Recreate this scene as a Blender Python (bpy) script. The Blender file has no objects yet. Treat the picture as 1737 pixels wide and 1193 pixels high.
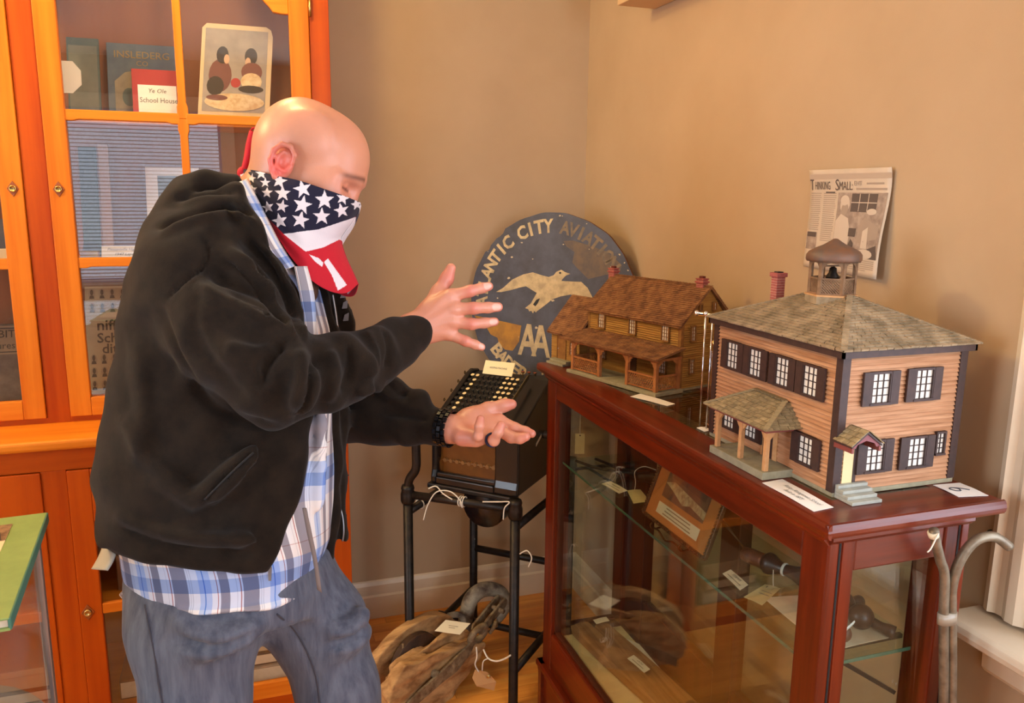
import bpy, math, random
import numpy as np
from mathutils import Matrix, Vector, Quaternion

random.seed(7)
rng = np.random.default_rng(7)
scn = bpy.context.scene
COL = scn.collection

# ------------------------------------------------------------------ camera
FPX = 1367.155
YAW, PITCH, ROLL = .32767, .19075, .010737
CAM = np.array([0.0, 0.0, 1.55])
cF = np.array([math.sin(YAW) * math.cos(PITCH), math.cos(YAW) * math.cos(PITCH), -math.sin(PITCH)])
_r0 = np.array([math.cos(YAW), -math.sin(YAW), 0.0])
_u0 = np.cross(_r0, cF)
cR = math.cos(ROLL) * _r0 + math.sin(ROLL) * _u0
cU = -math.sin(ROLL) * _r0 + math.cos(ROLL) * _u0
cam_data = bpy.data.cameras.new('camera')
cam_data.sensor_fit = 'HORIZONTAL'
cam_data.sensor_width = 36.0
cam_data.lens = 36.0 * FPX / 1737.0
cam_data.clip_start = 0.02
cam = bpy.data.objects.new('camera', cam_data)
COL.objects.link(cam)
_m = Matrix(((cR[0], cU[0], -cF[0], CAM[0]), (cR[1], cU[1], -cF[1], CAM[1]), (cR[2], cU[2], -cF[2], CAM[2]), (0, 0, 0, 1)))
cam.matrix_world = _m
scn.camera = cam

# ------------------------------------------------------------------ world, lights, exposure
scn.view_settings.view_transform = 'Standard'
scn.view_settings.look = 'None'
scn.view_settings.gamma = 1.0
scn.view_settings.use_curve_mapping = False
scn.view_settings.exposure = -0.1
scn.cycles.transparent_max_bounces = 40
world = bpy.data.worlds.new('world')
scn.world = world
world.use_nodes = True
world.node_tree.nodes['Background'].inputs['Color'].default_value = (.62, .72, 1.0, 1)
world.node_tree.nodes['Background'].inputs['Strength'].default_value = 0.6

def lamp(name, kind, loc, energy, color, **kw):
    ld = bpy.data.lights.new(name, kind)
    ld.energy = energy
    ld.color = color
    for k, v in kw.items():
        setattr(ld, k, v)
    o = bpy.data.objects.new(name, ld)
    o.location = loc
    COL.objects.link(o)
    return o

# the room's warm ceiling lamp, above and a little behind the man
lamp('ceiling_lamp_light', 'POINT', (-.03, 2.06, 2.40), 18, (1.0, .72, .31), shadow_soft_size=.08)
# its neighbour nearer the left wall
lamp('left_ceiling_lamp_light', 'POINT', (-1.15, 1.93, 2.36), 50, (1.0, .72, .31), shadow_soft_size=.08)
# unseen warm fill lamp behind the photographer, placed clear of the hutch glass
lamp('unseen_rear_lamp_light', 'POINT', (.9, -.9, 2.35), 11, (1.0, .80, .52), shadow_soft_size=.12)
# daylight coming in through the two windows (rear wall, right wall)
o = lamp('rear_window_daylight', 'AREA', (-.75, -1.70, 1.51), 13, (.78, .87, 1.0), shape='RECTANGLE', size=1.3, size_y=1.2)
o.rotation_euler = (math.radians(90), 0, 0)      # -Z of the lamp towards +Y
o = lamp('side_window_daylight', 'AREA', (1.31, .34, 1.52), 20, (.78, .86, 1.0), shape='RECTANGLE', size=.82, size_y=1.2)
o.rotation_euler = (math.radians(90), 0, math.radians(90))

o = lamp('added_rear_right_daylight', 'AREA', (.80, -1.70, 1.51), 40, (.72, .84, 1.0), shape='RECTANGLE', size=.68, size_y=1.2)  # added daylight through an unseen rear window, brightens the room
o.rotation_euler = (math.radians(90), 0, 0)
o = lamp('added_left_daylight', 'AREA', (-2.39, .5, 1.51), 60, (.80, .88, 1.0), shape='RECTANGLE', size=1.1, size_y=1.2)  # added daylight through an unseen left window, lifts the right wall
o.rotation_euler = (math.radians(90), 0, math.radians(-90))

# ------------------------------------------------------------------ materials
MATS = {}
def lin(r, g, b):
    def c(v):
        v /= 255.0
        return v / 12.92 if v <= .04045 else ((v + .055) / 1.055) ** 2.4
    return (c(r), c(g), c(b))

def mat(name, color, rough=.6, metal=0.0, var=None, vscale=30, bump=0.0, bscale=200, spec=.5, sheen=0.0, coat=0.0, stretch=None, rand=0.0, vdetail=4):
    """plain procedural material: base colour, optional noise variation towards `var`, optional bump"""
    if name in MATS:
        return MATS[name]
    m = bpy.data.materials.new(name)
    m.use_nodes = True
    nt = m.node_tree
    b = nt.nodes['Principled BSDF']
    b.inputs['Base Color'].default_value = (*color, 1)
    b.inputs['Roughness'].default_value = rough
    b.inputs['Metallic'].default_value = metal
    b.inputs['Specular IOR Level'].default_value = spec
    if sheen:
        b.inputs['Sheen Weight'].default_value = sheen
        b.inputs['Sheen Roughness'].default_value = .5
    if coat:
        b.inputs['Coat Weight'].default_value = coat
        b.inputs['Coat Roughness'].default_value = .12
    tc = nt.nodes.new('ShaderNodeTexCoord')
    src = tc.outputs['Object']
    if stretch or rand:
        mp = nt.nodes.new('ShaderNodeMapping')
        if stretch:
            mp.inputs['Scale'].default_value = stretch
        nt.links.new(src, mp.inputs['Vector'])
        if rand:
            oi = nt.nodes.new('ShaderNodeObjectInfo')
            mu = nt.nodes.new('ShaderNodeMath'); mu.operation = 'MULTIPLY'; mu.inputs[1].default_value = 17.3
            nt.links.new(oi.outputs['Random'], mu.inputs[0])
            cx = nt.nodes.new('ShaderNodeCombineXYZ')
            for i in range(3):
                nt.links.new(mu.outputs[0], cx.inputs[i])
            nt.links.new(cx.outputs[0], mp.inputs['Location'])
        src = mp.outputs['Vector']
    if var is not None:
        n = nt.nodes.new('ShaderNodeTexNoise')
        n.inputs['Scale'].default_value = vscale
        n.inputs['Detail'].default_value = vdetail
        n.inputs['Roughness'].default_value = .6
        nt.links.new(src, n.inputs['Vector'])
        r = nt.nodes.new('ShaderNodeValToRGB')
        r.color_ramp.elements[0].position = .36
        r.color_ramp.elements[1].position = .66
        r.color_ramp.elements[0].color = (*color, 1)
        r.color_ramp.elements[1].color = (*var, 1)
        nt.links.new(n.outputs['Fac'], r.inputs['Fac'])
        out = r.outputs['Color']
        if rand:
            hs = nt.nodes.new('ShaderNodeHueSaturation')
            mr = nt.nodes.new('ShaderNodeMapRange')
            mr.inputs['To Min'].default_value = 1 - rand
            mr.inputs['To Max'].default_value = 1 + rand
            nt.links.new(oi.outputs['Random'], mr.inputs['Value'])
            nt.links.new(mr.outputs[0], hs.inputs['Value'])
            nt.links.new(out, hs.inputs['Color'])
            out = hs.outputs['Color']
        nt.links.new(out, b.inputs['Base Color'])
    if bump:
        n2 = nt.nodes.new('ShaderNodeTexNoise')
        n2.inputs['Scale'].default_value = bscale
        n2.inputs['Detail'].default_value = 3
        nt.links.new(src, n2.inputs['Vector'])
        bp = nt.nodes.new('ShaderNodeBump')
        bp.inputs['Strength'].default_value = bump
        bp.inputs['Distance'].default_value = .002
        nt.links.new(n2.outputs['Fac'], bp.inputs['Height'])
        nt.links.new(bp.outputs['Normal'], b.inputs['Normal'])
    MATS[name] = m
    return m

def wood(name, c1, c2, axis='Z', scale=14, rough=.4, ratio=.06, coat=0.0, bump=.12, rand=0.0, spec=.5):
    st = [scale] * 3
    st['XYZ'.index(axis)] = scale * ratio
    return mat(name, c1, rough, var=c2, vscale=1.0, stretch=tuple(st), bump=bump, bscale=2.5, coat=coat, rand=rand, spec=spec, vdetail=5)

def glass(name, tint=(1, 1, 1), refl=1.0, rough=0.0):
    """thin pane: clear transmission with a mirror reflection that grows at grazing angles"""
    if name in MATS:
        return MATS[name]
    m = bpy.data.materials.new(name); m.use_nodes = True
    nt = m.node_tree; nt.nodes.clear()
    out = nt.nodes.new('ShaderNodeOutputMaterial')
    tr = nt.nodes.new('ShaderNodeBsdfTransparent'); tr.inputs['Color'].default_value = (*tint, 1)
    gl = nt.nodes.new('ShaderNodeBsdfGlossy'); gl.inputs['Roughness'].default_value = rough
    gl.inputs['Color'].default_value = (1, 1, 1, 1)
    # Schlick reflectance from the angle to the pane, the same from both faces
    ge = nt.nodes.new('ShaderNodeNewGeometry')
    dt = nt.nodes.new('ShaderNodeVectorMath'); dt.operation = 'DOT_PRODUCT'
    nt.links.new(ge.outputs['Incoming'], dt.inputs[0]); nt.links.new(ge.outputs['Normal'], dt.inputs[1])
    ab = nt.nodes.new('ShaderNodeMath'); ab.operation = 'ABSOLUTE'; nt.links.new(dt.outputs['Value'], ab.inputs[0])
    on_ = nt.nodes.new('ShaderNodeMath'); on_.operation = 'SUBTRACT'; on_.inputs[0].default_value = 1.0; on_.use_clamp = True; nt.links.new(ab.outputs[0], on_.inputs[1])
    pw = nt.nodes.new('ShaderNodeMath'); pw.operation = 'POWER'; pw.inputs[1].default_value = 5.0; nt.links.new(on_.outputs[0], pw.inputs[0])
    mu = nt.nodes.new('ShaderNodeMath'); mu.operation = 'MULTIPLY_ADD'; mu.inputs[1].default_value = .96; mu.inputs[2].default_value = .04 * refl
    mu.use_clamp = True
    nt.links.new(pw.outputs[0], mu.inputs[0])
    mx = nt.nodes.new('ShaderNodeMixShader')
    nt.links.new(mu.outputs[0], mx.inputs[0])
    nt.links.new(tr.outputs[0], mx.inputs[1]); nt.links.new(gl.outputs[0], mx.inputs[2])
    nt.links.new(mx.outputs[0], out.inputs['Surface'])
    MATS[name] = m
    return m

def emit(name, color, strength):
    if name in MATS:
        return MATS[name]
    m = bpy.data.materials.new(name); m.use_nodes = True
    nt = m.node_tree; nt.nodes.clear()
    out = nt.nodes.new('ShaderNodeOutputMaterial')
    e = nt.nodes.new('ShaderNodeEmission')
    e.inputs['Color'].default_value = (*color, 1); e.inputs['Strength'].default_value = strength
    nt.links.new(e.outputs[0], out.inputs['Surface'])
    MATS[name] = m
    return m

def attr_mat(name, rough=.8, bump=0.0, bscale=400, sheen=0.0, spec=.4, sss=0.0, var=0.0):
    """colour read from the mesh's own 'Col' attribute (printed or dyed pattern)"""
    if name in MATS:
        return MATS[name]
    m = bpy.data.materials.new(name); m.use_nodes = True
    nt = m.node_tree; b = nt.nodes['Principled BSDF']
    a = nt.nodes.new('ShaderNodeAttribute'); a.attribute_name = 'Col'
    src = a.outputs['Color']
    tc = nt.nodes.new('ShaderNodeTexCoord')
    if var:
        n = nt.nodes.new('ShaderNodeTexNoise'); n.inputs['Scale'].default_value = 45; n.inputs['Detail'].default_value = 5
        nt.links.new(tc.outputs['Object'], n.inputs['Vector'])
        mr = nt.nodes.new('ShaderNodeMapRange'); mr.inputs['From Min'].default_value = .3; mr.inputs['From Max'].default_value = .7
        mr.inputs['To Min'].default_value = 1 - var; mr.inputs['To Max'].default_value = 1 + var
        nt.links.new(n.outputs['Fac'], mr.inputs['Value'])
        hs = nt.nodes.new('ShaderNodeHueSaturation')
        nt.links.new(mr.outputs[0], hs.inputs['Value']); nt.links.new(src, hs.inputs['Color'])
        src = hs.outputs['Color']
    nt.links.new(src, b.inputs['Base Color'])
    b.inputs['Roughness'].default_value = rough
    b.inputs['Specular IOR Level'].default_value = spec
    if sheen:
        b.inputs['Sheen Weight'].default_value = sheen
    if sss:
        b.inputs['Subsurface Weight'].default_value = sss
        b.inputs['Subsurface Radius'].default_value = (.012, .004, .002)
    if bump:
        n2 = nt.nodes.new('ShaderNodeTexNoise'); n2.inputs['Scale'].default_value = bscale; n2.inputs['Detail'].default_value = 3
        nt.links.new(tc.outputs['Object'], n2.inputs['Vector'])
        bp = nt.nodes.new('ShaderNodeBump'); bp.inputs['Strength'].default_value = bump; bp.inputs['Distance'].default_value = .002
        nt.links.new(n2.outputs['Fac'], bp.inputs['Height']); nt.links.new(bp.outputs['Normal'], b.inputs['Normal'])
    MATS[name] = m
    return m

# ------------------------------------------------------------------ mesh builder and object helpers
class MB:
    def __init__(self, xf=None):
        self.v = []; self.f = []; self.xf = xf
    def add(self, vs, fs):
        n = len(self.v)
        self.v += [tuple(float(c) for c in p) for p in vs]
        self.f += [tuple(i + n for i in q) for q in fs]
        return self
    def box(self, x0, x1, y0, y1, z0, z1):
        x0, x1 = min(x0, x1), max(x0, x1); y0, y1 = min(y0, y1), max(y0, y1); z0, z1 = min(z0, z1), max(z0, z1)
        return self.add([(x0, y0, z0), (x1, y0, z0), (x1, y1, z0), (x0, y1, z0), (x0, y0, z1), (x1, y0, z1), (x1, y1, z1), (x0, y1, z1)],
                        [(3, 2, 1, 0), (4, 5, 6, 7), (0, 1, 5, 4), (1, 2, 6, 5), (2, 3, 7, 6), (3, 0, 4, 7)])
    def obox(self, o, a, b, c):
        """box spanned from corner o by vectors a,b,c (right-handed)"""
        o, a, b, c = (np.array(t, float) for t in (o, a, b, c))
        return self.add([o, o + a, o + a + b, o + b, o + c, o + a + c, o + a + b + c, o + b + c],
                        [(3, 2, 1, 0), (4, 5, 6, 7), (0, 1, 5, 4), (1, 2, 6, 5), (2, 3, 7, 6), (3, 0, 4, 7)])
    def bar(self, p, q, w, h, up=(0, 0, 1)):
        """rectangular bar from p to q, w wide, h high"""
        p, q, up = (np.array(t, float) for t in (p, q, up))
        d = q - p; d /= np.linalg.norm(d)
        s = np.cross(d, up); s /= np.linalg.norm(s)
        t = np.cross(s, d)
        o = p - s * w / 2 - t * h / 2
        return self.obox(o, s * w, q - p, t * h)
    def tube(self, pts, r, n=8, caps=True, closed=False):
        pts = [np.array(p, float) for p in pts]
        rs = r if isinstance(r, (list, tuple)) else [r] * len(pts)
        m = len(pts); base = len(self.v); ring = []
        ref = None
        for i, p in enumerate(pts):
            if closed:
                t = pts[(i + 1) % m] - pts[i - 1]
            else:
                t = pts[min(i + 1, m - 1)] - pts[max(i - 1, 0)]
            t = t / (np.linalg.norm(t) + 1e-12)
            if ref is None:
                ref = np.cross(t, (0, 0, 1) if abs(t[2]) < .9 else (1, 0, 0))
            ref = ref - t * (ref @ t); ref /= np.linalg.norm(ref) + 1e-12
            bi = np.cross(t, ref)
            for k in range(n):
                an = 2 * math.pi * k / n
                self.v.append(tuple(p + rs[i] * (math.cos(an) * ref + math.sin(an) * bi)))
        for i in range(m if closed else m - 1):
            j = (i + 1) % m
            for k in range(n):
                l = (k + 1) % n
                self.f.append((base + i * n + k, base + i * n + l, base + j * n + l, base + j * n + k))
        if caps and not closed:
            self.f.append(tuple(base + k for k in range(n))[::-1])
            self.f.append(tuple(base + (m - 1) * n + k for k in range(n)))
        return self
    def cyl(self, p, q, r0, r1=None, n=16):
        return self.tube([p, q], [r0, r0 if r1 is None else r1], n)
    def lathe(self, prof, o=(0, 0, 0), axis=(0, 0, 1), n=24, arc=None):
        """prof: list of (radius, height along axis)"""
        ax = np.array(axis, float); ax /= np.linalg.norm(ax)
        s = np.cross(ax, (0, 0, 1) if abs(ax[2]) < .9 else (1, 0, 0)); s /= np.linalg.norm(s); t = np.cross(ax, s)
        o = np.array(o, float); base = len(self.v)
        for r, h in prof:
            for k in range(n):
                an = 2 * math.pi * k / n
                self.v.append(tuple(o + ax * h + r * (math.cos(an) * s + math.sin(an) * t)))
        for i in range(len(prof) - 1):
            for k in range(n):
                l = (k + 1) % n
                self.f.append((base + i * n + k, base + i * n + l, base + (i + 1) * n + l, base + (i + 1) * n + k))
        self.f.append(tuple(base + k for k in range(n))[::-1])
        self.f.append(tuple(base + (len(prof) - 1) * n + k for k in range(n)))
        return self
    def prism(self, poly, o, a, b, t):
        """polygon (u,v) in plane o + u a + v b, extruded by vector t"""
        o, a, b, t = (np.array(k, float) for k in (o, a, b, t))
        n = len(poly)
        vs = [o + u * a + w * b for u, w in poly]; vs += [p + t for p in vs]
        fs = [tuple(range(n))[::-1], tuple(range(n, 2 * n))]
        fs += [(i, (i + 1) % n, n + (i + 1) % n, n + i) for i in range(n)]
        if np.dot(np.cross(a, b), t) < 0:
            fs = [q[::-1] for q in fs]
        area = sum(poly[i][0] * poly[(i + 1) % n][1] - poly[(i + 1) % n][0] * poly[i][1] for i in range(n))
        if area < 0:
            fs = [q[::-1] for q in fs]
        return self.add(vs, fs)
    def sphere(self, c, r, n=12, m=8):
        c = np.array(c, float); r = np.array(r, float) * np.ones(3)
        prof = []
        base = len(self.v)
        for i in range(m + 1):
            th = math.pi * i / m
            for k in range(n):
                an = 2 * math.pi * k / n
                self.v.append(tuple(c + r * np.array((math.sin(th) * math.cos(an), math.sin(th) * math.sin(an), -math.cos(th)))))
        for i in range(m):
            for k in range(n):
                l = (k + 1) % n
                self.f.append((base + i * n + k, base + i * n + l, base + (i + 1) * n + l, base + (i + 1) * n + k))
        return self
    def grid(self, P, closed_u=False):
        """P: array (nu,nv,3)"""
        P = np.asarray(P, float); nu, nv = P.shape[:2]; base = len(self.v)
        self.v += [tuple(p) for p in P.reshape(-1, 3)]
        for i in range(nu if closed_u else nu - 1):
            for j in range(nv - 1):
                k = (i + 1) % nu
                self.f.append((base + i * nv + j, base + k * nv + j, base + k * nv + j + 1, base + i * nv + j + 1))
        return self
    def mesh(self, name):
        me = bpy.data.meshes.new(name)
        vs = self.v
        if self.xf is not None:
            vs = [tuple(self.xf @ Vector(p)) for p in vs]
        me.from_pydata(vs, [], self.f)
        me.validate()
        return me
    def build(self, name, m, parent=None, smooth=False, bevel=0.0, seg=2, solid=0.0, subsurf=0, label=None, kind=None):
        return obj(name, self.mesh(name), m, parent, smooth, bevel, seg, solid, subsurf, label, kind)

def world_of(o):
    mw = o.matrix_basis.copy()
    p = o.parent
    if p is not None:
        mw = world_of(p) @ o.matrix_parent_inverse @ mw
    return mw

def adopt(o, parent):
    if parent is not None:
        o.parent = parent
        o.matrix_parent_inverse = world_of(parent).inverted()

def obj(name, me, m, parent=None, smooth=False, bevel=0.0, seg=2, solid=0.0, subsurf=0, label=None, kind=None):
    o = bpy.data.objects.new(name, me)
    COL.objects.link(o)
    if m is not None and not me.materials:
        me.materials.append(m)
    if smooth:
        me.polygons.foreach_set('use_smooth', [True] * len(me.polygons))
    if bevel:
        b = o.modifiers.new('bevel', 'BEVEL'); b.width = bevel; b.segments = seg; b.limit_method = 'ANGLE'; b.angle_limit = math.radians(40)
    if solid:
        s = o.modifiers.new('solid', 'SOLIDIFY'); s.thickness = solid; s.offset = 0
    if subsurf:
        s = o.modifiers.new('sub', 'SUBSURF'); s.levels = subsurf; s.render_levels = subsurf
    adopt(o, parent)
    if label:
        o['label'] = label
    if kind:
        o['kind'] = kind
    return o

def inst(name, me, m4, parent=None):
    """another object on shared mesh data, at world matrix m4"""
    o = bpy.data.objects.new(name, me)
    COL.objects.link(o)
    o.matrix_basis = m4
    adopt(o, parent)
    return o

def thing(name, label, cat, loc=(0, 0, 0), group=None):
    o = bpy.data.objects.new(name, None)
    o.empty_display_size = .05
    COL.objects.link(o)
    o.location = loc
    o['label'] = label; o['category'] = cat
    if group:
        o['group'] = group
    return o

def tag(o, label, cat, group=None):
    o['label'] = label; o['category'] = cat
    if group:
        o['group'] = group
    return o

def struct(o):
    o['kind'] = 'structure'
    return o

def frame4(o, x, y, z):
    return Matrix(((x[0], y[0], z[0], o[0]), (x[1], y[1], z[1], o[1]), (x[2], y[2], z[2], o[2]), (0, 0, 0, 1)))

def unit(v):
    v = np.array(v, float)
    return v / np.linalg.norm(v)

def text_mesh(body, size, o, x, y, width=None, align='CENTER', shear=0.0, bold=0.0, lines=1.0, lift=.0004):
    """lettering as a flat mesh: o is the anchor, x the reading direction, y up on the page"""
    cu = bpy.data.curves.new('t', 'FONT')
    cu.body = body; cu.size = size; cu.align_x = align; cu.align_y = 'CENTER'; cu.shear = shear; cu.offset = bold * size; cu.space_line = lines
    cu.resolution_u = 2
    ob = bpy.data.objects.new('t', cu); COL.objects.link(ob)
    dg = bpy.context.evaluated_depsgraph_get()
    me = bpy.data.meshes.new_from_object(ob.evaluated_get(dg))
    bpy.data.objects.remove(ob); bpy.data.curves.remove(cu)
    x = unit(x); y = unit(np.array(y) - x * np.dot(x, y)); z = np.cross(x, y)
    if width and len(me.vertices):
        xs = [v.co.x for v in me.vertices]
        k = width / max(1e-6, max(xs) - min(xs))
        me.transform(Matrix.Diagonal((k, 1, 1, 1)))
    me.transform(frame4(np.array(o) + z * lift, x, y, z))
    me.materials.clear()
    return me

def text(name, body, size, o, x, y, m, parent, **kw):
    return obj(name, text_mesh(body, size, o, x, y, **kw), m, parent)

def join_meshes(name, meshes):
    vs = []; fs = []
    for me in meshes:
        n = len(vs)
        vs += [tuple(v.co) for v in me.vertices]
        fs += [tuple(i + n for i in p.vertices) for p in me.polygons]
        bpy.data.meshes.remove(me)
    me = bpy.data.meshes.new(name); me.from_pydata(vs, [], fs)
    return me

def smooth_path(pts, n=8, closed=False):
    """Catmull-Rom through pts"""
    P = [np.array(p, float) for p in pts]; out = []
    m = len(P)
    for i in range(m if closed else m - 1):
        p0 = P[i - 1] if (i > 0 or closed) else P[0]
        p1 = P[i]; p2 = P[(i + 1) % m]
        p3 = P[(i + 2) % m] if (closed or i + 2 < m) else P[-1]
        for k in range(n):
            t = k / n
            out.append(.5 * (2 * p1 + (p2 - p0) * t + (2 * p0 - 5 * p1 + 4 * p2 - p3) * t * t + (3 * p1 - p0 - 3 * p2 + p3) * t ** 3))
    if not closed:
        out.append(P[-1])
    return out
# ------------------------------------------------------------------ implicit surfaces (bodies, cloth, carved wood)
class Field:
    """signed distance sampled on a grid; shapes are blended in, then the zero surface is meshed"""
    def __init__(self, lo, hi, h):
        self.lo = np.array(lo, float); self.h = h
        self.n = np.ceil((np.array(hi, float) - self.lo) / h).astype(int) + 1
        self.ax = [(self.lo[i] + h * np.arange(self.n[i])).astype(np.float32) for i in range(3)]
        self.V = np.full(tuple(self.n), 1.0, np.float32)
    def block(self, lo, hi):
        s = []
        for i in range(3):
            a = int(max(0, math.floor((lo[i] - self.lo[i]) / self.h))); b = int(min(self.n[i], math.ceil((hi[i] - self.lo[i]) / self.h) + 1))
            if b <= a:
                return None
            s.append(slice(a, b))
        return tuple(s)
    def coords(self, s):
        return np.meshgrid(self.ax[0][s[0]], self.ax[1][s[1]], self.ax[2][s[2]], indexing='ij', sparse=True)
    def put(self, fn, lo, hi, k=.01, mode='add'):
        m = k + 2.5 * self.h
        s = self.block(np.array(lo) - m, np.array(hi) + m)
        if s is None:
            return self
        d = fn(*self.coords(s)).astype(np.float32)
        c = self.V[s]
        if mode == 'add':
            hh = np.maximum(k - np.abs(c - d), 0) / max(k, 1e-6)
            self.V[s] = np.minimum(c, d) - hh * hh * k * .25
        else:
            d = -d
            hh = np.maximum(k - np.abs(c - d), 0) / max(k, 1e-6)
            self.V[s] = np.maximum(c, d) + hh * hh * k * .25
        return self
    def cone(self, a, b, ra, rb=None, k=.01, mode='add', sq=None):
        """tapered capsule; sq=(axis vector, factor) squashes it along one direction"""
        a, b = np.array(a, float), np.array(b, float); rb = ra if rb is None else rb
        ba = b - a; L2 = float(ba @ ba) + 1e-12
        def fn(x, y, z):
            px, py, pz = x - a[0], y - a[1], z - a[2]
            t = np.clip((px * ba[0] + py * ba[1] + pz * ba[2]) / L2, 0, 1)
            qx, qy, qz = px - t * ba[0], py - t * ba[1], pz - t * ba[2]
            d2 = qx * qx + qy * qy + qz * qz
            if sq is not None:
                n, f = sq
                w = qx * n[0] + qy * n[1] + qz * n[2]
                d2 = d2 + w * w * (f * f - 1)
            return np.sqrt(d2) - (ra + (rb - ra) * t)
        r = max(ra, rb)
        return self.put(fn, np.minimum(a, b) - r, np.maximum(a, b) + r, k, mode)
    def chain(self, pts, rs, k=.01, mode='add', sq=None):
        for i in range(len(pts) - 1):
            self.cone(pts[i], pts[i + 1], rs[i], rs[i + 1], k, mode, sq)
        return self
    def ell(self, c, r, axes=None, k=.01, mode='add'):
        c = np.array(c, float); r = np.array(r, float)
        A = np.eye(3) if axes is None else np.array([unit(t) for t in axes])
        def fn(x, y, z):
            px, py, pz = x - c[0], y - c[1], z - c[2]
            k0 = 0; k1 = 0
            for i in range(3):
                w = px * A[i, 0] + py * A[i, 1] + pz * A[i, 2]
                k0 = k0 + (w / r[i]) ** 2; k1 = k1 + (w / (r[i] * r[i])) ** 2
            k0 = np.sqrt(k0); k1 = np.sqrt(k1)
            return k0 * (k0 - 1) / np.maximum(k1, 1e-6)
        R = max(r)
        return self.put(fn, c - R, c + R, k, mode)
    def mesh(self):
        V = self.V; nx, ny, nz = V.shape
        I = V < 0
        cnt = np.zeros((nx - 1, ny - 1, nz - 1), np.int8)
        for i in (0, 1):
            for j in (0, 1):
                for k in (0, 1):
                    cnt += I[i:nx - 1 + i, j:ny - 1 + j, k:nz - 1 + k]
        act = (cnt > 0) & (cnt < 8)
        idx = np.argwhere(act)
        vid = np.full(act.shape, -1, np.int32); vid[act] = np.arange(len(idx))
        acc = np.zeros((len(idx), 3), np.float64); num = np.zeros(len(idx))
        corners = [(i, j, k) for i in (0, 1) for j in (0, 1) for k in (0, 1)]
        for a in range(8):
            for b in range(a + 1, 8):
                ca, cb = np.array(corners[a]), np.array(corners[b])
                if np.abs(ca - cb).sum() != 1:
                    continue
                va = V[idx[:, 0] + ca[0], idx[:, 1] + ca[1], idx[:, 2] + ca[2]]; vb = V[idx[:, 0] + cb[0], idx[:, 1] + cb[1], idx[:, 2] + cb[2]]
                cr_ = (va < 0) != (vb < 0)
                t = np.where(cr_, va / (va - vb + 1e-20), 0)
                acc += np.where(cr_[:, None], ca + (cb - ca) * t[:, None], 0); num += cr_
        verts = self.lo + (idx + acc / num[:, None]) * self.h
        faces = []
        # x edges
        for d in range(3):
            sl0 = [slice(None)] * 3; sl1 = [slice(None)] * 3
            sl0[d] = slice(0, -1); sl1[d] = slice(1, None)
            A, B = I[tuple(sl0)], I[tuple(sl1)]
            e = np.argwhere(A != B)
            o1, o2 = (d + 1) % 3, (d + 2) % 3
            ok = (e[:, o1] > 0) & (e[:, o2] > 0) & (e[:, o1] < V.shape[o1] - 1) & (e[:, o2] < V.shape[o2] - 1)
            e = e[ok]
            def cell(da, db):
                q = e.copy(); q[:, o1] += da; q[:, o2] += db
                return vid[q[:, 0], q[:, 1], q[:, 2]]
            q = np.stack([cell(-1, -1), cell(0, -1), cell(0, 0), cell(-1, 0)], 1)
            flip = ~A[e[:, 0], e[:, 1], e[:, 2]]
            q[flip] = q[flip][:, ::-1]
            faces.append(q)
        return verts, np.concatenate(faces)

def relax(v, f, it=1, lam=.5):
    for _ in range(it):
        s = np.zeros_like(v); n = np.zeros(len(v))
        for i in range(4):
            a, b = f[:, i], f[:, (i + 1) % 4]
            np.add.at(s, a, v[b]); np.add.at(n, a, 1); np.add.at(s, b, v[a]); np.add.at(n, b, 1)
        v = v + lam * (s / np.maximum(n, 1)[:, None] - v)
    return v

def np_mesh(name, v, f, col=None, uv=None):
    me = bpy.data.meshes.new(name)
    me.vertices.add(len(v)); me.vertices.foreach_set('co', np.asarray(v, np.float32).ravel())
    me.loops.add(f.size); me.loops.foreach_set('vertex_index', f.ravel().astype(np.int32))
    me.polygons.add(len(f)); me.polygons.foreach_set('loop_start', (np.arange(len(f)) * f.shape[1]).astype(np.int32))
    me.polygons.foreach_set('use_smooth', np.ones(len(f), bool))
    me.update(calc_edges=True); me.validate()
    if col is not None:
        at_ = me.attributes.new('Col', 'FLOAT_COLOR', 'POINT')
        at_.data.foreach_set('color', np.concatenate([col, np.ones((len(v), 1))], 1).astype(np.float32).ravel())
    if uv is not None:
        u = me.uv_layers.new(name='UVMap')
        u.data.foreach_set('uv', uv[f.ravel()].astype(np.float32).ravel())
    return me

# eye-level frame (right, up, depth) used to lay out bodies from measured image positions and real depths
def E_(px_, py_, d):
    return np.array(((px_ - 868.5) / FPX * d, -(py_ - 596.5) / FPX * d, d))
def to_world(v):
    v = np.asarray(v, float)
    return CAM + v[..., 0:1] * cR + v[..., 1:2] * cU + v[..., 2:3] * cF
def from_world(p):
    q = np.asarray(p, float) - CAM
    return np.array((q @ cR, q @ cU, q @ cF))
def W_(px_, py_, d):
    return to_world(E_(px_, py_, d))
# ------------------------------------------------------------------ the room
YW, XW = 2.785, 1.225          # back wall, right wall
XL, YR, ZC = -2.3, -1.6, 2.5   # left wall, rear wall, ceiling
m_wall = mat('tan wall paint', lin(191, 163, 129), .75, var=lin(185, 157, 123), vscale=3, bump=.08, bscale=420, spec=.3)
m_ceil = mat('ceiling white', (.75, .72, .66), .9)
m_trim = mat('cream trim paint', lin(228, 210, 182), .4, var=lin(220, 200, 170), vscale=6)
m_dark = mat('dark gap', (.01, .007, .005), .9)

struct(MB().box(XL - .1, XW + .1, YW, YW + .1, 0, ZC).build('wall_back', m_wall))
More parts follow.
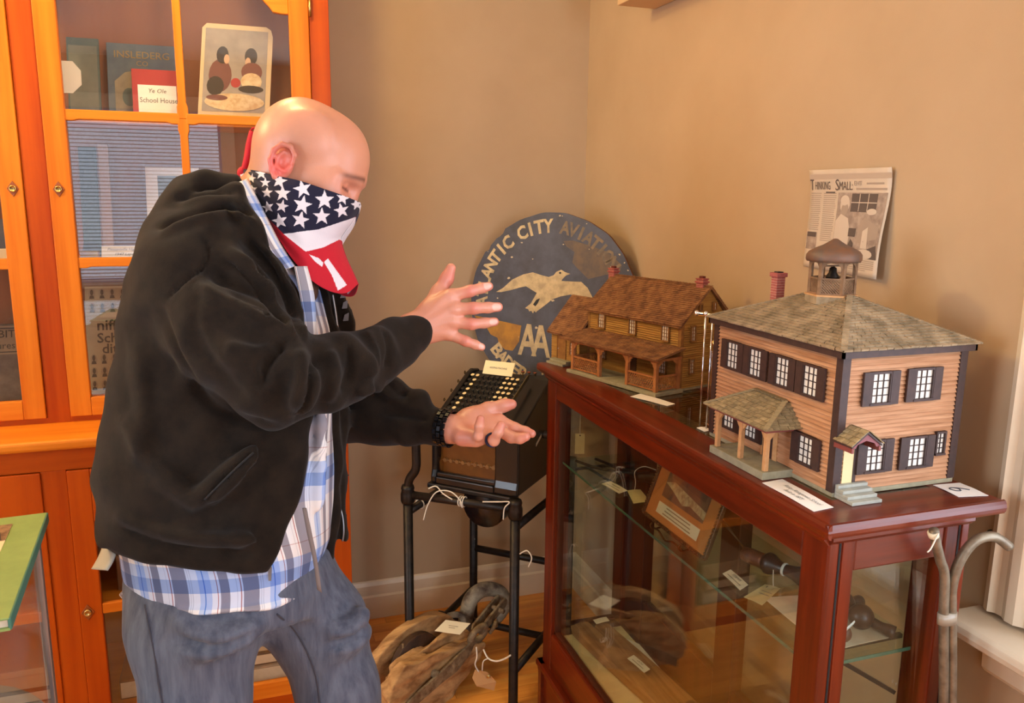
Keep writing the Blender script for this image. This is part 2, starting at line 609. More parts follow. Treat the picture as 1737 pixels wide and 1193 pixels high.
# right wall with the window opening y -.08 .. .76, z .9 .. 2.15
wr = MB()
wr.box(XW, XW + .1, .86, YW, 0, ZC); wr.box(XW, XW + .1, YR - .1, -.12, 0, ZC)
wr.box(XW, XW + .1, -.12, .86, 0, .86); wr.box(XW, XW + .1, -.12, .86, 2.15, ZC)
struct(wr.build('wall_right', m_wall))
wl = MB()
wl.box(XL - .1, XL, YR - .1, -.08, 0, ZC); wl.box(XL - .1, XL, 1.08, YW, 0, ZC); wl.box(XL - .1, XL, -.08, 1.08, 0, .88); wl.box(XL - .1, XL, -.08, 1.08, 2.14, ZC)
struct(wl.build('wall_left', m_wall))
wq = MB()
wq.box(XL, -1.42, YR - .1, YR, 0, ZC); wq.box(-.08, .45, YR - .1, YR, 0, ZC); wq.box(1.16, XW, YR - .1, YR, 0, ZC); wq.box(.45, 1.16, YR - .1, YR, 0, .88); wq.box(.45, 1.16, YR - .1, YR, 2.14, ZC)
wq.box(-1.42, -.08, YR - .1, YR, 0, .88); wq.box(-1.42, -.08, YR - .1, YR, 2.14, ZC)
struct(wq.build('wall_rear', m_wall))
struct(MB().box(XL - .1, XW + .1, YR - .1, YW + .1, ZC, ZC + .08).build('ceiling', m_ceil))

# floor: a base slab and the oak strips that show round the pulley and the stand
m_floor = wood('oak floor', lin(240, 166, 74), lin(216, 134, 50), 'X', 26, .35, .05, coat=.15, rand=.12)
fl = struct(MB().box(XL - .1, XW + .1, YR - .1, YW + .1, -.06, -.004).build('floor', m_floor))
strip = MB().box(-.4, .4, -.0285, .0285, -.012, 0).mesh('strip')
strip.materials.append(m_floor)
k = 0
for i in range(19):
    y = YW - .03 - i * .0578
    x = -1.15 + (i * .37) % .8 - .8
    while x < XW - .02:
        xa, xb = max(x, -1.6), min(x + .798, XW)
        if xb - xa > .08:
            o = inst('floor_strip', strip, Matrix.Translation(((xa + xb) / 2, y, 0)) @ Matrix.Diagonal(((xb - xa) / .8, 1, 1, 1)), fl)
        x += .8
# baseboards (moulded: plinth, step, cap)
def baseboard(name, p, q, n):
    b = MB()
    d = np.array(q, float) - np.array(p, float); n = np.array(n, float)
    prof = [(0, 0), (.016, 0), (.016, .085), (.010, .092), (.010, .128), (.005, .142), (0, .146)]
    b.prism(prof, p, n, (0, 0, 1), d)
    return struct(b.build(name, m_trim))
baseboard('baseboard_back', (.30, YW, 0), (XW, YW, 0), (0, -1, 0))
baseboard('baseboard_right', (XW, 1.0, 0), (XW, YW, 0), (-1, 0, 0))

# right window: casing, stool, apron, sashes and panes
w1 = thing('window_1', 'white painted window casing with moulded sill at the right edge', 'window', (XW, .4, .84))
del w1['category']; w1['kind'] = 'structure'
c = MB()
prof = [(0, 0), (0, .018), (.012, .024), (.022, .016), (.034, .016), (.046, .024), (.062, .024), (.074, .015), (.088, .015), (.1, .020), (.108, .020), (.108, 0)]
c.prism([(-u, v) for u, v in prof], (XW, .968, .85), (0, 1, 0), (-1, 0, 0), (0, 0, 1.42))
c.build('casing', m_trim, w1)
c = MB(); c.prism(prof, (XW, -.23, .85), (0, 1, 0), (-1, 0, 0), (0, 0, 1.42)); c.build('casing', m_trim, w1)
c = MB(); c.box(XW - .024, XW, -.25, .99, 2.16, 2.28); c.build('head_casing', m_trim, w1, bevel=.004)
c = MB()
c.prism([(0, .842), (0, .812), (.085, .812), (.093, .818), (.096, .828), (.093, .838), (.085, .842)], (XW, .99, 0), (-1, 0, 0), (0, 0, 1), (0, -1.25, 0))
c.build('sill', m_trim, w1, bevel=.003)
c = MB()
c.prism([(0, .812), (.03, .812), (.03, .80), (.022, .78), (.02, .745), (.012, .735), (0, .735)], (XW, .955, 0), (-1, 0, 0), (0, 0, 1), (0, -1.18, 0))
c.build('apron', m_trim, w1)
for zz0, zz1, xo in ((.86, 1.5, .02), (1.46, 2.15, .05)):
    s = MB()
    s.box(XW + xo, XW + xo + .03, -.12, -.075, zz0, zz1); s.box(XW + xo, XW + xo + .03, .815, .86, zz0, zz1)
    s.box(XW + xo, XW + xo + .03, -.075, .815, zz0, zz0 + .045); s.box(XW + xo, XW + xo + .03, -.075, .815, zz1 - .045, zz1)
    so = s.build('sash', m_trim, w1)
    MB().box(XW + xo + .012, XW + xo + .016, -.075, .815, zz0 + .045, zz1 - .045).build('pane', glass('window glass'), so)
# rear window with half-open slat blind (it mirrors in the hutch glass)
w2 = thing('window_2', 'white window with a horizontal slat blind in the rear wall', 'window', (-.75, YR, .88))
del w2['category']; w2['kind'] = 'structure'
s = MB()
s.box(-1.52, -1.42, YR, YR + .02, .80, 2.22); s.box(-.08, .02, YR, YR + .02, .80, 2.22)
s.box(-1.42, -.08, YR, YR + .02, 2.14, 2.24); s.box(-1.55, .05, YR, YR + .06, .85, .88)
s.build('casing', m_trim, w2, bevel=.004)
MB().box(-1.42, -.08, YR - .05, YR - .046, .88, 2.14).build('pane', glass('window glass'), w2)
slat = MB().box(-.66, .66, -.0125, .0125, -.0006, .0006).mesh('slat')
slat.materials.append(mat('blind white', (.8, .8, .78), .5))
for i in range(46):
    inst('slat', slat, Matrix.Translation((-.75, YR + .012, .905 + i * .0266)) @ Matrix.Rotation(math.radians(-18), 4, 'X'), w2)
for x in (-1.18, -.32):
    MB().cyl((x, YR + .028, .9), (x, YR + .028, 2.13), .0016, n=6).build('blind_cord', MATS['blind white'], w2)

# two unseen windows added to bring in more daylight, rear right and left
for nm, lab, fx, pane in (('added_rear_window', 'added unseen window in the rear wall behind the camera', [(.37, .45, YR, YR + .02, .80, 2.22), (1.16, 1.224, YR, YR + .02, .80, 2.22), (.45, 1.16, YR, YR + .02, 2.14, 2.22), (.35, 1.224, YR, YR + .06, .84, .88), (.45, 1.16, YR - .06, YR - .02, 1.48, 1.52)], (.45, 1.16, YR - .045, YR - .041, .88, 2.14)),
                          ('added_left_window', 'added unseen window in the left wall outside the view', [(XL, XL + .02, -.16, -.08, .80, 2.22), (XL, XL + .02, 1.08, 1.16, .80, 2.22), (XL, XL + .02, -.08, 1.08, 2.14, 2.22), (XL, XL + .06, -.18, 1.18, .84, .88), (XL - .06, XL - .02, -.08, 1.08, 1.48, 1.52)], (XL - .045, XL - .041, -.08, 1.08, .88, 2.14))):
    w3 = thing(nm, lab, 'window', (fx[0][0], fx[0][2], .8)); del w3['category']; w3['kind'] = 'structure'
    for bx_ in fx:
        MB().box(*bx_).build('casing', m_trim, w3)
    MB().box(*pane).build('pane', glass('window glass'), w3)

# boxed shelf end high on the right wall near the corner
t = thing('wall_box', 'pale boxed-in duct high on the right wall by the corner', 'duct', (1.16, 1.9, 2.105))
MB().box(1.098, XW - .001, 1.3, 2.3, 2.105, 2.3).build('duct_body', mat('duct paint', lin(214, 176, 128), .7), t, bevel=.003)
MB().box(1.05, 1.20, 2.12, 2.315, 2.30, 2.306).build('plastic_wrap', glass('thin plastic', (.95, .95, .97), 3.0, .12), t)
# ------------------------------------------------------------------ pine hutch on the back wall
m_pine = wood('amber pine upright', lin(212, 122, 30), lin(190, 96, 14), 'Z', 22, .42, .05, spec=.18)
m_pineh = wood('amber pine rail', lin(218, 130, 34), lin(196, 102, 18), 'X', 22, .42, .05, spec=.18)
m_pined = wood('red amber pine upright', lin(178, 76, 8), lin(156, 58, 4), 'Z', 22, .42, .05, spec=.18)
m_pinedh = wood('red amber pine rail', lin(180, 78, 8), lin(158, 60, 4), 'X', 22, .42, .05, spec=.18)
m_brass = mat('aged brass', lin(190, 160, 100), .3, 1.0)
m_glasscab = glass('cabinet glass', (.96, .96, .95), 1.5)
YU, YLo = 2.5, 2.335
hutch = thing('hutch_cabinet', 'tall amber pine hutch with paned glass doors behind the man', 'cabinet', (-.4, 2.5, 0))
XHl, XHr = -1.25, .282
# carcass
b = MB()
b.box(XHr - .02, XHr, YU, YW - .001, .905, 2.42); b.box(XHl, XHl + .02, YU, YW - .001, .905, 2.42)
b.box(XHl, XHr, YU, YW - .001, 2.40, 2.42)
b.build('upper_sides', m_pined, hutch)
MB().box(XHl + .02, XHr - .02, YW - .012, YW - .001, .905, 2.40).build('back_panel', wood('hutch back board', lin(150, 88, 52), lin(134, 74, 42), 'Z', 12, .6), hutch)
b = MB()
b.box(XHr - .056, XHr, YU - .001, YU + .02, .905, 2.42)
b.build('face_stile', m_pined, hutch, bevel=.0015)
MB().box(-.533, -.474, YU - .001, YU + .02, .905, 2.42).build('face_stile', m_pined, hutch, bevel=.0015)
MB().box(XHl, XHl + .06, YU - .001, YU + .02, .905, 2.42).build('face_stile', m_pined, hutch, bevel=.0015)
MB().box(XHl + .06, XHr - .056, YU - .0005, YU + .02, .905, .921).build('face_rail', m_pinedh, hutch)
MB().box(XHl + .06, XHr - .056, YU - .0005, YU + .02, 2.36, 2.42).build('face_rail', m_pinedh, hutch)
for z in (1.352, 1.748):
    MB().box(XHl + .02, XHr - .02, YU + .035, YW - .012, z - .012, z + .008).build('shelf', m_pineh, hutch, bevel=.002)
MB().box(XHl + .02, XHr - .02, YU + .025, YW - .012, .93, .945).build('shelf', m_pineh, hutch, bevel=.002)
def paned_door(x0, x1, lockx, mirror=False):
    z0, z1 = .921, 2.355
    d = MB().box(x0 + .001, x0 + .056, YU - .008, YU + .014, z0, z1).build('door', m_pine, hutch, bevel=.0025)
    MB().box(x1 - .056, x1 - .001, YU - .008, YU + .014, z0, z1).build('door_stile', m_pine, d, bevel=.0025)
    MB().box(x0 + .056, x1 - .056, YU - .008, YU + .014, z0, z0 + .053).build('door_rail', m_pineh, d, bevel=.0025)
    MB().box(x0 + .056, x1 - .056, YU - .008, YU + .014, z1 - .06, z1).build('door_rail', m_pineh, d, bevel=.0025)
    gx0, gx1 = x0 + .056, x1 - .056
    xm = gx0 + (gx1 - gx0) * .497
    # centre bar, narrowed between the cross bars (chamfered waists)
    for za, zb in ((z0 + .053, 1.341), (1.37, 1.737), (1.765, z1 - .06)):
        w0, w1 = .0145, .0105
        poly = [(-w0, za - .014), (w0, za - .014), (w0, za + .018), (w1, za + .03), (w1, zb - .03), (w0, zb - .018), (w0, zb + .014), (-w0, zb + .014), (-w0, zb - .018), (-w1, zb - .03), (-w1, za + .03), (-w0, za + .018)]
        MB().prism(poly, (xm, YU + .012, 0), (1, 0, 0), (0, 0, 1), (0, -.016, 0)).build('muntin', m_pine, d, bevel=.002)
    for zc in (1.355, 1.751):
        for xa, xb in ((gx0, xm - .012), (xm + .012, gx1)):
            h0, h1 = .0145, .0105
            poly = [(xa - .004, -h0), (xa + .018, -h0), (xa + .03, -h1), (xb - .03, -h1), (xb - .018, -h0), (xb + .004, -h0), (xb + .004, h0), (xa - .004, h0)]
            MB().prism(poly, (0, YU + .012, zc), (1, 0, 0), (0, 0, 1), (0, -.0165, 0)).build('muntin', m_pineh, d, bevel=.002)
    # scalloped top corner fillets
    for xa, sgn in ((gx0, 1), (gx1, -1)):
        poly = [(0, 0), (0, -.25), (.018 * sgn, -.25), (.042 * sgn, -.247), (.05 * sgn, -.235), (.07 * sgn, -.215), (.085 * sgn, -.18), (.11 * sgn, -.14), (.14 * sgn, -.11), (.15 * sgn, 0)]
        MB().prism(poly, (xa, YU + .012, 2.298), (1, 0, 0), (0, 0, 1), (0, -.016, 0)).build('corner_fillet', m_pineh, d, bevel=.002)
    MB().box(gx0 - .004, gx1 + .004, YU + .006, YU + .009, z0 + .05, z1 - .055).build('glass_pane', m_glasscab, d)
    # diamond lock plate and cylinder
    lk = MB().prism([(0, .021), (.0145, 0), (0, -.021), (-.0145, 0)], (lockx, YU - .0075, 1.555), (1, 0, 0), (0, 0, 1), (0, -.003, 0)).build('lock_plate', wood('lock plate wood', lin(150, 78, 26), lin(130, 62, 20), 'Z', 30, .4), d, bevel=.001)
    l2 = MB().lathe([(.0095, 0), (.0095, .003), (.008, .005), (.0065, .005), (.0062, .0035), (0.0005, .0035)], (lockx, YU - .0105, 1.555), (0, -1, 0), 20).build('lock_cylinder', m_brass, lk, smooth=True)
    MB().box(lockx - .0045, lockx + .0045, YU - .0145, YU - .0138, 1.5542, 1.5558).build('keyhole', m_dark, lk)
    return d
paned_door(-.474, .226, -.449)
paned_door(-1.19, -.533, -.557)
MB().cyl((.229, YU - .010, 2.045), (.229, YU - .010, 2.10), .004, n=10).build('hinge', m_brass, hutch, smooth=True)
MB().cyl((.229, YU - .010, 1.10), (.229, YU - .010, 1.155), .004, n=10).build('hinge', m_brass, hutch, smooth=True)
# ledge and base cabinet
MB().box(XHl - .02, XHr + .012, YLo - .022, YW - .001, .876, .905).build('counter_ledge', m_pineh, hutch, bevel=.009, seg=3)
b = MB()
b.box(XHr - .018, XHr, YLo + .002, YW - .001, .0, .876); b.box(XHl, XHl + .018, YLo + .002, YW - .001, 0, .876)
b.build('lower_sides', m_pined, hutch)
MB().box(XHl + .018, XHr - .018, YW - .012, YW - .001, .05, .876).build('back_panel', MATS['hutch back board'], hutch)
MB().box(XHl, XHr, YLo, YLo + .02, .815, .876).build('face_rail', m_pinedh, hutch, bevel=.0015)
MB().box(XHl, XHr, YLo, YLo + .02, .0, .035).build('toe_rail', m_pinedh, hutch, bevel=.0015)
for xa, xb in ((-.528, -.467), (XHr - .058, XHr), (XHl, XHl + .06)):
    MB().box(xa, xb, YLo, YLo + .02, .035, .815).build('face_stile', m_pined, hutch, bevel=.0015)
for z in (.40, .05):
    MB().box(XHl + .02, XHr - .02, YLo + .03, YW - .012, z - .008, z + .008).build('shelf', m_pineh, hutch, bevel=.002)
def low_door(x0, x1, lockx):
    z0, z1 = .037, .813
    d = MB().box(x0 + .001, x0 + .057, YLo - .006, YLo + .014, z0, z1).build('door', m_pined, hutch, bevel=.0025)
    MB().box(x1 - .057, x1 - .001, YLo - .006, YLo + .014, z0, z1).build('door_stile', m_pined, d, bevel=.0025)
    MB().box(x0 + .057, x1 - .057, YLo - .006, YLo + .014, z0, z0 + .052).build('door_rail', m_pineh, d, bevel=.0025)
    MB().box(x0 + .057, x1 - .057, YLo - .006, YLo + .014, z1 - .15, z1).build('door_rail', m_pinedh, d, bevel=.0025)
    MB().box(x0 + .057, x1 - .057, YLo - .004, YLo + .012, .388, .418).build('muntin', m_pineh, d, bevel=.0025)
    MB().box(x0 + .053, x1 - .053, YLo + .006, YLo + .009, z0 + .05, z1 - .14).build('glass_pane', m_glasscab, d)
    lk = MB().prism([(0, .024), (.017, 0), (0, -.024), (-.017, 0)], (lockx, YLo - .0055, .40), (1, 0, 0), (0, 0, 1), (0, -.003, 0)).build('lock_plate', MATS['lock plate wood'], d, bevel=.001)
    MB().lathe([(.0105, 0), (.0105, .003), (.009, .0055), (.005, .0055), (.0045, .003), (.0005, .003)], (lockx, YLo - .0085, .40), (0, -1, 0), 20).build('lock_cylinder', m_brass, lk, smooth=True)
low_door(-.467, .224, -.446)
# left base door is a solid wooden panel
d = MB().box(-1.19, -.528, YLo - .006, YLo + .014, .037, .813).build('door', m_pined, hutch, bevel=.0025)

# ---- things on the hutch shelves
m_paper = mat('old paper', lin(226, 210, 178), .8, var=lin(214, 196, 162), vscale=40)
m_white = mat('white card', lin(238, 234, 226), .75)
m_ink = mat('black print', (.02, .018, .016), .7)
m_inkg = mat('grey print', (.13, .12, .11), .7)
def leaning_board(name, label, cat, x0, x1, z0, z1, y, lean, thick, m, group=None):
    """a flat upright piece with its foot at z0,y leaning back by `lean` at its top"""
    t = thing(name, label, cat, ((x0 + x1) / 2, y, z0), group)
    a = np.array((x1 - x0, 0, 0)); u = np.array((0, lean, z1 - z0)); n = unit(np.cross(a, u)) * -thick
    MB().obox((x0, y, z0), a, n, u).build('board', m, t, bevel=min(.002, thick * .3))
    def on(u0, v0, lift=.0006):
        return np.array((x0, y, z0)) + a * u0 + u * v0 + unit(np.cross(a, u)) * lift
    return t, on, unit(a), unit(u)
def patch(name, on, pts, m, t, lift=.0008, label=None):
    me = bpy.data.meshes.new(name); me.from_pydata([tuple(on(u, v, lift)) for u, v in pts], [], [tuple(range(len(pts)))])
    return obj(name, me, m, t, label=label)
def ell(cu, cv, ru, rv, n=14, ph=0):
    return [(cu + ru * math.cos(2 * math.pi * i / n + ph), cv + rv * math.sin(2 * math.pi * i / n + ph)) for i in range(n)]
Z1, Z2, Z3 = 1.756, 1.360, .945
m_teal = mat('faded teal cloth', lin(66, 92, 98), .8, var=lin(82, 104, 106), vscale=25)
m_blue = mat('slate blue cover', lin(76, 98, 122), .7, var=lin(94, 112, 130), vscale=25)
m_gold = mat('dull gold print', lin(150, 126, 84), .6)
m_red = mat('red mat board', lin(168, 44, 50), .7)
t, on, ax, ay = leaning_board('picture_book', 'faded teal cloth book leaning at the left of the top shelf', 'book', -.436, -.352, Z1, 1.985, 2.66, .06, .012, m_teal)
patch('cover_panel', on, [(.06, .05), (.94, .05), (.94, .9), (.06, .9)], mat('grey teal paper', lin(120, 126, 120), .8, var=lin(104, 112, 108), vscale=18), t)
t, on, ax, ay = leaning_board('school_reader', 'slate blue old reader with gold lettering on the top shelf', 'book', -.335, -.145, Z1, 1.98, 2.68, .06, .015, m_blue)
patch('cover_panel', on, [(.1, .06), (.9, .06), (.9, .5), (.75, .62), (.5, .67), (.25, .62), (.1, .5)], mat('buff cover paper', lin(150, 142, 128), .8, var=lin(132, 124, 112), vscale=25), t)
text('lettering', 'INSLEDERG', .03, on(.5, .85), ax, ay, m_gold, t, width=.15, bold=.01)
text('lettering', 'CO', .022, on(.5, .74), ax, ay, m_gold, t)
patch('picture_figure', on, ell(.3, .3, .1, .12), m_teal, t, .0012)
t, on, ax, ay = leaning_board('school_house_card', 'red framed card reading Ye Ole School House', 'card', -.262, -.136, Z1, 1.896, 2.60, .03, .006, m_red)
patch('card_face', on, [(.12, .12), (.93, .12), (.93, .68), (.12, .68)], m_white, t)
text('lettering', 'Ye Ole', .017, on(.52, .56, .0012), ax, ay, m_inkg, t, shear=.2)
text('lettering', 'School House', .021, on(.55, .37, .0012), ax, ay, m_inkg, t, width=.1)
o = MB().prism([(-.03, .044), (.026, .044), (.045, .02), (.045, -.018), (.022, -.042), (-.03, -.042)], (-.43, 2.585, 1.857), (1, 0, 0), (0, .15, 1), (0, .003, 0)).build('octagonal_tag', m_white)
tag(o, 'white clipped-corner tag on the top hutch shelf', 'tag')
MB().cyl((-.445, 2.584, 1.757), (-.444, 2.592, 1.83), .016, .010, 12).build('wooden_stub', mat('dark knob', (.02, .016, .014), .4), o, smooth=True)
# illustrated picture book, rounded corners
t = thing('illustrated_book', 'pale illustrated picture book with two dark-haired figures on its cover', 'book', (.03, 2.62, Z1))
bo = np.array((-.092, 2.60, Z1)); bax = np.array((.20, 0.004, -.0)); bay = np.array((.028, .07, .285))
def onb(u, v, lift=.0006):
    return bo + bax * u + bay * v + unit(np.cross(bax, bay)) * lift
rc = [(.0, .0), (.8, 0), (.9, .02), (.97, .07), (1, .15), (1, .9), (.97, .97), (.9, 1), (.06, 1), (0, .95)]
MB().prism(rc, bo, bax, bay, -unit(np.cross(bax, bay)) * .012).build('board', mat('buff book board', lin(214, 188, 150), .7), t)
patch('cover_panel', onb, [(.05, .1), (.93, .1), (.93, .95), (.05, .95)], mat('grey cover print', lin(166, 154, 146), .8, var=lin(148, 138, 132), vscale=20), t)
m_hair = mat('print dark', lin(52, 46, 44), .8); m_coat = mat('print coat', lin(116, 72, 68), .8); m_skinp = mat('print skin', lin(206, 168, 140), .8)
m_cream = mat('print cream', lin(224, 202, 164), .8, var=lin(196, 160, 120), vscale=60)
for cu, cv, ru, rv, mm, n in ((.28, .47, .16, .17, m_coat, 16), (.3, .68, .085, .09, m_hair, 14), (.36, .64, .04, .05, m_skinp, 10), (.22, .36, .12, .1, m_hair, 14),
                              (.7, .68, .09, .09, m_hair, 14), (.66, .62, .04, .05, m_skinp, 10), (.72, .52, .15, .1, m_coat, 16), (.72, .42, .15, .09, m_cream, 16),
                              (.5, .4, .07, .05, m_red, 12), (.72, .34, .18, .04, m_hair, 14), (.5, .2, .42, .09, m_cream, 22), (.25, .24, .15, .03, m_coat, 16)):
    patch('picture_figure', onb, ell(cu, cv, ru, rv, n), mm, t, .0010 + .00012 * len(t.children))
# second shelf
t, on, ax, ay = leaning_board('teal_folder', 'narrow dark teal folder leaning on the second hutch shelf', 'folder', -.432, -.385, Z2, 1.68, 2.68, .05, .01, mat('deep teal', lin(40, 56, 62), .7))
t, on, ax, ay = leaning_board('tan_folder', 'narrow tan folder beside the dark teal folder', 'folder', -.381, -.352, Z2, 1.69, 2.69, .05, .01, mat('tan board', lin(178, 132, 104), .7))
t, on, ax, ay = leaning_board('photo_mount', 'white mounted dark photograph on the second hutch shelf', 'photograph', -.252, -.10, Z2, 1.625, 2.64, .07, .008, m_white)
patch('photo_print', on, [(.22, .08), (.95, .08), (.95, .9), (.22, .9)], mat('dark photo', lin(78, 84, 86), .6, var=lin(104, 106, 104), vscale=14), t)
t = thing('pin_box', 'small black and gold lapel pin box on the second hutch shelf', 'box', (-.405, 2.6, Z2))
MB().box(-.43, -.384, 2.60, 2.64, Z2, Z2 + .02).build('box_tray', mat('gilt', lin(200, 168, 90), .35, .8), t, bevel=.002)
MB().prism([(0, 0), (.046, 0), (.043, .024), (.004, .026)], (-.43, 2.645, Z2 + .02), (1, 0, 0), (0, .35, .94), (0, .006, 0)).build('box_lid', m_dark, t)
t, on, ax, ay = leaning_board('lapel_pin_card', 'white card reading Pleasantville High School 1947 Lapel Pin', 'card', -.375, -.235, Z2, Z2 + .034, 2.60, .02, .001, m_white)
text('lettering', 'Pleasantville High School', .0115, on(.5, .7, .001), ax, ay, m_ink, t, shear=.25, width=.11)
text('lettering', '1947 Lapel Pin', .0115, on(.5, .3, .001), ax, ay, m_ink, t, shear=.25, width=.07)
# third shelf: class photograph poster
t, on, ax, ay = leaning_board('class_poster', 'yellowed class poster with rows of small portraits', 'poster', -.452, -.24, Z3, 1.262, 2.66, .10, .003, mat('yellowed poster', lin(198, 178, 138), .8, var=lin(184, 164, 126), vscale=14))
m_port = mat('portrait grey', lin(88, 78, 66), .8); m_portl = mat('portrait pale', lin(176, 158, 126), .8)
for r_, v in enumerate((.93, .80, .32, .20, .08)):
    for q in range(7):
        u = .09 + q * .135
        pt = patch('portrait', on, ell(u, v, .045, .05, 10), m_portl, t, .0007)
        patch('portrait_head', on, ell(u, v + .012, .022, .028, 8), m_port, pt, .0010)
        patch('portrait_bust', on, [(u - .035, v - .045), (u + .035, v - .045), (u + .02, v - .015), (u - .02, v - .015)], m_port, pt, .0010)
text('lettering', 'niff', .046, on(.14, .63, .001), ax, ay, m_port, t, align='LEFT', bold=.015)
text('lettering', 'School', .042, on(.14, .51, .001), ax, ay, m_port, t, align='LEFT', bold=.015)
text('lettering', 'dit.', .042, on(.2, .41, .001), ax, ay, m_port, t, align='LEFT', bold=.015)
# left door: exhibit book, glassware
t, on, ax, ay = leaning_board('exhibit_book', 'dark exhibit booklet with boxed title behind the left hutch door', 'book', -.76, -.623, .945, 1.163, 2.64, .07, .008, mat('dark booklet', lin(70, 56, 46), .6, var=lin(98, 84, 70), vscale=30))
patch('title_panel', on, [(.02, .6), (.98, .6), (.98, .97), (.02, .97)], mat('taupe panel', lin(140, 118, 90), .7), t)
for (u0, v0), (u1, v1) in (((.06, .63), (.94, .63)), ((.94, .63), (.94, .94)), ((.94, .94), (.06, .94)), ((.06, .94), (.06, .63))):
    MB().bar(on(u0, v0, .001), on(u1, v1, .001), .003, .0006, unit(np.cross(ax, ay))).build('title_border', m_ink, t)
text('lettering', 'BIT', .032, on(.9, .86, .0014), ax, ay, m_ink, t, align='RIGHT')
text('lettering', 'ures', .028, on(.9, .71, .0014), ax, ay, m_ink, t, align='RIGHT')
m_cglass = mat('cut glass', lin(170, 176, 178), .08, spec=.8)
for i, (x, y, h, r) in enumerate(((-.665, 2.72, .13, .022), (-.615, 2.735, .15, .020))):
    o = MB().lathe([(r, 0), (r * 1.05, .01), (r * .8, h * .3), (r * .75, h * .6), (r * .5, h * .75), (r * .45, h * .9), (r * .7, h)], (x, y, 1.165 if 0 else .945), n=18).build('glass_vase', m_cglass, smooth=True)
    tag(o, ('cut glass vase behind the dark exhibit booklet' if i == 0 else 'slimmer cut glass vase nearest the hutch door stile'), 'vase')
t, on, ax, ay = leaning_board('small_photo', 'small dark photograph card on the shelf behind the left door', 'photograph', -.70, -.62, Z2, 1.47, 2.66, .03, .004, mat('navy photo', lin(52, 62, 84), .6))
t, on, ax, ay = leaning_board('shelf_label', 'small cream label at the shelf front behind the left door', 'card', -.68, -.60, Z2, Z2 + .03, 2.60, .01, .001, m_paper)
# base cabinet: boxes and books seen between the man's legs and by his hip
m_boxg = mat('grey archive box', lin(150, 136, 116), .8); m_boxd = mat('dark album', lin(60, 46, 38), .6); m_boxc = mat('cream box', lin(196, 176, 140), .8)
for (nm, lab, ct, x0, x1, y0, y1, z0, z1, mm) in (
    ('archive_box', 'cream archive box low in the hutch base, upper one', 'box', -.10, .10, 2.40, 2.68, .155, .215, m_boxc),
    ('album', 'dark album under the cream archive box', 'album', -.13, .09, 2.39, 2.70, .115, .155, m_boxd),
    ('ledger_book', 'grey ledger at the bottom of the hutch base stack', 'book', -.15, .11, 2.38, 2.70, .058, .115, m_boxg),
    ('old_ledger', 'brown ledger lying in the hutch base by the lock', 'book', -.40, -.2, 2.42, 2.7, .058, .12, mat('brown ledger', lin(110, 72, 44), .6)),
    ('storage_box', 'brown storage box on the lower hutch shelf behind the hip', 'box', -.38, -.14, 2.42, 2.70, .408, .56, mat('kraft', lin(142, 100, 62), .8))):
    t = thing(nm, lab, ct, ((x0 + x1) / 2, (y0 + y1) / 2, z0))
    MB().box(x0, x1, y0, y1, z0, z1).build('body', mm, t, bevel=.003)
    if ct != 'box':
        MB().box(x0 + .004, x1 - .008, y0 - .001, y0 + .004, z0 + .006, z1 - .006).build('page_edge', m_paper, t)
    else:
        MB().box(x0 - .003, x1 + .003, y0 - .003, y1 + .003, z1 - .018, z1 + .002).build('lid', mm, t, bevel=.002)
o = MB().prism([(0, 0), (.05, 0), (.05, .07), (0, .07)], (-.37, 2.43, .562), (1, 0, 0), (0, .1, 1), (0, .002, 0)).build('small_label', m_paper)
tag(o, 'small printed label behind the lower hutch glass', 'card')
# ------------------------------------------------------------------ mahogany display case along the right wall
m_mah = wood('mahogany upright', lin(112, 36, 8), lin(78, 22, 4), 'Z', 40, .34, .05, coat=.12, spec=.4)
m_mahy = wood('mahogany long rail', lin(112, 36, 8), lin(78, 22, 4), 'Y', 40, .34, .05, coat=.12, spec=.4)
m_mahx = wood('mahogany short rail', lin(112, 40, 16), lin(78, 26, 10), 'X', 40, .34, .05, coat=.2, spec=.5)
m_mahd = wood('mahogany inner', lin(84, 36, 16), lin(62, 24, 10), 'Z', 40, .4, .05)
m_caseglass = glass('case glass', (.94, .97, .95), 1.6)
ZT = 1.0802
x0, x1, y0, y1 = .815, 1.09, .915, 2.079
case = thing('display_case', 'long mahogany glass display case against the right wall', 'display case', (.95, 1.5, 0))
# top: wooden rim round a glass inset
def rim_piece(p, m, up):
    # mitred rail: outer edge p0-p1, inner edge p3-p2
    z0_, z1_ = ZT - .024, ZT
    b = MB(); b.add([(x, y, z0_) for x, y in p] + [(x, y, z1_) for x, y in p], [(3, 2, 1, 0), (4, 5, 6, 7), (0, 1, 5, 4), (1, 2, 6, 5), (2, 3, 7, 6), (3, 0, 4, 7)])
    b.build('top_rail', m, case)
    return b
O4 = [(.805, .907), (1.14, .907), (1.14, 2.125), (.805, 2.125)]; I4 = [(.875, .985), (1.075, .985), (1.075, 2.05), (.875, 2.05)]
for i in range(4):
    j = (i + 1) % 4
    rim_piece([O4[i], O4[j], I4[j], I4[i]], m_mahx if i % 2 == 0 else m_mahy, 1)
def nosing(p, q, n, m):
    MB().prism([(0, -.0002), (0, -.0235), (.004, -.0225), (.0065, -.018), (.0075, -.012), (.0065, -.006), (.004, -.0012)], (*p, ZT), n, (0, 0, 1), (q[0] - p[0], q[1] - p[1], 0)).build('top_nosing', m, case)
nosing((.805, .9), (.805, 2.125), (-1, 0, 0), m_mahy); nosing((.798, .907), (1.145, .907), (0, -1, 0), m_mahx)
MB().box(.87, 1.08, .98, 2.055, ZT - .007, ZT - .0008).build('top_glass', m_caseglass, case)
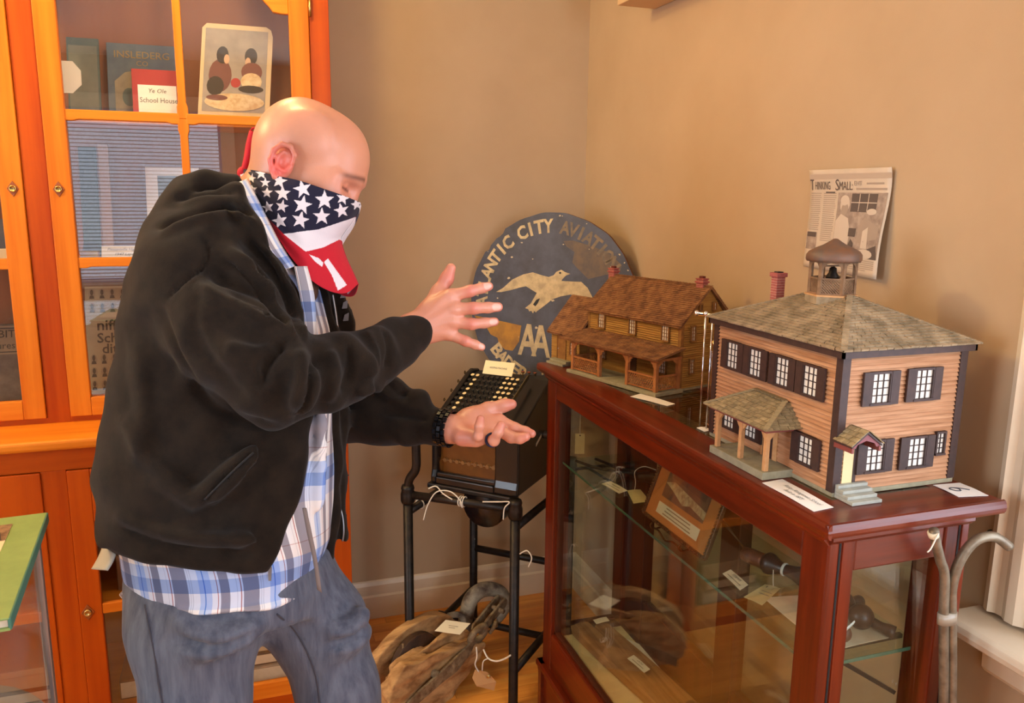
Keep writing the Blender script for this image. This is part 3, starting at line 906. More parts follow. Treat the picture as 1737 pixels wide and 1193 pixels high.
# cove moulding under the top
MB().prism([(0, 0), (.010, .0), (.010, -.006), (.004, -.012), (0, -.016)], (x0, y0, ZT - .024), (-1, 0, 0), (0, 0, 1), (0, y1 - y0, 0)).build('top_moulding', m_mahy, case)
MB().prism([(0, 0), (.008, .0), (.008, -.006), (.003, -.012), (0, -.014)], (x0, y0, ZT - .024), (0, -1, 0), (0, 0, 1), (x1 - x0, 0, 0)).build('top_moulding', m_mahx, case)
zb, ztop = .282, ZT - .024
pw = .05
for (px_, py_) in ((x0, y0), (x0, y1 - .06), (x1 - pw, y0), (x1 - pw, y1 - .06)):
    MB().box(px_, px_ + pw, py_, py_ + .06, .16, ztop).build('post', m_mah, case, bevel=.003)
# front rails and glazing beads
MB().box(x0 + .002, x0 + .03, y0 + .06, y1 - .06, .996, ztop).build('front_rail', m_mahy, case, bevel=.003)
MB().box(x0 + .002, x0 + .03, y0 + .06, y1 - .06, .16, zb).build('front_rail', m_mahy, case, bevel=.003)
MB().box(x0 + pw, x1 - pw, y0 + .002, y0 + .03, .992, ztop).build('end_rail', m_mahx, case, bevel=.003)
MB().box(x0 + pw, x1 - pw, y0 + .002, y0 + .03, .16, zb).build('end_rail', m_mahx, case, bevel=.003)
MB().box(x0 + pw, x1 - pw, y1 - .03, y1 - .002, 1.0, ztop).build('end_rail', m_mahx, case, bevel=.003)
MB().box(x0 + pw, x1 - pw, y1 - .03, y1 - .002, .16, zb).build('end_rail', m_mahx, case, bevel=.003)
MB().box(x1 - .03, x1 - .002, y0 + .06, y1 - .06, 1.0, ztop).build('back_rail', m_mahy, case, bevel=.003)
MB().box(x1 - .03, x1 - .002, y0 + .06, y1 - .06, .16, .395).build('back_rail', m_mahd, case, bevel=.003)
MB().box(x1 - .035, x1, 1.47, 1.545, .16, ztop).build('back_stile', m_mahd, case, bevel=.003)
MB().box(x1 - .035, x1 - .001, 1.92, 2.03, .16, ztop).build('back_stile', m_mahd, case, bevel=.003)
bd = .008
for ya in (y0 + .06, y1 - .06 - bd):
    MB().box(x0 + .012, x0 + .03, ya, ya + bd, zb, .996).build('glazing_bead', m_mahd, case)
MB().box(x0 + .012, x0 + .03, y0 + .06, y1 - .06, zb, zb + bd).build('glazing_bead', m_mahd, case)
# hinge gap lines of the end door
for xa in (x0 + .0185, x1 - .024):
    MB().box(xa, xa + .0035, y0 - .0012, y0 + .006, .17, ztop - .002).build('door_gap', m_dark, case)
    MB().box(xa + .006, xa + .0085, y0 - .0022, y0 + .006, .17, ztop - .002).build('door_bead', m_mah, case, bevel=.001)
# panes
MB().box(x0 + .018, x0 + .022, y0 + .05, y1 - .05, zb - .01, 1.005).build('glass_pane', m_caseglass, case)
MB().box(x0 + .04, x1 - .04, y0 + .014, y0 + .018, zb - .01, 1.005).build('glass_pane', m_caseglass, case)
MB().box(x0 + .04, x1 - .04, y1 - .018, y1 - .014, zb - .01, 1.005).build('glass_pane', m_caseglass, case)
MB().box(x1 - .018, x1 - .014, y0 + .05, y1 - .05, .39, 1.005).build('glass_pane', m_caseglass, case)
# plinth: moulded base and skirt
pl_ = [(0, .165), (-.012, .165), (-.016, .158), (-.016, .148), (-.010, .142), (-.004, .132), (-.002, .12), (-.002, 0), (.02, 0), (.02, .165)]
MB().prism(pl_, (x0, y0 - .012, 0), (1, 0, 0), (0, 0, 1), (0, y1 - y0 + .026, 0)).build('plinth', m_mahy, case)
MB().prism(pl_, (x0 - .012, y0, 0), (0, 1, 0), (0, 0, 1), (x1 - x0 + .016, 0, 0)).build('plinth', m_mahx, case)
MB().prism([(-u, v) for u, v in pl_], (x0 - .012, y1, 0), (0, 1, 0), (0, 0, 1), (x1 - x0 + .016, 0, 0)).build('plinth', m_mahx, case)
MB().box(x0 + .01, x1 - .01, y0 + .01, y1 - .01, .255, .2755).build('floor_board', m_mahd, case)
MB().box(x1 - .022, x1, y0, y1, 0, .16).build('plinth', m_mahd, case)
# cream liner paper on the case floor
LZ = .2765
m_liner = mat('cream liner paper', lin(214, 196, 150), .85, var=lin(206, 186, 138), vscale=9)
o = MB().box(x0 + .034, x1 - .05, y0 + .065, y1 - .07, LZ - .001, LZ).build('liner_paper', m_liner); tag(o, 'cream paper lining the floor of the display case', 'paper')
# glass shelf on brackets
ZS = .815
m_shelf = glass('shelf glass', (.86, .95, .90), 1.6)
m_edge = mat('green glass edge', lin(74, 112, 92), .15, spec=.7)
sh = thing('glass_shelf', 'clear glass shelf with green edge inside the display case', 'shelf', (.95, 1.5, ZS))
yn = .953
cpts = [(.84, yn), (1.03, yn)] + [(1.03 + .03 * math.sin(a), yn + .03 - .03 * math.cos(a)) for a in np.linspace(.2, 1.57, 5)] + [(1.06, 2.03), (.84, 2.03)]
MB().prism(cpts, (0, 0, ZS - .006), (1, 0, 0), (0, 1, 0), (0, 0, .006)).build('glass_plate', m_shelf, sh)
MB().box(.8385, .8397, yn, 2.03, ZS - .006, ZS).build('front_edge', m_edge, sh)
MB().box(.84, 1.035, yn - .0015, yn - .0003, ZS - .006, ZS).build('near_edge', m_edge, sh)
m_brk = mat('black bracket', (.018, .018, .018), .4, .6)
for yy in (1.0, 1.97):
    bk = MB().bar((1.062, yy, ZS - .010), (.86, yy, ZS - .010), .008, .007).build('bracket', m_brk, sh)
    MB().bar((1.06, yy, ZS - .12), (.90, yy, ZS - .012), .008, .007).build('bracket_brace', m_brk, bk)

# ---- things on the glass shelf
def flat_card(name, label, cat, pts, z, m, lines=(), thick=.0006, group=None, sx=None):
    """card lying flat; pts are its four corners (x,y) in reading order: top-left, top-right, bottom-right, bottom-left"""
    P = [np.array((x, y, z)) for x, y in pts]
    t = thing(name, label, cat, tuple(sum(P) / 4), group)
    b = MB()
    n = 8; G = np.zeros((n + 1, 3, 3))
    for i in range(n + 1):
        for j in range(3):
            u, v = i / n, j / 2
            p = (P[0] * (1 - u) + P[1] * u) * (1 - v) + (P[3] * (1 - u) + P[2] * u) * v
            p = p + np.array((0, 0, .0015 * (1 - math.cos(2 * math.pi * u)) * .3 + thick))
            G[i, j] = p
    b.grid(G[:, ::-1])
    b.build('card', m, t, solid=thick)
    xd = unit(P[1] - P[0] + P[2] - P[3]); yd = unit(P[0] - P[3] + P[1] - P[2])
    for (body, size, u, v, kw) in lines:
        p = (P[0] * (1 - u) + P[1] * u) * (1 - v) + (P[3] * (1 - u) + P[2] * u) * v + np.array((0, 0, thick + .0013))
        if body == '#':          # print too small to read: a thin printed line
            w_ = kw['width']
            MB().prism([(-w_ / 2, -size * .18), (w_ / 2, -size * .18), (w_ / 2, size * .18), (-w_ / 2, size * .18)], p, xd, yd, (0, 0, .0001)).build('printed_line', mat('pale line print', lin(150, 138, 118), .8), t)
        else:
            text('lettering', body, size, p, xd, yd, kw.pop('mat', m_ink), t, **kw)
    return t
m_card = mat('ivory card', lin(232, 220, 192), .8)
m_manila = mat('manila tag', lin(216, 196, 140), .8, var=lin(206, 184, 126), vscale=40)
flat_card('exhibit_label', 'small ivory printed label on the glass shelf left of the buff tag', 'label', [(.898, 1.826), (.910, 1.750), (.880, 1.738), (.868, 1.815)], ZS, m_card, [('#', .008, .5, .35, {'width': .035}), ('#', .007, .5, .7, {'width': .055})])
t = flat_card('manila_tag', 'buff string tag on the glass shelf beside the ivory label', 'tag', [(.909, 1.751), (.945, 1.748), (.929, 1.665), (.884, 1.666)], ZS, m_manila)
MB().tube(smooth_path([(.93, 1.75, ZS + .002), (.945, 1.775, ZS + .012), (.955, 1.80, ZS + .03), (.975, 1.79, ZS + .045), (1.0, 1.77, ZS + .04)], 6), .0009, 6).build('string', mat('white string', lin(214, 204, 186), .9), t, smooth=True)
m_string = MATS['white string']
flat_card('exhibit_label', 'ivory label marked STAMPS on the glass shelf', 'label', [(.908, 1.288), (.903, 1.221), (.875, 1.207), (.882, 1.277)], ZS, m_card, [('STAMPS', .009, .5, .32, {'width': .03}), ('#', .007, .5, .68, {'width': .05})])
t = flat_card('manila_tag', 'buff tag with bold print tied to the dark stamp handle', 'tag', [(.954, 1.190), (.936, 1.213), (.866, 1.182), (.880, 1.145)], ZS, m_manila, [('183', .010, .5, .15, {'width': .014, 'bold': .03}), ('#', .007, .4, .4, {'width': .02}), ('#', .007, .4, .55, {'width': .02})])
MB().tube(smooth_path([(.945, 1.2, ZS + .002), (.955, 1.215, ZS + .008), (.965, 1.23, ZS + .03)], 5), .0008, 6).build('string', m_string, t, smooth=True)
# dark wooden hand stamp lying on the shelf
m_ebony = mat('dark turned wood', lin(48, 32, 26), .35, var=lin(66, 42, 30), vscale=60)
m_brownw = mat('worn brown wood', lin(112, 62, 36), .5, var=lin(82, 46, 30), vscale=60)
hs = thing('hand_stamp', 'dark turned hand stamp handle lying behind the buff tag', 'stamp', (.96, 1.24, ZS))
p = np.array((.945, 1.305, ZS + .024)); q = np.array((1.01, 1.14, ZS + .024)); d = unit(q - p)
MB().lathe([(.008, 0), (.014, .004), (.016, .02), (.015, .045), (.017, .052)], p, d, 18).build('handle_end', m_brownw, hs, smooth=True)
MB().lathe([(.017, .052), (.022, .06), (.021, .068), (.013, .085), (.011, .10), (.014, .118), (.022, .14), (.024, .165), (.02, .178)], p, d, 18).build('handle', m_ebony, hs, smooth=True)
MB().lathe([(.0125, .094), (.0132, .095), (.0132, .098), (.0125, .099)], p, d, 16).build('string_wrap', m_string, hs, smooth=True)
o = MB().box(.985, 1.04, 1.105, 1.15, ZS + .0005, ZS + .05).build('ink_block', mat('black block', (.02, .018, .02), .4), bevel=.004); tag(o, 'small black block beside the hand stamp', 'block')
# round-headed stamps seen through the end pane
for i, (x, y, r, a, lab) in enumerate(((1.0, 1.075, .021, .3, 'round-headed dark stamp nearest the shelf back, first of three'), (.995, 1.025, .022, -.9, 'round-headed dark stamp with its shank towards the end pane'), (.935, 1.0, .015, 2.4, 'small round stamp with white lettering by the corner post'))):
    t = thing('round_stamp', lab, 'stamp', (x, y, ZS), 'round-headed stamps on the glass shelf')
    c = np.array((x, y, ZS + r + .0005))
    MB().sphere(c, r, 18, 12).build('knob', m_ebony if i < 2 else m_brownw, t, smooth=True)
    dd = np.array((math.cos(a), math.sin(a), -.25))
    MB().lathe([(.009, r * .8), (.008, r + .012), (.011, r + .025), (.012, r + .034), (.004, r + .035)], c, dd, 14).build('shank', m_ebony, t, smooth=True)
    if i == 2:
        MB().obox(c + np.array((-.014, -.018, .012)), (.028, .010, .006), (0, .002, .002), (0, -.003, .006)).build('paper_slip', m_white, t)
flat_card('paper_sheet', 'cream paper under the round-headed stamps on the shelf', 'paper', [(.90, 1.17), (1.04, 1.14), (1.03, .985), (.89, .98)], ZS - .0004, m_paper)
# framed photograph on a wire easel
fr = thing('framed_photo', 'beaded gilt frame with brown mat and old house photograph on an easel', 'picture frame', (.9, 1.44, ZS))
bl = np.array((.862, 1.572, ZS + .018)); br = np.array((.862, 1.312, ZS + .018))
fx = br - bl; fy = np.array((.085, .02, .195))
nn = unit(np.cross(fx, fy))
def onf(u, v, lift=0.0):
    return bl + fx * u + fy * v + nn * lift
m_gilt = mat('bronze beaded frame', lin(112, 80, 44), .4, .5, var=lin(70, 46, 24), vscale=300)
MB().obox(onf(.02, .02, -.006), fx * .96, fy * .96, nn * .005).build('backing', m_boxd, fr)
for (a, b_) in (((0, 0), (1, 0)), ((1, 0), (1, 1)), ((1, 1), (0, 1)), ((0, 1), (0, 0))):
    e = MB().bar(onf(*a), onf(*b_), .008, .010, nn).build('frame_rail', m_gilt, fr, bevel=.002)
    L = np.linalg.norm(onf(*a) - onf(*b_)); k = int(L / .0072)
    bb = MB()
    for i in range(k):
        s = (i + .5) / k
        bb.sphere(onf(a[0] + (b_[0] - a[0]) * s, a[1] + (b_[1] - a[1]) * s, .0055), .0032, 6, 4)
    bb.build('beading', m_gilt, e, smooth=True, kind='stuff')
def patchf(name, pts, m, lift):
    me = bpy.data.meshes.new(name); me.from_pydata([tuple(onf(u, v, lift)) for u, v in pts], [], [tuple(range(len(pts)))])
    return obj(name, me, m, fr)
patchf('mat_board', [(0.02, 0.02), (.98, .02), (.98, .98), (.02, .98)], mat('tan photo mat', lin(196, 122, 62), .8), .0004)
patchf('photo_print', [(.17, .27), (.83, .27), (.83, .92), (.17, .92)], mat('sepia photo', lin(92, 68, 50), .7, var=lin(120, 94, 72), vscale=22), .0010)
patchf('photo_path', [(.17, .42), (.3, .47), (.83, .38), (.83, .30), (.6, .34), (.5, .30), (.3, .38)], mat('photo light', lin(206, 184, 140), .8, var=lin(150, 124, 90), vscale=70), .0014)
patchf('photo_house', [(.25, .5), (.25, .72), (.38, .82), (.62, .80), (.78, .68), (.78, .46)], mat('photo dark', lin(70, 50, 40), .7, var=lin(88, 66, 52), vscale=40), .0014)
patchf('photo_sky', [(.17, .92), (.45, .92), (.3, .82), (.24, .76), (.17, .78)], mat('photo sky', lin(150, 132, 112), .8), .0014)
patchf('caption_card', [(.17, .09), (.83, .09), (.83, .21), (.17, .21)], m_card, .0014)
for v, w in ((.185, .12), (.15, .13), (.115, .14)):
    patchf('caption_line', [(.5 - w * 1.6, v - .006), (.5 + w * 1.6, v - .006), (.5 + w * 1.6, v + .006), (.5 - w * 1.6, v + .006)], mat('pale print', lin(150, 134, 108), .8), .0018)
MB().obox(onf(.02, .02, .003), fx * .96, fy * .96, nn * .001).build('frame_glass', m_caseglass, fr)
m_wire = mat('twisted bronze wire', lin(92, 66, 40), .35, .8)
ez = thing('wire_easel', 'small twisted bronze wire easel holding the framed photograph', 'easel', (.9, 1.44, ZS))
for u in (.25, .72):
    MB().tube(smooth_path([onf(u, .5, -.012), onf(u, .02, -.012), onf(u, -.05, -.006), onf(u, -.075, .008), onf(u, -.045, .016), onf(u, -.02, .013)], 5), .0022, 7).build('easel_hook', m_wire, ez, smooth=True)
MB().tube(smooth_path([onf(.25, -.065, .004), onf(.36, -.05, .010), onf(.48, -.09, .008), onf(.6, -.05, .010), onf(.72, -.065, .004)], 6), .0022, 7).build('scroll_bar', m_wire, ez, smooth=True)
MB().tube([onf(.72, .5, -.012), (.985, 1.35, ZS + .003), (.985, 1.33, ZS + .003), onf(.78, .42, -.012)], .0018, 7).build('back_strut', m_wire, ez, smooth=True)
# pliers / pincers at the far end of the shelf with a hanging tag
m_iron = mat('old black iron', lin(36, 30, 26), .5, .6, var=lin(56, 44, 34), vscale=60)
t = thing('iron_pincers', 'old iron pincers lying at the far end of the glass shelf', 'tool', (.95, 1.85, ZS))
MB().tube(smooth_path([(.87, 1.99, ZS + .006), (.90, 1.92, ZS + .006), (.94, 1.87, ZS + .008), (1.0, 1.83, ZS + .008), (1.03, 1.80, ZS + .006)], 6), [.004] * 25, 8).build('handle_bar', m_iron, t, smooth=True)
MB().tube(smooth_path([(.93, 1.99, ZS + .006), (.94, 1.93, ZS + .010), (.95, 1.87, ZS + .014), (1.02, 1.86, ZS + .012), (1.04, 1.84, ZS + .006)], 6), .004, 8).build('handle_bar', m_iron, t, smooth=True)
MB().lathe([(.009, -.003), (.010, 0), (.010, .012), (.007, .015)], (.945, 1.872, ZS + .004), (0, 0, 1), 14).build('pivot', m_iron, t, smooth=True)
o = thing('hanging_tag', 'blank buff tag hanging on a string at the far end of the case', 'tag', (.858, 1.96, .86))
MB().prism([(-.013, -.03), (.013, -.03), (.013, .028), (-.013, .028)], (.862, 1.95, .885), (.95, -.31, 0), (0, 0, 1), (.0002, .0006, 0)).build('tag_card', m_manila, o)
MB().lathe([(.0018, 0), (.0018, .0015)], (.862, 1.9495, .908), (-.31, -.95, 0), 10).build('eyelet', m_dark, o)
MB().cyl((.862, 1.9505, .908), (.862, 1.951, .99), .0007, n=6).build('string', m_string, o)
MB().cyl((.835, 1.951, .992), (.90, 1.951, .992), .002, n=8).build('hanger_bar', m_brk, o)
# spare dark iron piece on the shelf
o = MB().tube(smooth_path([(.965, 1.80, ZS + .013), (.99, 1.77, ZS + .02), (1.01, 1.72, ZS + .02), (1.03, 1.66, ZS + .013)], 5), [.012, .013, .014, .015, .016, .018, .018, .018, .018, .02, .02, .02, .018, .015, .012, .01], 12).build('iron_wedge', m_iron, smooth=True)
tag(o, 'dark iron wedge behind the buff string tag', 'tool')

# ---- things on the floor of the case: rough boards, notes, mallet
m_board = wood('weathered lath', lin(164, 118, 70), lin(128, 86, 46), 'Y', 60, .8, .03, bump=.5, rand=.1)
def rough_board(name, label, p, q, w, h, z, jag=.012):
    p = np.array((*p, z)); q = np.array((*q, z)); d = q - p; L = np.linalg.norm(d); d /= L; s = np.array((-d[1], d[0], 0))
    n = 14; G = []
    b = MB(); nr = 10
    for i in range(n + 1):
        u = i / n
        w_ = w * (1 + .06 * math.sin(7 * u + w * 90)); e = jag * rng.normal() * (i in (0, n))
        ring = []
        for k in range(nr):
            a = 2 * math.pi * k / nr + .3
            cx, cy = math.cos(a), math.sin(a)
            sx = math.copysign(abs(cx) ** .35, cx) * w_ / 2; sy = (math.copysign(abs(cy) ** .35, cy) + 1) * h / 2
            ex = jag * rng.normal() if i in (0, n) else 0
            ring.append(p + d * (L * u + ex) + s * sx + np.array((0, 0, sy)))
        G.append(ring)
    b.grid([g + [g[0]] for g in G])
    b.add([x for x in G[0]], [tuple(range(nr))]); b.add([x for x in G[-1]], [tuple(range(nr))[::-1]])
    o = b.build(name, m_board)
    tag(o, label, 'board', 'weathered boards on the case floor')
    return o
rough_board('weathered_board', 'thick weathered board nearest the glass on the case floor', (.905, 2.0), (.965, 1.54), .062, .035, LZ)
rough_board('weathered_board', 'thinner weathered board lying behind the thick one', (.968, 1.995), (1.020, 1.56), .05, .028, LZ)
flat_card('lath_label', 'white label marked LATH lying on the weathered boards', 'label', [(.975, 1.80), (.985, 1.725), (.962, 1.715), (.950, 1.79)], LZ + .037, m_card, [('LATH', .009, .5, .3, {'width': .022}), ('#', .007, .5, .68, {'width': .05})])
flat_card('handwritten_note', 'white handwritten note under the weathered boards', 'paper', [(1.0, 1.97), (1.045, 1.90), (1.04, 1.60), (.99, 1.62)], LZ, mat('note paper', lin(222, 214, 196), .8, var=lin(210, 200, 180), vscale=30))
flat_card('case_card', 'small blank card standing low at the far end of the case', 'card', [(.945, 2.005), (.99, 2.01), (.99, 1.985), (.945, 1.98)], LZ + .037, m_card)
ml = thing('wooden_mallet', 'brown wooden mallet head with a curled paper label', 'mallet', (1.0, 1.44, LZ))
MB().lathe([(.036, -.065), (.042, -.06), (.046, -.03), (.048, 0), (.046, .03), (.042, .06), (.036, .065)], (.985, 1.45, LZ + .048), (.35, -.94, 0), 22).build('mallet_head', wood('mallet wood', lin(120, 72, 42), lin(90, 52, 30), 'Y', 50, .6, .1), ml, smooth=True)
MB().cyl((.985, 1.45, LZ + .05), (.87, 1.40, LZ + .02), .012, .014, 12).build('mallet_handle', MATS['mallet wood'], ml, smooth=True)
# curled paper label on the mallet
ax_ = unit((.35, -.94, 0)); sd = unit(np.cross(ax_, (0, 0, 1)))
G = np.zeros((15, 3, 3))
for i in range(15):
    a = math.radians(100 - i * 7.5)
    for j in range(3):
        G[i, j] = np.array((.985, 1.45, LZ + .048)) + ax_ * (-.03 + .012 * j + .0032 * i) + (sd * math.cos(a) + np.array((0, 0, 1)) * math.sin(a)) * .0495
lb = MB().grid(G).build('paper_label', m_card, ml, solid=.0005)
c = G[5, 1]; text('lettering', 'Wooden Mallet', .010, c + np.array((0, 0, .0012)), unit(G[9, 1] - G[2, 1]), unit(G[5, 0] - G[5, 2]), m_ink, lb, width=.055, lift=.0012)

# cards lying on top of the case
CZ = ZT + .0002
flat_card('school_name_card', 'long white name card lying in front of the schoolhouse porch', 'card', [(.859, 1.089), (.855, .958), (.814, .953), (.815, 1.084)], CZ, m_white, [('Risley Risingtown School', .011, .55, .36, {'width': .092, 'shear': .3, 'mat': m_inkg}), ('Built in 1873', .011, .5, .68, {'width': .045, 'shear': .3, 'mat': m_inkg})])
flat_card('number_card', 'white card with a handwritten 6 at the right end of the case top', 'card', [(1.081, .935), (1.085, .99), (1.138, .985), (1.133, .925)], CZ, m_white)
gb = smooth_path([(1.108, .935, CZ + .0016), (1.116, .958, CZ + .0016), (1.112, .975, CZ + .0016)], 3)
six = smooth_path([(1.122, .951, CZ + .002), (1.112, .962, CZ + .002), (1.099, .968, CZ + .002), (1.0935, .963, CZ + .002), (1.097, .955, CZ + .002), (1.105, .953, CZ + .002), (1.108, .960, CZ + .002), (1.104, .966, CZ + .002)], 5)
MB().tube(six, .0011, 6).build('handwritten_six', mat('pencil', (.06, .06, .07), .6), bpy.data.objects['number_card'], smooth=True)
flat_card('farmhouse_card', 'white name card lying in front of the farmhouse porch', 'card', [(.91, 1.703), (.941, 1.592), (.914, 1.580), (.872, 1.684)], CZ, m_white)
flat_card('small_blank_card', 'tiny white card by the foot of the clear acrylic stand', 'card', [(.884, 1.405), (.905, 1.405), (.905, 1.375), (.884, 1.375)], CZ, m_white)
# clear stand with chrome rods between the two model houses
st = thing('acrylic_stand', 'clear acrylic sheet hung from chrome rods between the model houses', 'stand', (.9, 1.40, ZT))
m_chrome = mat('chrome', (.75, .76, .78), .12, 1.0)
MB().cyl((.893, 1.408, ZT), (.893, 1.408, ZT + .235), .0018, n=10).build('rod', m_chrome, st, smooth=True)
MB().cyl((.899, 1.392, ZT), (.899, 1.392, ZT + .235), .0015, n=10).build('rod', m_chrome, st, smooth=True)
MB().bar((.886, 1.425, ZT + .237), (.91, 1.375, ZT + .237), .006, .007).build('cross_bar', m_chrome, st, bevel=.002)
MB().sphere((.884, 1.428, ZT + .238), .006, 12, 8).build('finial', m_chrome, st, smooth=True)
MB().sphere((.893, 1.408, ZT + .239), .0055, 12, 8).build('finial', m_chrome, st, smooth=True)
MB().box(.900, .9025, 1.37, 1.398, ZT + .012, ZT + .165).build('acrylic_sheet', glass('acrylic', (.86, .88, .86), 3.0), st)
MB().tube([(.9, 1.384, ZT + .235), (.9012, 1.384, ZT + .165)], .0007, 6).build('wire', m_chrome, st)
MB().lathe([(.002, 0), (.0055, .004), (.006, .010), (.002, .014)], (.9012, 1.384, ZT + .175), n=12).build('weight', m_brass, st, smooth=True)
for p, q in (((.8995, 1.37, ZT + .012), (.8995, 1.398, ZT + .012)), ((.8995, 1.37, ZT + .012), (.8995, 1.37, ZT + .165)), ((.8995, 1.37, ZT + .04), (.8995, 1.398, ZT + .06))):
    MB().cyl(p, q, .0009, n=6).build('edge_wire', m_chrome, st)
# ------------------------------------------------------------------ model houses
m_clap = mat('school clapboard wood', lin(196, 146, 106), .7, var=lin(162, 110, 70), vscale=1.0, stretch=(9, 9, 150), bump=0)
m_brownt = mat('dark brown model paint', lin(66, 42, 34), .6, var=lin(54, 34, 28), vscale=80)
m_shing = mat('grey brown shingle', lin(172, 150, 118), .85, var=lin(124, 106, 78), vscale=34, bump=.25, bscale=400)
m_shing2 = mat('red brown shingle', lin(150, 104, 64), .85, var=lin(104, 66, 40), vscale=40, bump=.25, bscale=400)
m_curt = mat('white window backing', lin(236, 228, 214), .8)
m_stonep = mat('grey green model base', lin(158, 150, 122), .85, var=lin(140, 134, 108), vscale=60)
m_redp = mat('dull red model trim', lin(130, 62, 54), .6)
m_pinep = mat('raw pine model post', lin(206, 156, 104), .7, var=lin(190, 138, 86), vscale=70)
m_brick = mat('model brick', lin(172, 92, 84), .8, var=lin(150, 74, 68), vscale=200)
m_mortar = mat('model mortar', lin(196, 158, 140), .9)
def clapboards(b, o, along, normal, L, z0, z1, step, proud=.0034):
    """overlapping courses as wedges on a wall face"""
    o, along, normal = (np.array(t, float) for t in (o, along, normal))
    n = int((z1 - z0) / step)
    for i in range(n):
        za = z0 + i * step; zb = za + step * 1.02
        p = o + along * 0; j = .0004 * rng.random()
        b.prism([(0, za), (proud + j, za + .0004), (proud + j, za + .0012), (.0003, zb), (0, zb)], o, normal, (0, 0, 1), along * L)
def roof_shingles(b, A, B, C_, D, rows, cols, th=.0026, jit=.12, lift=.0008):
    """shingle courses on the quad A,B (eave) - D,C (ridge side): A-D and B-C run up the slope. Each shingle a thin slab."""
    A, B, C_, D = (np.array(t, float) for t in (A, B, C_, D))
    n = unit(np.cross(B - A, D - A))
    if n[2] < 0:
        n = -n
    W0 = np.linalg.norm(B - A)
    for r_ in range(rows):
        v0 = r_ / rows; v1 = min(1.0, (r_ + 1.5) / rows)
        e0, e1 = A + (D - A) * v0, B + (C_ - B) * v0
        f0, f1 = A + (D - A) * v1, B + (C_ - B) * v1
        w = np.linalg.norm(e1 - e0)
        k = max(1, int(round(cols * w / W0)))
        off = .5 * (r_ % 2)
        cuts = [0.0] + sorted(min(1, max(0, (i + off + jit * rng.normal()) / k)) for i in range(1, k)) + [1.0]
        for u0, u1 in zip(cuts[:-1], cuts[1:]):
            if u1 - u0 < .004:
                continue
            h = th * (1 + .4 * rng.random())
            dn = unit(D - A) * (-.002 * rng.random())
            lo0, lo1 = e0 + (e1 - e0) * u0 + dn, e0 + (e1 - e0) * (u1 - .06 / k) + dn
            hi0, hi1 = f0 + (f1 - f0) * u0, f0 + (f1 - f0) * (u1 - .06 / k)
            b.add([lo0 + n * lift, lo1 + n * lift, hi1, hi0, lo0 + n * (h + lift), lo1 + n * (h + lift), hi1 + n * lift, hi0 + n * lift],
                  [(3, 2, 1, 0), (4, 5, 6, 7), (0, 1, 5, 4), (1, 2, 6, 5), (2, 3, 7, 6), (3, 0, 4, 7)])
def model_window(parent, c, ax, nrm, w, h, cols=3, rows=4, shutter=0.0, fm=None, xf=None, fw=.004):
    """framed sash window at centre c on a wall, ax along the wall, nrm outwards"""
    c, ax, nrm = (np.array(t, float) for t in (c, ax, nrm)); up = np.array((0, 0, 1.0))
    fm = fm or m_brownt
    def slab(b, u0, u1, v0, v1, d0, d1):
        b.obox(c + ax * u0 + up * v0 + nrm * d0, ax * (u1 - u0), nrm * (d1 - d0), up * (v1 - v0)) if np.dot(np.cross(ax, nrm), up) > 0 else b.obox(c + ax * u1 + up * v0 + nrm * d0, ax * (u0 - u1), nrm * (d1 - d0), up * (v1 - v0))
        return b
    b = MB(xf)
    slab(b, -w / 2 - fw, -w / 2, -h / 2 - fw, h / 2 + fw, 0, .006); slab(b, w / 2, w / 2 + fw, -h / 2 - fw, h / 2 + fw, 0, .006)
    slab(b, -w / 2, w / 2, h / 2, h / 2 + fw, 0, .006); slab(b, -w / 2 - fw, w / 2 + fw, -h / 2 - fw, -h / 2, 0, .0075)
    wo = b.build('window', fm, parent)
    slab(MB(xf), -w / 2, w / 2, -h / 2, h / 2, .0015, .0022).build('pane', m_curt, wo)
    b = MB(xf)
    for i in range(1, cols):
        u = -w / 2 + w * i / cols; slab(b, u - .0006, u + .0006, -h / 2, h / 2, .0022, .0040)
    for j in range(1, rows):
        v = -h / 2 + h * j / rows; slab(b, -w / 2, w / 2, v - .0006, v + .0006, .0022, .0040)
    b.build('muntins', fm, wo)
    if shutter:
        for s in (-1, 1):
            u0 = s * (w / 2 + fw * .6)
            slab(MB(xf), min(u0, u0 + s * shutter), max(u0, u0 + s * shutter), -h / 2 - fw, h / 2 + fw, .0025, .0065).build('shutter', m_brownt, wo)
    return wo

# ---- schoolhouse
sx0, sx1, sy0, sy1, sz1 = .885, 1.128, .998, 1.350, 1.315
sc = thing('model_schoolhouse', 'two-storey model schoolhouse with hipped shingle roof and bell cupola', 'model house', ((sx0 + sx1) / 2, (sy0 + sy1) / 2, ZT))
MB().box(sx0 + .002, sx1 - .002, sy0 + .002, sy1 - .002, ZT, sz1).build('walls', m_clap, sc)
MB().box(sx0 - .003, sx1 + .003, sy0 - .004, sy1 + .003, ZT + .0002, ZT + .008).build('foundation', m_stonep, sc, bevel=.001)
b = MB(); clapboards(b, (sx0, sy0, 0), (0, 1, 0), (-1, 0, 0), sy1 - sy0, ZT + .008, sz1 - .004, .0071); b.build('clapboards', m_clap, sc, kind='stuff')
b = MB(); clapboards(b, (sx0, sy0, 0), (1, 0, 0), (0, -1, 0), sx1 - sx0, ZT + .008, sz1 - .004, .0071); b.build('clapboards', m_clap, sc, kind='stuff')
b = MB(); clapboards(b, (sx0, sy1, 0), (1, 0, 0), (0, 1, 0), sx1 - sx0, ZT + .008, sz1 - .004, .0071); b.build('clapboards', m_clap, sc, kind='stuff')
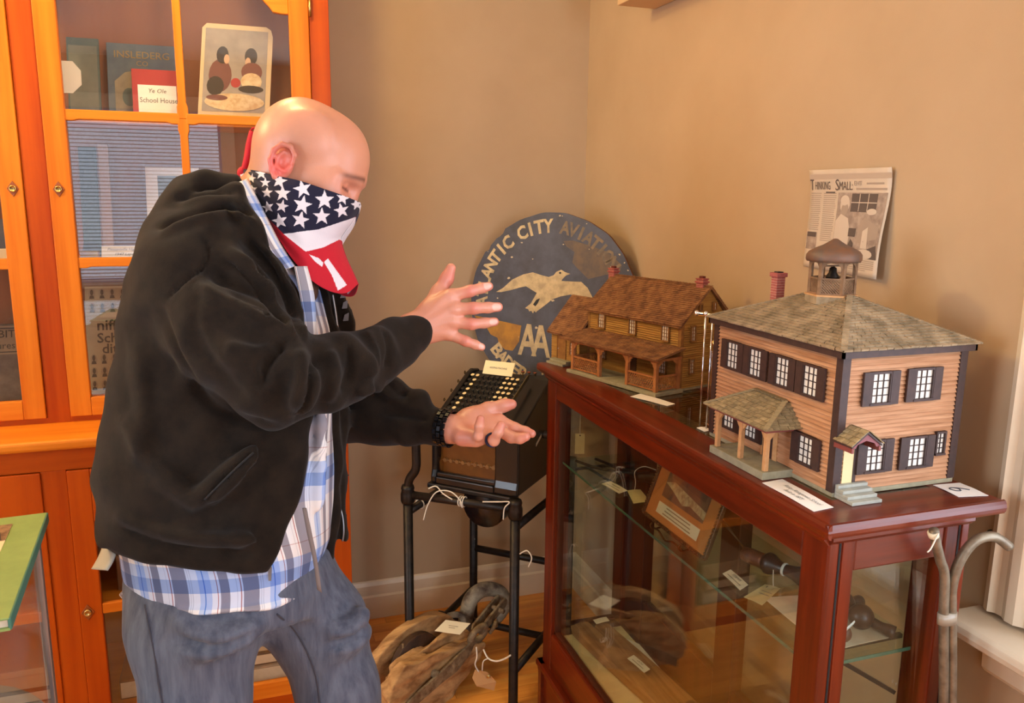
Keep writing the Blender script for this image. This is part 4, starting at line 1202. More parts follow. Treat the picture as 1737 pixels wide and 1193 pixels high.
for xa, ya in ((sx0 - .0045, sy0 - .0045), (sx1 - .0105, sy0 - .0045), (sx0 - .0045, sy1 - .0105), (sx1 - .0105, sy1 - .0105)):
    MB().box(xa, xa + .015, ya, ya + .015, ZT + .008, sz1).build('corner_board', m_brownt, sc)
oh = .013
ez0, ez1 = sz1 - .006, sz1 + .005
for p_ in ((sx0 - oh, sx1 + oh, sy0 - oh, sy0 - oh + .004), (sx0 - oh, sx1 + oh, sy1 + oh - .004, sy1 + oh), (sx0 - oh, sx0 - oh + .004, sy0 - oh, sy1 + oh), (sx1 + oh - .004, sx1 + oh, sy0 - oh, sy1 + oh)):
    MB().box(*p_, ez0, ez1).build('fascia', m_brownt, sc)
MB().box(sx0 - oh + .002, sx1 + oh - .002, sy0 - oh + .002, sy1 + oh - .002, ez1 - .004, ez1).build('soffit', m_brownt, sc)
rz = 1.384; xm = (sx0 + sx1) / 2; ya_, yb_ = 1.135, 1.215
ev = [(sx0 - oh - .003, sy0 - oh - .003, ez1), (sx1 + oh + .003, sy0 - oh - .003, ez1), (sx1 + oh + .003, sy1 + oh + .003, ez1), (sx0 - oh - .003, sy1 + oh + .003, ez1)]
ra, rb = (xm, ya_, rz), (xm, yb_, rz)
MB().add([*ev, ra, rb], [(0, 1, 4), (1, 2, 5, 4), (2, 3, 5), (3, 0, 4, 5), (3, 2, 1, 0)]).build('roof', m_shing, sc)
rf = sc.children[-1]
def hip_face(e0, e1, t0, t1, rows, cols):
    b = MB(); roof_shingles(b, e0, e1, t1, t0, rows, cols); return b.build('shingles', m_shing, rf, kind='stuff')
hip_face(ev[3], ev[0], rb, ra, 19, 24); hip_face(ev[0], ev[1], ra, ra, 19, 17); hip_face(ev[1], ev[2], ra, rb, 19, 24); hip_face(ev[2], ev[3], rb, rb, 19, 17)
for e, t_ in zip(ev, (ra, ra, rb, rb)):
    b = MB(); e = np.array(e); t_ = np.array(t_)
    k = 26
    for i in range(k):
        p = e + (t_ - e) * (i / k) + np.array((0, 0, .0035)); q = e + (t_ - e) * min(1, (i + 1.3) / k) + np.array((0, 0, .0022))
        b.bar(p, q, .010, .0018)
    b.build('hip_cap', m_shing, rf, kind='stuff')
# windows, left (long) wall: four upstairs, two down
W, Hh = .0335, .047
for y in (1.286, 1.214, 1.1365, 1.064):
    model_window(sc, (sx0 - .002, y, 1.257), (0, -1, 0), (-1, 0, 0), W * .98, Hh, 3, 4, .0165)
for y in (1.062, 1.215, 1.285):
    model_window(sc, (sx0 - .002, y, 1.139), (0, -1, 0), (-1, 0, 0), W * .98, Hh * .95, 3, 4, .0165)
for x, z in ((.9565, 1.256), (1.0435, 1.257), (.958, 1.143), (1.0435, 1.142)):
    model_window(sc, (x, sy0 - .002, z), (1, 0, 0), (0, -1, 0), W, Hh, 3, 4, .0165)
model_window(sc, (1.0925, sy0 - .002, 1.153), (1, 0, 0), (0, -1, 0), .014, .034, 2, 4, 0, fw=.0035)
# chimney
ch = MB().box(.972, .990, 1.292, 1.310, 1.33, 1.408).build('chimney', m_brick, sc)
b = MB()
for i in range(15):
    z = 1.334 + i * .005; b.box(.9714, .9906, 1.2914, 1.3106, z, z + .0007)
b.build('mortar_joints', m_mortar, ch)
MB().box(.969, .993, 1.289, 1.313, 1.403, 1.411).build('chimney_cap', m_brick, ch, bevel=.001)
MB().box(.975, .987, 1.295, 1.307, 1.411, 1.413).build('flue', m_dark, ch)
# cupola: octagonal lantern with lattice, bell dome
cu = thing('cupola', 'open bell cupola', 'x', (xm, 1.178, 1.38)); del cu['category']; del cu['label']
adopt(cu, sc)
m_cup = mat('weathered cupola wood', lin(140, 108, 78), .8, var=lin(112, 82, 56), vscale=80)
m_lead = mat('weathered lead dome', lin(98, 82, 72), .55, .2, var=lin(122, 84, 60), vscale=40)
cx, cy = xm - .004, 1.178
def octa(r, z, n=6, ph=math.radians(18)):
    return [(cx + r * math.cos(2 * math.pi * i / n + ph), cy + r * math.sin(2 * math.pi * i / n + ph), z) for i in range(n)]
NS = 6
lo, hi = octa(.044, 1.368), octa(.044, 1.3815)
MB().add(lo + hi, [tuple(range(NS))[::-1], tuple(range(NS, 2 * NS))] + [(i, (i + 1) % NS, NS + (i + 1) % NS, NS + i) for i in range(NS)]).build('cupola_base', m_shing, cu)
lo, hi = octa(.045, 1.3815), octa(.045, 1.3845)
MB().add(lo + hi, [tuple(range(NS))[::-1], tuple(range(NS, 2 * NS))] + [(i, (i + 1) % NS, NS + (i + 1) % NS, NS + i) for i in range(NS)]).build('cupola_sill', m_pinep, cu)
pb, pt = octa(.0365, 1.384), octa(.0365, 1.446)
for i in range(NS):
    MB().bar(pb[i], pt[i], .006, .006, (1, .3, 0)).build('cupola_post', m_cup, cu)
    a, c_ = np.array(pb[i]), np.array(pb[(i + 1) % NS])
    for zz, hh in ((1.386, .003), (1.4125, .003), (1.443, .006)):
        MB().bar((*a[:2], zz), (*c_[:2], zz), .004, hh).build('cupola_rail', m_cup, cu)
    # diagonal lattice
    b = MB(); L = np.linalg.norm(c_ - a)
    for j in range(-4, 9):
        u0, u1 = j / 8 * L, j / 8 * L + .0255
        t0 = max(0, -u0 / .0255); t1 = min(1, (L - u0) / .0255)
        if t1 - t0 > .15:
            d = unit(c_ - a)
            up_ = lambda t: a + d * (u0 + .0255 * t) + np.array((0, 0, .003 + .0255 * t)) if j % 1 == 0 else None
            b.bar(a + d * (u0 + .0255 * (1 - t0)) * 1 if False else a + d * (u0 + .0255 * t0) + np.array((0, 0, .003 + .0255 * (1 - t0))), a + d * (u0 + .0255 * t1) + np.array((0, 0, .003 + .0255 * (1 - t1))), .0015, .0022)
    b.build('lattice', m_cup, cu)
    # arch spandrels
    d = unit(c_ - a); arch = [(0, 0), (0, -.016), (.003, -.016), (.005, -.008), (.010, -.003), (L / 2, -.0015), (L - .010, -.003), (L - .005, -.008), (L - .003, -.016), (L, -.016), (L, 0)]
    MB().prism(arch, (*a[:2], 1.442), d, (0, 0, 1), np.cross(d, (0, 0, 1)) * .0025).build('arch', m_cup, cu)
MB().lathe([(.046, 1.442), (.048, 1.446), (.0475, 1.454), (.043, 1.460), (.033, 1.4655), (.022, 1.470), (.012, 1.476), (.004, 1.4815), (.001, 1.482)], (cx, cy, 0), n=12).build('dome', m_lead, cu, smooth=True)
MB().lathe([(.012, 1.412), (.011, 1.416), (.007, 1.422), (.006, 1.430), (.002, 1.433)], (cx, cy, 0), n=14).build('bell', m_iron, cu, smooth=True)
MB().bar((cx - .03, cy, 1.434), (cx + .03, cy, 1.434), .003, .003).build('bell_beam', m_cup, cu)
# side porch
po = thing('porch', 'x', 'x', (.855, 1.175, ZT)); del po['category']; del po['label']; adopt(po, sc)
MB().box(.822, sx0, 1.094, 1.258, ZT + .0003, ZT + .014).build('porch_floor', m_stonep, po, bevel=.001)
for y in (1.102, 1.174, 1.247):
    pp = MB().box(.828, .836, y - .004, y + .004, ZT + .014, 1.166).build('post', m_pinep, po, bevel=.0006)
    for s in (-1, 1):
        if (y < 1.11 and s < 0) or (y > 1.24 and s > 0):
            continue
        MB().prism([(0, 0), (s * .014, 0), (s * .010, -.004), (s * .006, -.010), (s * .002, -.014), (0, -.018)], (.830, y + s * .004, 1.164), (0, 1, 0), (0, 0, 1), (.004, 0, 0)).build('bracket', m_pinep, pp)
    if y != 1.174:
        MB().prism([(0, 0), (.014, 0), (.010, -.004), (.006, -.010), (.002, -.014), (0, -.018)], (.836, y - .002, 1.164), (1, 0, 0), (0, 0, 1), (0, .004, 0)).build('bracket', m_pinep, pp)
MB().box(.822, .828, 1.092, 1.262, 1.164, 1.170).build('porch_beam', m_redp, po)
MB().box(.828, sx0, 1.092, 1.098, 1.164, 1.170).build('porch_beam', m_redp, po)
MB().box(.828, sx0, 1.256, 1.262, 1.164, 1.170).build('porch_beam', m_redp, po)
pe = [(.814, 1.272, 1.170), (.814, 1.084, 1.170), (sx0, 1.080, 1.170), (sx0, 1.276, 1.170)]
pr = [(.876, 1.205, 1.208), (.876, 1.118, 1.207), (sx0, 1.118, 1.207), (sx0, 1.205, 1.208)]
MB().add(pe + pr, [(0, 1, 5, 4), (1, 2, 6, 5), (3, 0, 4, 7), (4, 5, 6, 7), (3, 2, 1, 0)]).build('porch_roof', m_shing, po)
# porch shingles, one object each
def shingle_parts(parent, A, B, C_, D, rows, cols, m, th=.0022):
    A, B, C_, D = (np.array(t, float) for t in (A, B, C_, D)); n = unit(np.cross(B - A, D - A)); n = n if n[2] > 0 else -n
    W0 = np.linalg.norm(B - A)
    base = MB().add([(0, 0, 0), (.94, 0, 0), (.94, 1, 0), (0, 1, 0), (0, 0, 1), (.94, 0, 1), (.94, 1, .25), (0, 1, .25)], [(3, 2, 1, 0), (4, 5, 6, 7), (0, 1, 5, 4), (1, 2, 6, 5), (2, 3, 7, 6), (3, 0, 4, 7)]).mesh('shingle')
    base.materials.append(m)
    for r_ in range(rows):
        v0, v1 = r_ / rows, min(1, (r_ + 1.35) / rows)
        e0, e1, f0 = A + (D - A) * v0, B + (C_ - B) * v0, A + (D - A) * v1
        w = np.linalg.norm(e1 - e0); k = max(1, int(round(cols * w / W0)))
        d = unit(e1 - e0); up = np.linalg.norm(np.dot(f0 - e0, np.cross(n, d))) * np.cross(n, d)
        if up[2] < 0:
            up = -up
        cuts = [0.] + [(i + .5 * (r_ % 2) + .1 * rng.normal()) / k for i in range(1, k)] + [1.]
        for u0, u1 in zip(cuts[:-1], cuts[1:]):
            x_ = d * w * (u1 - u0); o_ = e0 + d * w * u0 + n * .0008 - unit(up) * .001 * rng.random()
            z_ = n * th * (1 + .4 * rng.random())
            inst('shingle', base, frame4(o_, x_, up, z_), parent)
pro = bpy.data.objects['porch_roof']
m_shingr = mat('porch shingle', lin(166, 144, 104), .85, var=lin(124, 106, 72), vscale=.8, rand=.22, bump=.3, bscale=6)
shingle_parts(pro, pe[0], pe[1], pr[1], pr[0], 8, 13, m_shingr)
shingle_parts(pro, pe[1], pe[2], pr[2], pr[1], 8, 5, m_shingr)
for e, t_ in ((pe[1], pr[1]), (pe[0], pr[0]), (pr[0], pr[1])):
    b = MB(); e = np.array(e); t_ = np.array(t_)
    for i in range(9):
        b.bar(e + (t_ - e) * i / 9 + np.array((0, 0, .004)), e + (t_ - e) * min(1, (i + 1.3) / 9) + np.array((0, 0, .003)), .009, .0022)
    b.build('hip_cap', m_shingr, pro, kind='stuff')
# school doors
MB().box(sx0 - .004, sx0 + .001, 1.150, 1.178, ZT + .014, 1.152).build('door', m_brownt, sc)
MB().box(sx0 - .0045, sx0, 1.138, 1.150, ZT + .014, 1.150).build('door_trim', m_pinep, sc)
MB().box(sx0 - .0045, sx0, 1.178, 1.184, ZT + .014, 1.150).build('door_trim', m_pinep, sc)
MB().box(.898, .922, sy0 - .004, sy0, 1.102, 1.160).build('door', mat('cream model door', lin(224, 204, 150), .6), sc)
MB().box(.918, .924, sy0 - .005, sy0, 1.102, 1.162).build('door_trim', m_brownt, sc)
# gabled hood over the small door
hd = thing('door_hood', 'x', 'x', (.91, .98, 1.17)); del hd['category']; del hd['label']; adopt(hd, sc)
gp = [(-.026, 0), (-.026, .004), (0, .022), (.026, .004), (.026, 0), (.020, 0), (.016, .006), (0, .011), (-.016, .006), (-.020, 0)]
MB().prism(gp, (.908, .962, 1.172), (1, 0, 0), (0, 0, 1), (0, -.0025, 0)).build('gable_board', mat('dusky red gable', lin(134, 74, 78), .6), hd)
MB().prism([(-.029, .001), (0, .0225), (.029, .001), (.029, .004), (0, .0265), (-.029, .004)], (.908, sy0, 1.172), (1, 0, 0), (0, 0, 1), (0, -.041, 0)).build('hood_roof', m_brownt, hd)
MB().box(.880, .884, .958, sy0, 1.165, 1.173).build('hood_beam', m_redp, hd)
MB().box(.932, .936, .958, sy0, 1.165, 1.173).build('hood_beam', m_redp, hd)
hr = bpy.data.objects['hood_roof']
shingle_parts(hr, (.878, .955, 1.1765), (.878, sy0, 1.1765), (.908, sy0, 1.199), (.908, .955, 1.199), 4, 4, m_shingr, .0018)
shingle_parts(hr, (.938, sy0, 1.1765), (.938, .955, 1.1765), (.908, .955, 1.199), (.908, sy0, 1.199), 4, 4, m_shingr, .0018)
# steps
m_steps = mat('pale blue grey steps', lin(170, 170, 158), .8, var=lin(154, 154, 142), vscale=70)
for i in range(4):
    MB().box(.886, .944, .953 + i * .011, sy0 - .004, ZT + .0003 + i * .0055, ZT + .0003 + (i + 1) * .0055).build('step', m_steps, sc, bevel=.0008)

# ---- farmhouse, turned a little on the case top
th_ = math.radians(16.2)
FX = Matrix.Translation((.929, 1.664, ZT)) @ Matrix(((-math.sin(th_), math.cos(th_), 0, 0), (math.cos(th_), math.sin(th_), 0, 0), (0, 0, 1, 0), (0, 0, 0, 1)))
# note: local x = along the front (away), local y = back, z up; the frame is left-handed so faces are flipped below
def FB():
    b = MB(FX)
    return b
def fbuild(b, *a, **k):
    b.f = [q[::-1] for q in b.f]
    return b.build(*a, **k)
class FMB(MB):
    def __init__(self, xf=None):
        super().__init__(FX)
    def mesh(self, name):
        self.f = [q[::-1] for q in self.f]
        return super().mesh(name)
fh = thing('model_farmhouse', 'yellow-brown model farmhouse with lattice porch and brick chimneys', 'model house', (.98, 1.86, ZT))
m_fclap = mat('farmhouse clapboard', lin(176, 132, 62), .75, var=lin(146, 102, 42), vscale=1.0, stretch=(9, 9, 150), bump=0)
m_ftrim = mat('farmhouse trim', lin(150, 104, 50), .7, var=lin(126, 84, 38), vscale=60)
m_fporch = mat('farmhouse porch wood', lin(178, 116, 66), .7, var=lin(156, 96, 52), vscale=60)
A0, A1, B0, B1 = .012, .356, .091, .255
FMB().box(A0, A1, B0, B1, .0003, .166).build('walls', m_fclap, fh)
b = FMB(); clapboards(b, (A0, B0, 0), (1, 0, 0), (0, -1, 0), A1 - A0, .006, .166, .0056); b.build('clapboards', m_fclap, fh, kind='stuff')
b = FMB(); clapboards(b, (A0, B0, 0), (0, 1, 0), (-1, 0, 0), B1 - B0, .006, .166, .0056); b.build('clapboards', m_fclap, fh, kind='stuff')
BR = .180; RZ = .250
FMB().prism([(B0, .166), (B1, .166), (BR, RZ - .004)], (A0, 0, 0), (0, 1, 0), (0, 0, 1), (A1 - A0, 0, 0)).build('gable_walls', m_fclap, fh)
b = FMB()
for i in range(15):
    z = .166 + i * .0052; f_ = (z - .166) / (RZ - .166)
    u0, u1 = B0 + (BR - B0) * f_, B1 + (BR - B1) * f_
    b.prism([(0, z), (-.0014, z), (-.0002, z + .0058), (0, z + .0058)], (A0, u0, 0), (1, 0, 0), (0, 0, 1), (0, max(.004, u1 - u0), 0))
b.build('clapboards', m_fclap, fh, kind='stuff')
FMB().box(A0 - .0042, A0 + .006, B0 - .0042, B0 + .006, 0.004, .166).build('corner_board', m_ftrim, fh)
FMB().box(A1 - .006, A1 + .002, B0 - .0042, B0 + .006, 0.004, .166).build('corner_board', m_ftrim, fh)
FMB().box(A0 - .004, A1 + .004, B0 - .003, B1 + .003, .0002, .006).build('foundation', m_stonep, fh)
e_ = .010
sl = (RZ - .166) / (BR - B0)
fe = (B0 - .012, .166 - .012 * sl + .004)
re = (B1 + .010, .166 + .004)
roofo = FMB().prism([(fe[0], fe[1]), (BR, RZ), (re[0], re[1]), (re[0], re[1] + .004), (BR, RZ + .005), (fe[0], fe[1] + .004)], (A0 - e_, 0, 0), (0, 1, 0), (0, 0, 1), (A1 - A0 + 2 * e_, 0, 0)).build('roof', m_shing2, fh)
b = FMB()
roof_shingles(b, (A0 - e_, fe[0], fe[1] + .004), (A1 + e_, fe[0], fe[1] + .004), (A1 + e_, BR, RZ + .005), (A0 - e_, BR, RZ + .005), 22, 46, .0022)
roof_shingles(b, (A0 - e_, re[0], re[1] + .004), (A1 + e_, re[0], re[1] + .004), (A1 + e_, BR, RZ + .005), (A0 - e_, BR, RZ + .005), 20, 46, .0022)
b.build('shingles', m_shing2, roofo, kind='stuff')
b = FMB()
for i in range(34):
    b.bar((A0 - e_ + i * (A1 - A0 + 2 * e_) / 34, BR, RZ + .007), (A0 - e_ + (i + 1.2) * (A1 - A0 + 2 * e_) / 34, BR, RZ + .006), .010, .002)
b.build('ridge_cap', m_shing2, roofo, kind='stuff')
for a in (.034, .362):
    ch = FMB().box(a - .011, a + .011, BR - .009, BR + .009, .225 if a < .1 else .15, .270).build('chimney', m_brick, fh)
    b = FMB()
    for i in range(11):
        b.box(a - .0114, a + .0114, BR - .0094, BR + .0094, .222 + i * .0045, .2226 + i * .0045)
    b.build('mortar_joints', m_mortar, ch)
    FMB().box(a - .014, a + .014, BR - .012, BR + .012, .262, .2665).build('chimney_cap', m_brick, ch, bevel=.0008)
    FMB().box(a - .013, a + .013, BR - .011, BR + .011, .2705, .2735).build('chimney_cap', m_brick, ch, bevel=.0008)
    FMB().box(a - .006, a + .006, BR - .005, BR + .005, .2735, .279).build('flue', mat('dark flue clay', lin(98, 40, 26), .8), ch)
def fwin(c, ax, nrm, w, h, cols, rows):
    global MB
    keep = MB
    MB = lambda xf=None: FMB()
    try:
        model_window(fh, c, ax, nrm, w, h, cols, rows, 0, m_ftrim, fw=.003)
    finally:
        MB = keep
for a in (.299, .178, .060):
    fwin((a, B0 - .002, .139), (1, 0, 0), (0, -1, 0), .022, .036, 3, 4)
fwin((A0 - .002, .128, .142), (0, 1, 0), (-1, 0, 0), .013, .034, 2, 4)
fwin((A0 - .002, .128, .060), (0, 1, 0), (-1, 0, 0), .013, .034, 2, 4)
fwin((A0 - .002, .200, .205), (0, 1, 0), (-1, 0, 0), .009, .016, 2, 2)
fwin((A0 - .002, .150, .205), (0, 1, 0), (-1, 0, 0), .006, .014, 2, 2)
for a in (.065, .29):
    fwin((a, B0 - .002, .055), (1, 0, 0), (0, -1, 0), .022, .036, 3, 4)
FMB().box(.160, .195, B0 - .004, B0, .010, .078).build('door', mat('dark stained door', lin(74, 44, 26), .6), fh)
# porch
pf = thing('porch', 'x', 'x', (.9, 1.8, ZT)); del pf['category']; del pf['label']; adopt(pf, fh)
FMB().box(-.004, .336, -.004, B0, .0002, .009).build('porch_floor', m_stonep, pf, bevel=.001)
pposts = (.009, .108, .214, .322)
for a in pposts:
    q = FMB().box(a - .0045, a + .0045, .004, .013, .009, .086).build('post', m_fporch, pf, bevel=.0006)
    for s in (-1, 1):
        if (a < .02 and s < 0) or (a > .3 and s > 0):
            continue
        FMB().prism([(0, 0), (s * .017, 0), (s * .013, -.003), (s * .012, -.007), (s * .006, -.009), (s * .005, -.015), (0, -.020)], (a + s * .0045, .006, .085), (1, 0, 0), (0, 0, 1), (0, .004, 0)).build('bracket', m_fporch, q)
q = FMB().box(.0045, .0135, .078, .087, .009, .086).build('post', m_fporch, pf)
FMB().prism([(0, 0), (-.017, 0), (-.012, -.007), (-.006, -.010), (0, -.020)], (.006, .078, .085), (0, 1, 0), (0, 0, 1), (.004, 0, 0)).build('bracket', m_fporch, q)
FMB().prism([(0, 0), (.017, 0), (.012, -.007), (.006, -.010), (0, -.020)], (.006, .013, .085), (0, 1, 0), (0, 0, 1), (.004, 0, 0)).build('bracket', m_fporch, q)
FMB().box(.0, .332, .004, .012, .083, .089).build('porch_beam', m_fporch, pf)
FMB().box(.005, .012, .012, B0, .083, .089).build('porch_beam', m_fporch, pf)
def lattice(p, q, z0, z1, parent, n):
    p, q = np.array((*p, 0.)), np.array((*q, 0.)); d = unit(q - p); L = np.linalg.norm(q - p); h = z1 - z0
    FMB().bar((*(p)[:2], z1), (*(q)[:2], z1), .005, .004).build('handrail', m_fporch, parent)
    FMB().bar((*(p)[:2], z0), (*(q)[:2], z0), .004, .003).build('bottom_rail', m_fporch, parent)
    b = FMB()
    sp = L / n; run = h * .62
    for s in (1, -1):
        j = -int(run / sp) - 1
        while j * sp < L:
            u0 = j * sp
            t0, t1 = max(0, -u0 / run), min(1, (L - u0) / run)
            if t1 - t0 > .05:
                ua, ub = u0 + run * t0, u0 + run * t1
                za, zb_ = (z0 + h * t0, z0 + h * t1) if s > 0 else (z1 - h * t0, z1 - h * t1)
                b.bar(p + d * ua + np.array((0, 0, za)), p + d * ub + np.array((0, 0, zb_)), .0012, .0014)
            j += 1
    b.build('lattice_panel', m_fporch, parent, kind='stuff')
lattice((.214, .008), (.322, .008), .013, .045, pf, 15)
lattice((.009, .008), (.108, .008), .013, .045, pf, 14)
lattice((.009, .008), (.009, .082), .013, .045, pf, 10)
lattice((.322, .008), (.322, B0), .013, .045, pf, 11)
pro2 = FMB().prism([(-.006, .088), (B0, .108), (B0, .111), (-.006, .091)], (-.006, 0, 0), (0, 1, 0), (0, 0, 1), (.372, 0, 0)).build('porch_roof', m_shing2, pf)
b = FMB(); roof_shingles(b, (-.006, -.007, .091), (.366, -.007, .091), (.366, B0, .111), (-.006, B0, .111), 12, 40, .002); b.build('shingles', m_shing2, pro2, kind='stuff')
# kitchen wing at the far end
wg = thing('wing', 'x', 'x', (.85, 2.1, ZT)); del wg['category']; del wg['label']; adopt(wg, fh)
WB, WA = .060, .482
FMB().box(A1, WA, WB, .20, .0003, .088).build('walls', m_fclap, wg)
b = FMB(); clapboards(b, (A1, WB, 0), (1, 0, 0), (0, -1, 0), WA - A1, .004, .088, .0052); b.build('clapboards', m_fclap, wg, kind='stuff')
wr_ = FMB().prism([(WB - .012, .082), (.14, .182), (.212, .086), (.212, .090), (.14, .187), (WB - .012, .086)], (A1, 0, 0), (0, 1, 0), (0, 0, 1), (WA - A1 + .010, 0, 0)).build('roof', m_shing2, wg)
FMB().prism([(WB, .088), (.20, .088), (.14, .178)], (WA - .004, 0, 0), (0, 1, 0), (0, 0, 1), (.004, 0, 0)).build('gable_wall', m_fclap, wg)
b = FMB(); roof_shingles(b, (A1, WB - .013, .086), (WA + .010, WB - .013, .086), (WA + .010, .14, .187), (A1, .14, .187), 21, 18, .002); b.build('shingles', m_shing2, wr_, kind='stuff')
dr = FMB().box(.416, .452, WB - .004, WB, .010, .078).build('door', m_ftrim, wg)
FMB().box(.4515, .4545, WB - .0055, WB, .010, .080).build('door_frame', m_ftrim, wg)
FMB().box(.4135, .4165, WB - .0055, WB, .010, .080).build('door_frame', m_ftrim, wg)
FMB().sphere((.447, WB - .0055, .042), .0014, 8, 6).build('door_knob', m_white, dr, smooth=True)
fwin((.382, WB - .002, .050), (1, 0, 0), (0, -1, 0), .020, .034, 3, 4)
for i in range(2):
    FMB().box(.39, .465, .026 + i * .012, WB - .002, .0002 + i * .0065, .0002 + (i + 1) * .0065).build('step', m_stonep, wg, bevel=.0006)
# ------------------------------------------------------------------ round aviation sign standing across the corner
sn = thing('round_sign', 'worn round blue wooden sign with a white seagull leaning in the corner', 'sign', (.985, 2.52, .88))
s_e = unit((.687, -.727, 0)); s_u = unit((.045, .042, 1.0)); s_n = np.cross(s_e, s_u)
SC = np.array((.987, 2.512, 1.190)); SR = .308
def ons(u, v, lift=0.0):
    return SC + s_e * u + s_u * v + s_n * lift
rim = []
for i in range(120):
    a = 2 * math.pi * i / 120; d = math.degrees(a)
    r = SR * (1 + .004 * math.sin(9 * a) + .003 * math.sin(23 * a))
    if 128 < d < 133 or 141 < d < 146:
        r -= .009
    if 133 <= d <= 141:
        r -= .004
    rim.append((r * math.cos(a), r * math.sin(a)))
m_sign = mat('worn slate blue sign paint', lin(78, 80, 92), .6, var=lin(62, 60, 66), vscale=16, bump=.3, bscale=60, vdetail=7)
m_signl = mat('worn cream sign paint', lin(208, 184, 138), .7, var=lin(172, 150, 114), vscale=40, vdetail=7)
m_signf = mat('faded tan sign paint', lin(134, 112, 84), .7, var=lin(104, 92, 78), vscale=45, vdetail=7)
m_signy = mat('mustard sign paint', lin(178, 124, 32), .6, var=lin(146, 100, 34), vscale=30)
m_rimw = mat('bare sign wood', lin(110, 66, 34), .8)
MB().prism(rim, SC, s_e, s_u, -s_n * .014).build('sign_board', m_sign, sn)
bpy.data.objects['sign_board'].data.materials.append(m_rimw)
for f_ in bpy.data.objects['sign_board'].data.polygons:
    if len(f_.vertices) == 4:
        f_.material_index = 1
def spatch(name, pts, m, lift=.0008):
    me = bpy.data.meshes.new(name); me.from_pydata([tuple(ons(u, v, lift)) for u, v in pts], [], [tuple(range(len(pts)))])
    return obj(name, me, m, sn)
def sz(pts):
    """sign-local coordinates from a measuring grid over the sign's face"""
    return [((x - 675) / 3.728 / 450, (626 - y) / 3.728 / 468) for x, y in pts]
def arc_text(body, a0, step, rad, size, m, inward=False, wid=.038):
    ms = []
    for i, ch_ in enumerate(body):
        if ch_ == ' ':
            continue
        a = math.radians(a0 + step * i)
        ru = np.array((math.cos(a), math.sin(a))); tu = np.array((math.sin(a), -math.cos(a)))
        if inward:
            ru_, tu = -ru, -tu
        else:
            ru_ = ru
        p = ons(rad * ru[0], rad * ru[1], 0)
        ms.append(text_mesh(ch_, size, p, s_e * tu[0] + s_u * tu[1], s_e * ru_[0] + s_u * ru_[1], width=None if ch_ == 'I' else wid, bold=.034, lift=.001))
    return ms
obj('lettering', join_meshes('lettering', arc_text('ATLANTIC', 181, -7.3, .262, .062, m_signl)), m_signl, sn)
obj('lettering', join_meshes('lettering', arc_text('CITY', 116, -7.3, .262, .062, m_signl)), m_signl, sn)
obj('lettering', join_meshes('lettering', arc_text('AVIATION', 80.5, -6.6, .260, .060, m_signf)), m_signf, sn)
obj('lettering', join_meshes('lettering', arc_text('BADER', 221, 7.0, .262, .062, m_signl, True)), m_signl, sn)
obj('emblem_letters', join_meshes('emblem', [text_mesh('A', .15, ons(*sz([(545, 855)])[0]), s_e, s_u, width=.072, bold=.02, lift=.0012), text_mesh('A', .15, ons(*sz([(632, 855)])[0]), s_e, s_u, width=.072, bold=.02, lift=.0014),
                                             text_mesh('V', .15, ons(*sz([(588, 855)])[0]), s_e, s_u, width=.05, bold=.02, lift=.0013)]), m_signl, sn)
bird = [(325, 572), (370, 545), (430, 490), (500, 455), (560, 440), (620, 455), (660, 462), (690, 450), (705, 430), (735, 415), (760, 428), (792, 436), (765, 448), (745, 470), (740, 480), (800, 480), (860, 478), (900, 510), (930, 560), (945, 590), (905, 590), (860, 570), (800, 555), (740, 570), (690, 590), (650, 625), (600, 665), (590, 676), (578, 668), (572, 684), (560, 668), (548, 674), (540, 660), (520, 655), (555, 625), (590, 560), (560, 545), (520, 525), (480, 535), (420, 555), (360, 570)]
spatch('seagull', sz(bird), m_signl, .0012)
spatch('seagull_eye', sz(ell(730, 434, 7, 6)), m_ink, .0018)
spatch('seagull_tail_mark', sz([(570, 630), (590, 600), (612, 590), (600, 620), (585, 640)]), m_ink, .0018)
spatch('yellow_patch', sz([(180, 725), (500, 762), (490, 860), (450, 920), (400, 918), (360, 890), (345, 850), (300, 835), (275, 800), (230, 770)]), m_signy, .0009)
spatch('worn_patch', sz([(740, 250), (800, 245), (900, 270), (1000, 300), (1090, 370), (1080, 420), (1000, 430), (900, 460), (830, 400), (800, 370), (810, 310), (760, 280)]), mat('rubbed brown patch', lin(112, 92, 72), .7, var=lin(88, 78, 72), vscale=30, vdetail=7), .0007)
m_chip = mat('chipped bare spot', lin(200, 180, 146), .8)
cr = random.Random(3)
for i in range(44):
    a = cr.uniform(0, 2 * math.pi); r = SR * (.97 if i % 3 == 0 else math.sqrt(cr.random()) * .9)
    c_, s_ = r * math.cos(a), r * math.sin(a); q = cr.uniform(.0015, .005)
    spatch('paint_chip', [(c_ + q * cr.uniform(.5, 1.6) * math.cos(t_), s_ + q * cr.uniform(.4, 1.2) * math.sin(t_)) for t_ in np.linspace(0, 5.4, 7)], m_chip, .0016)

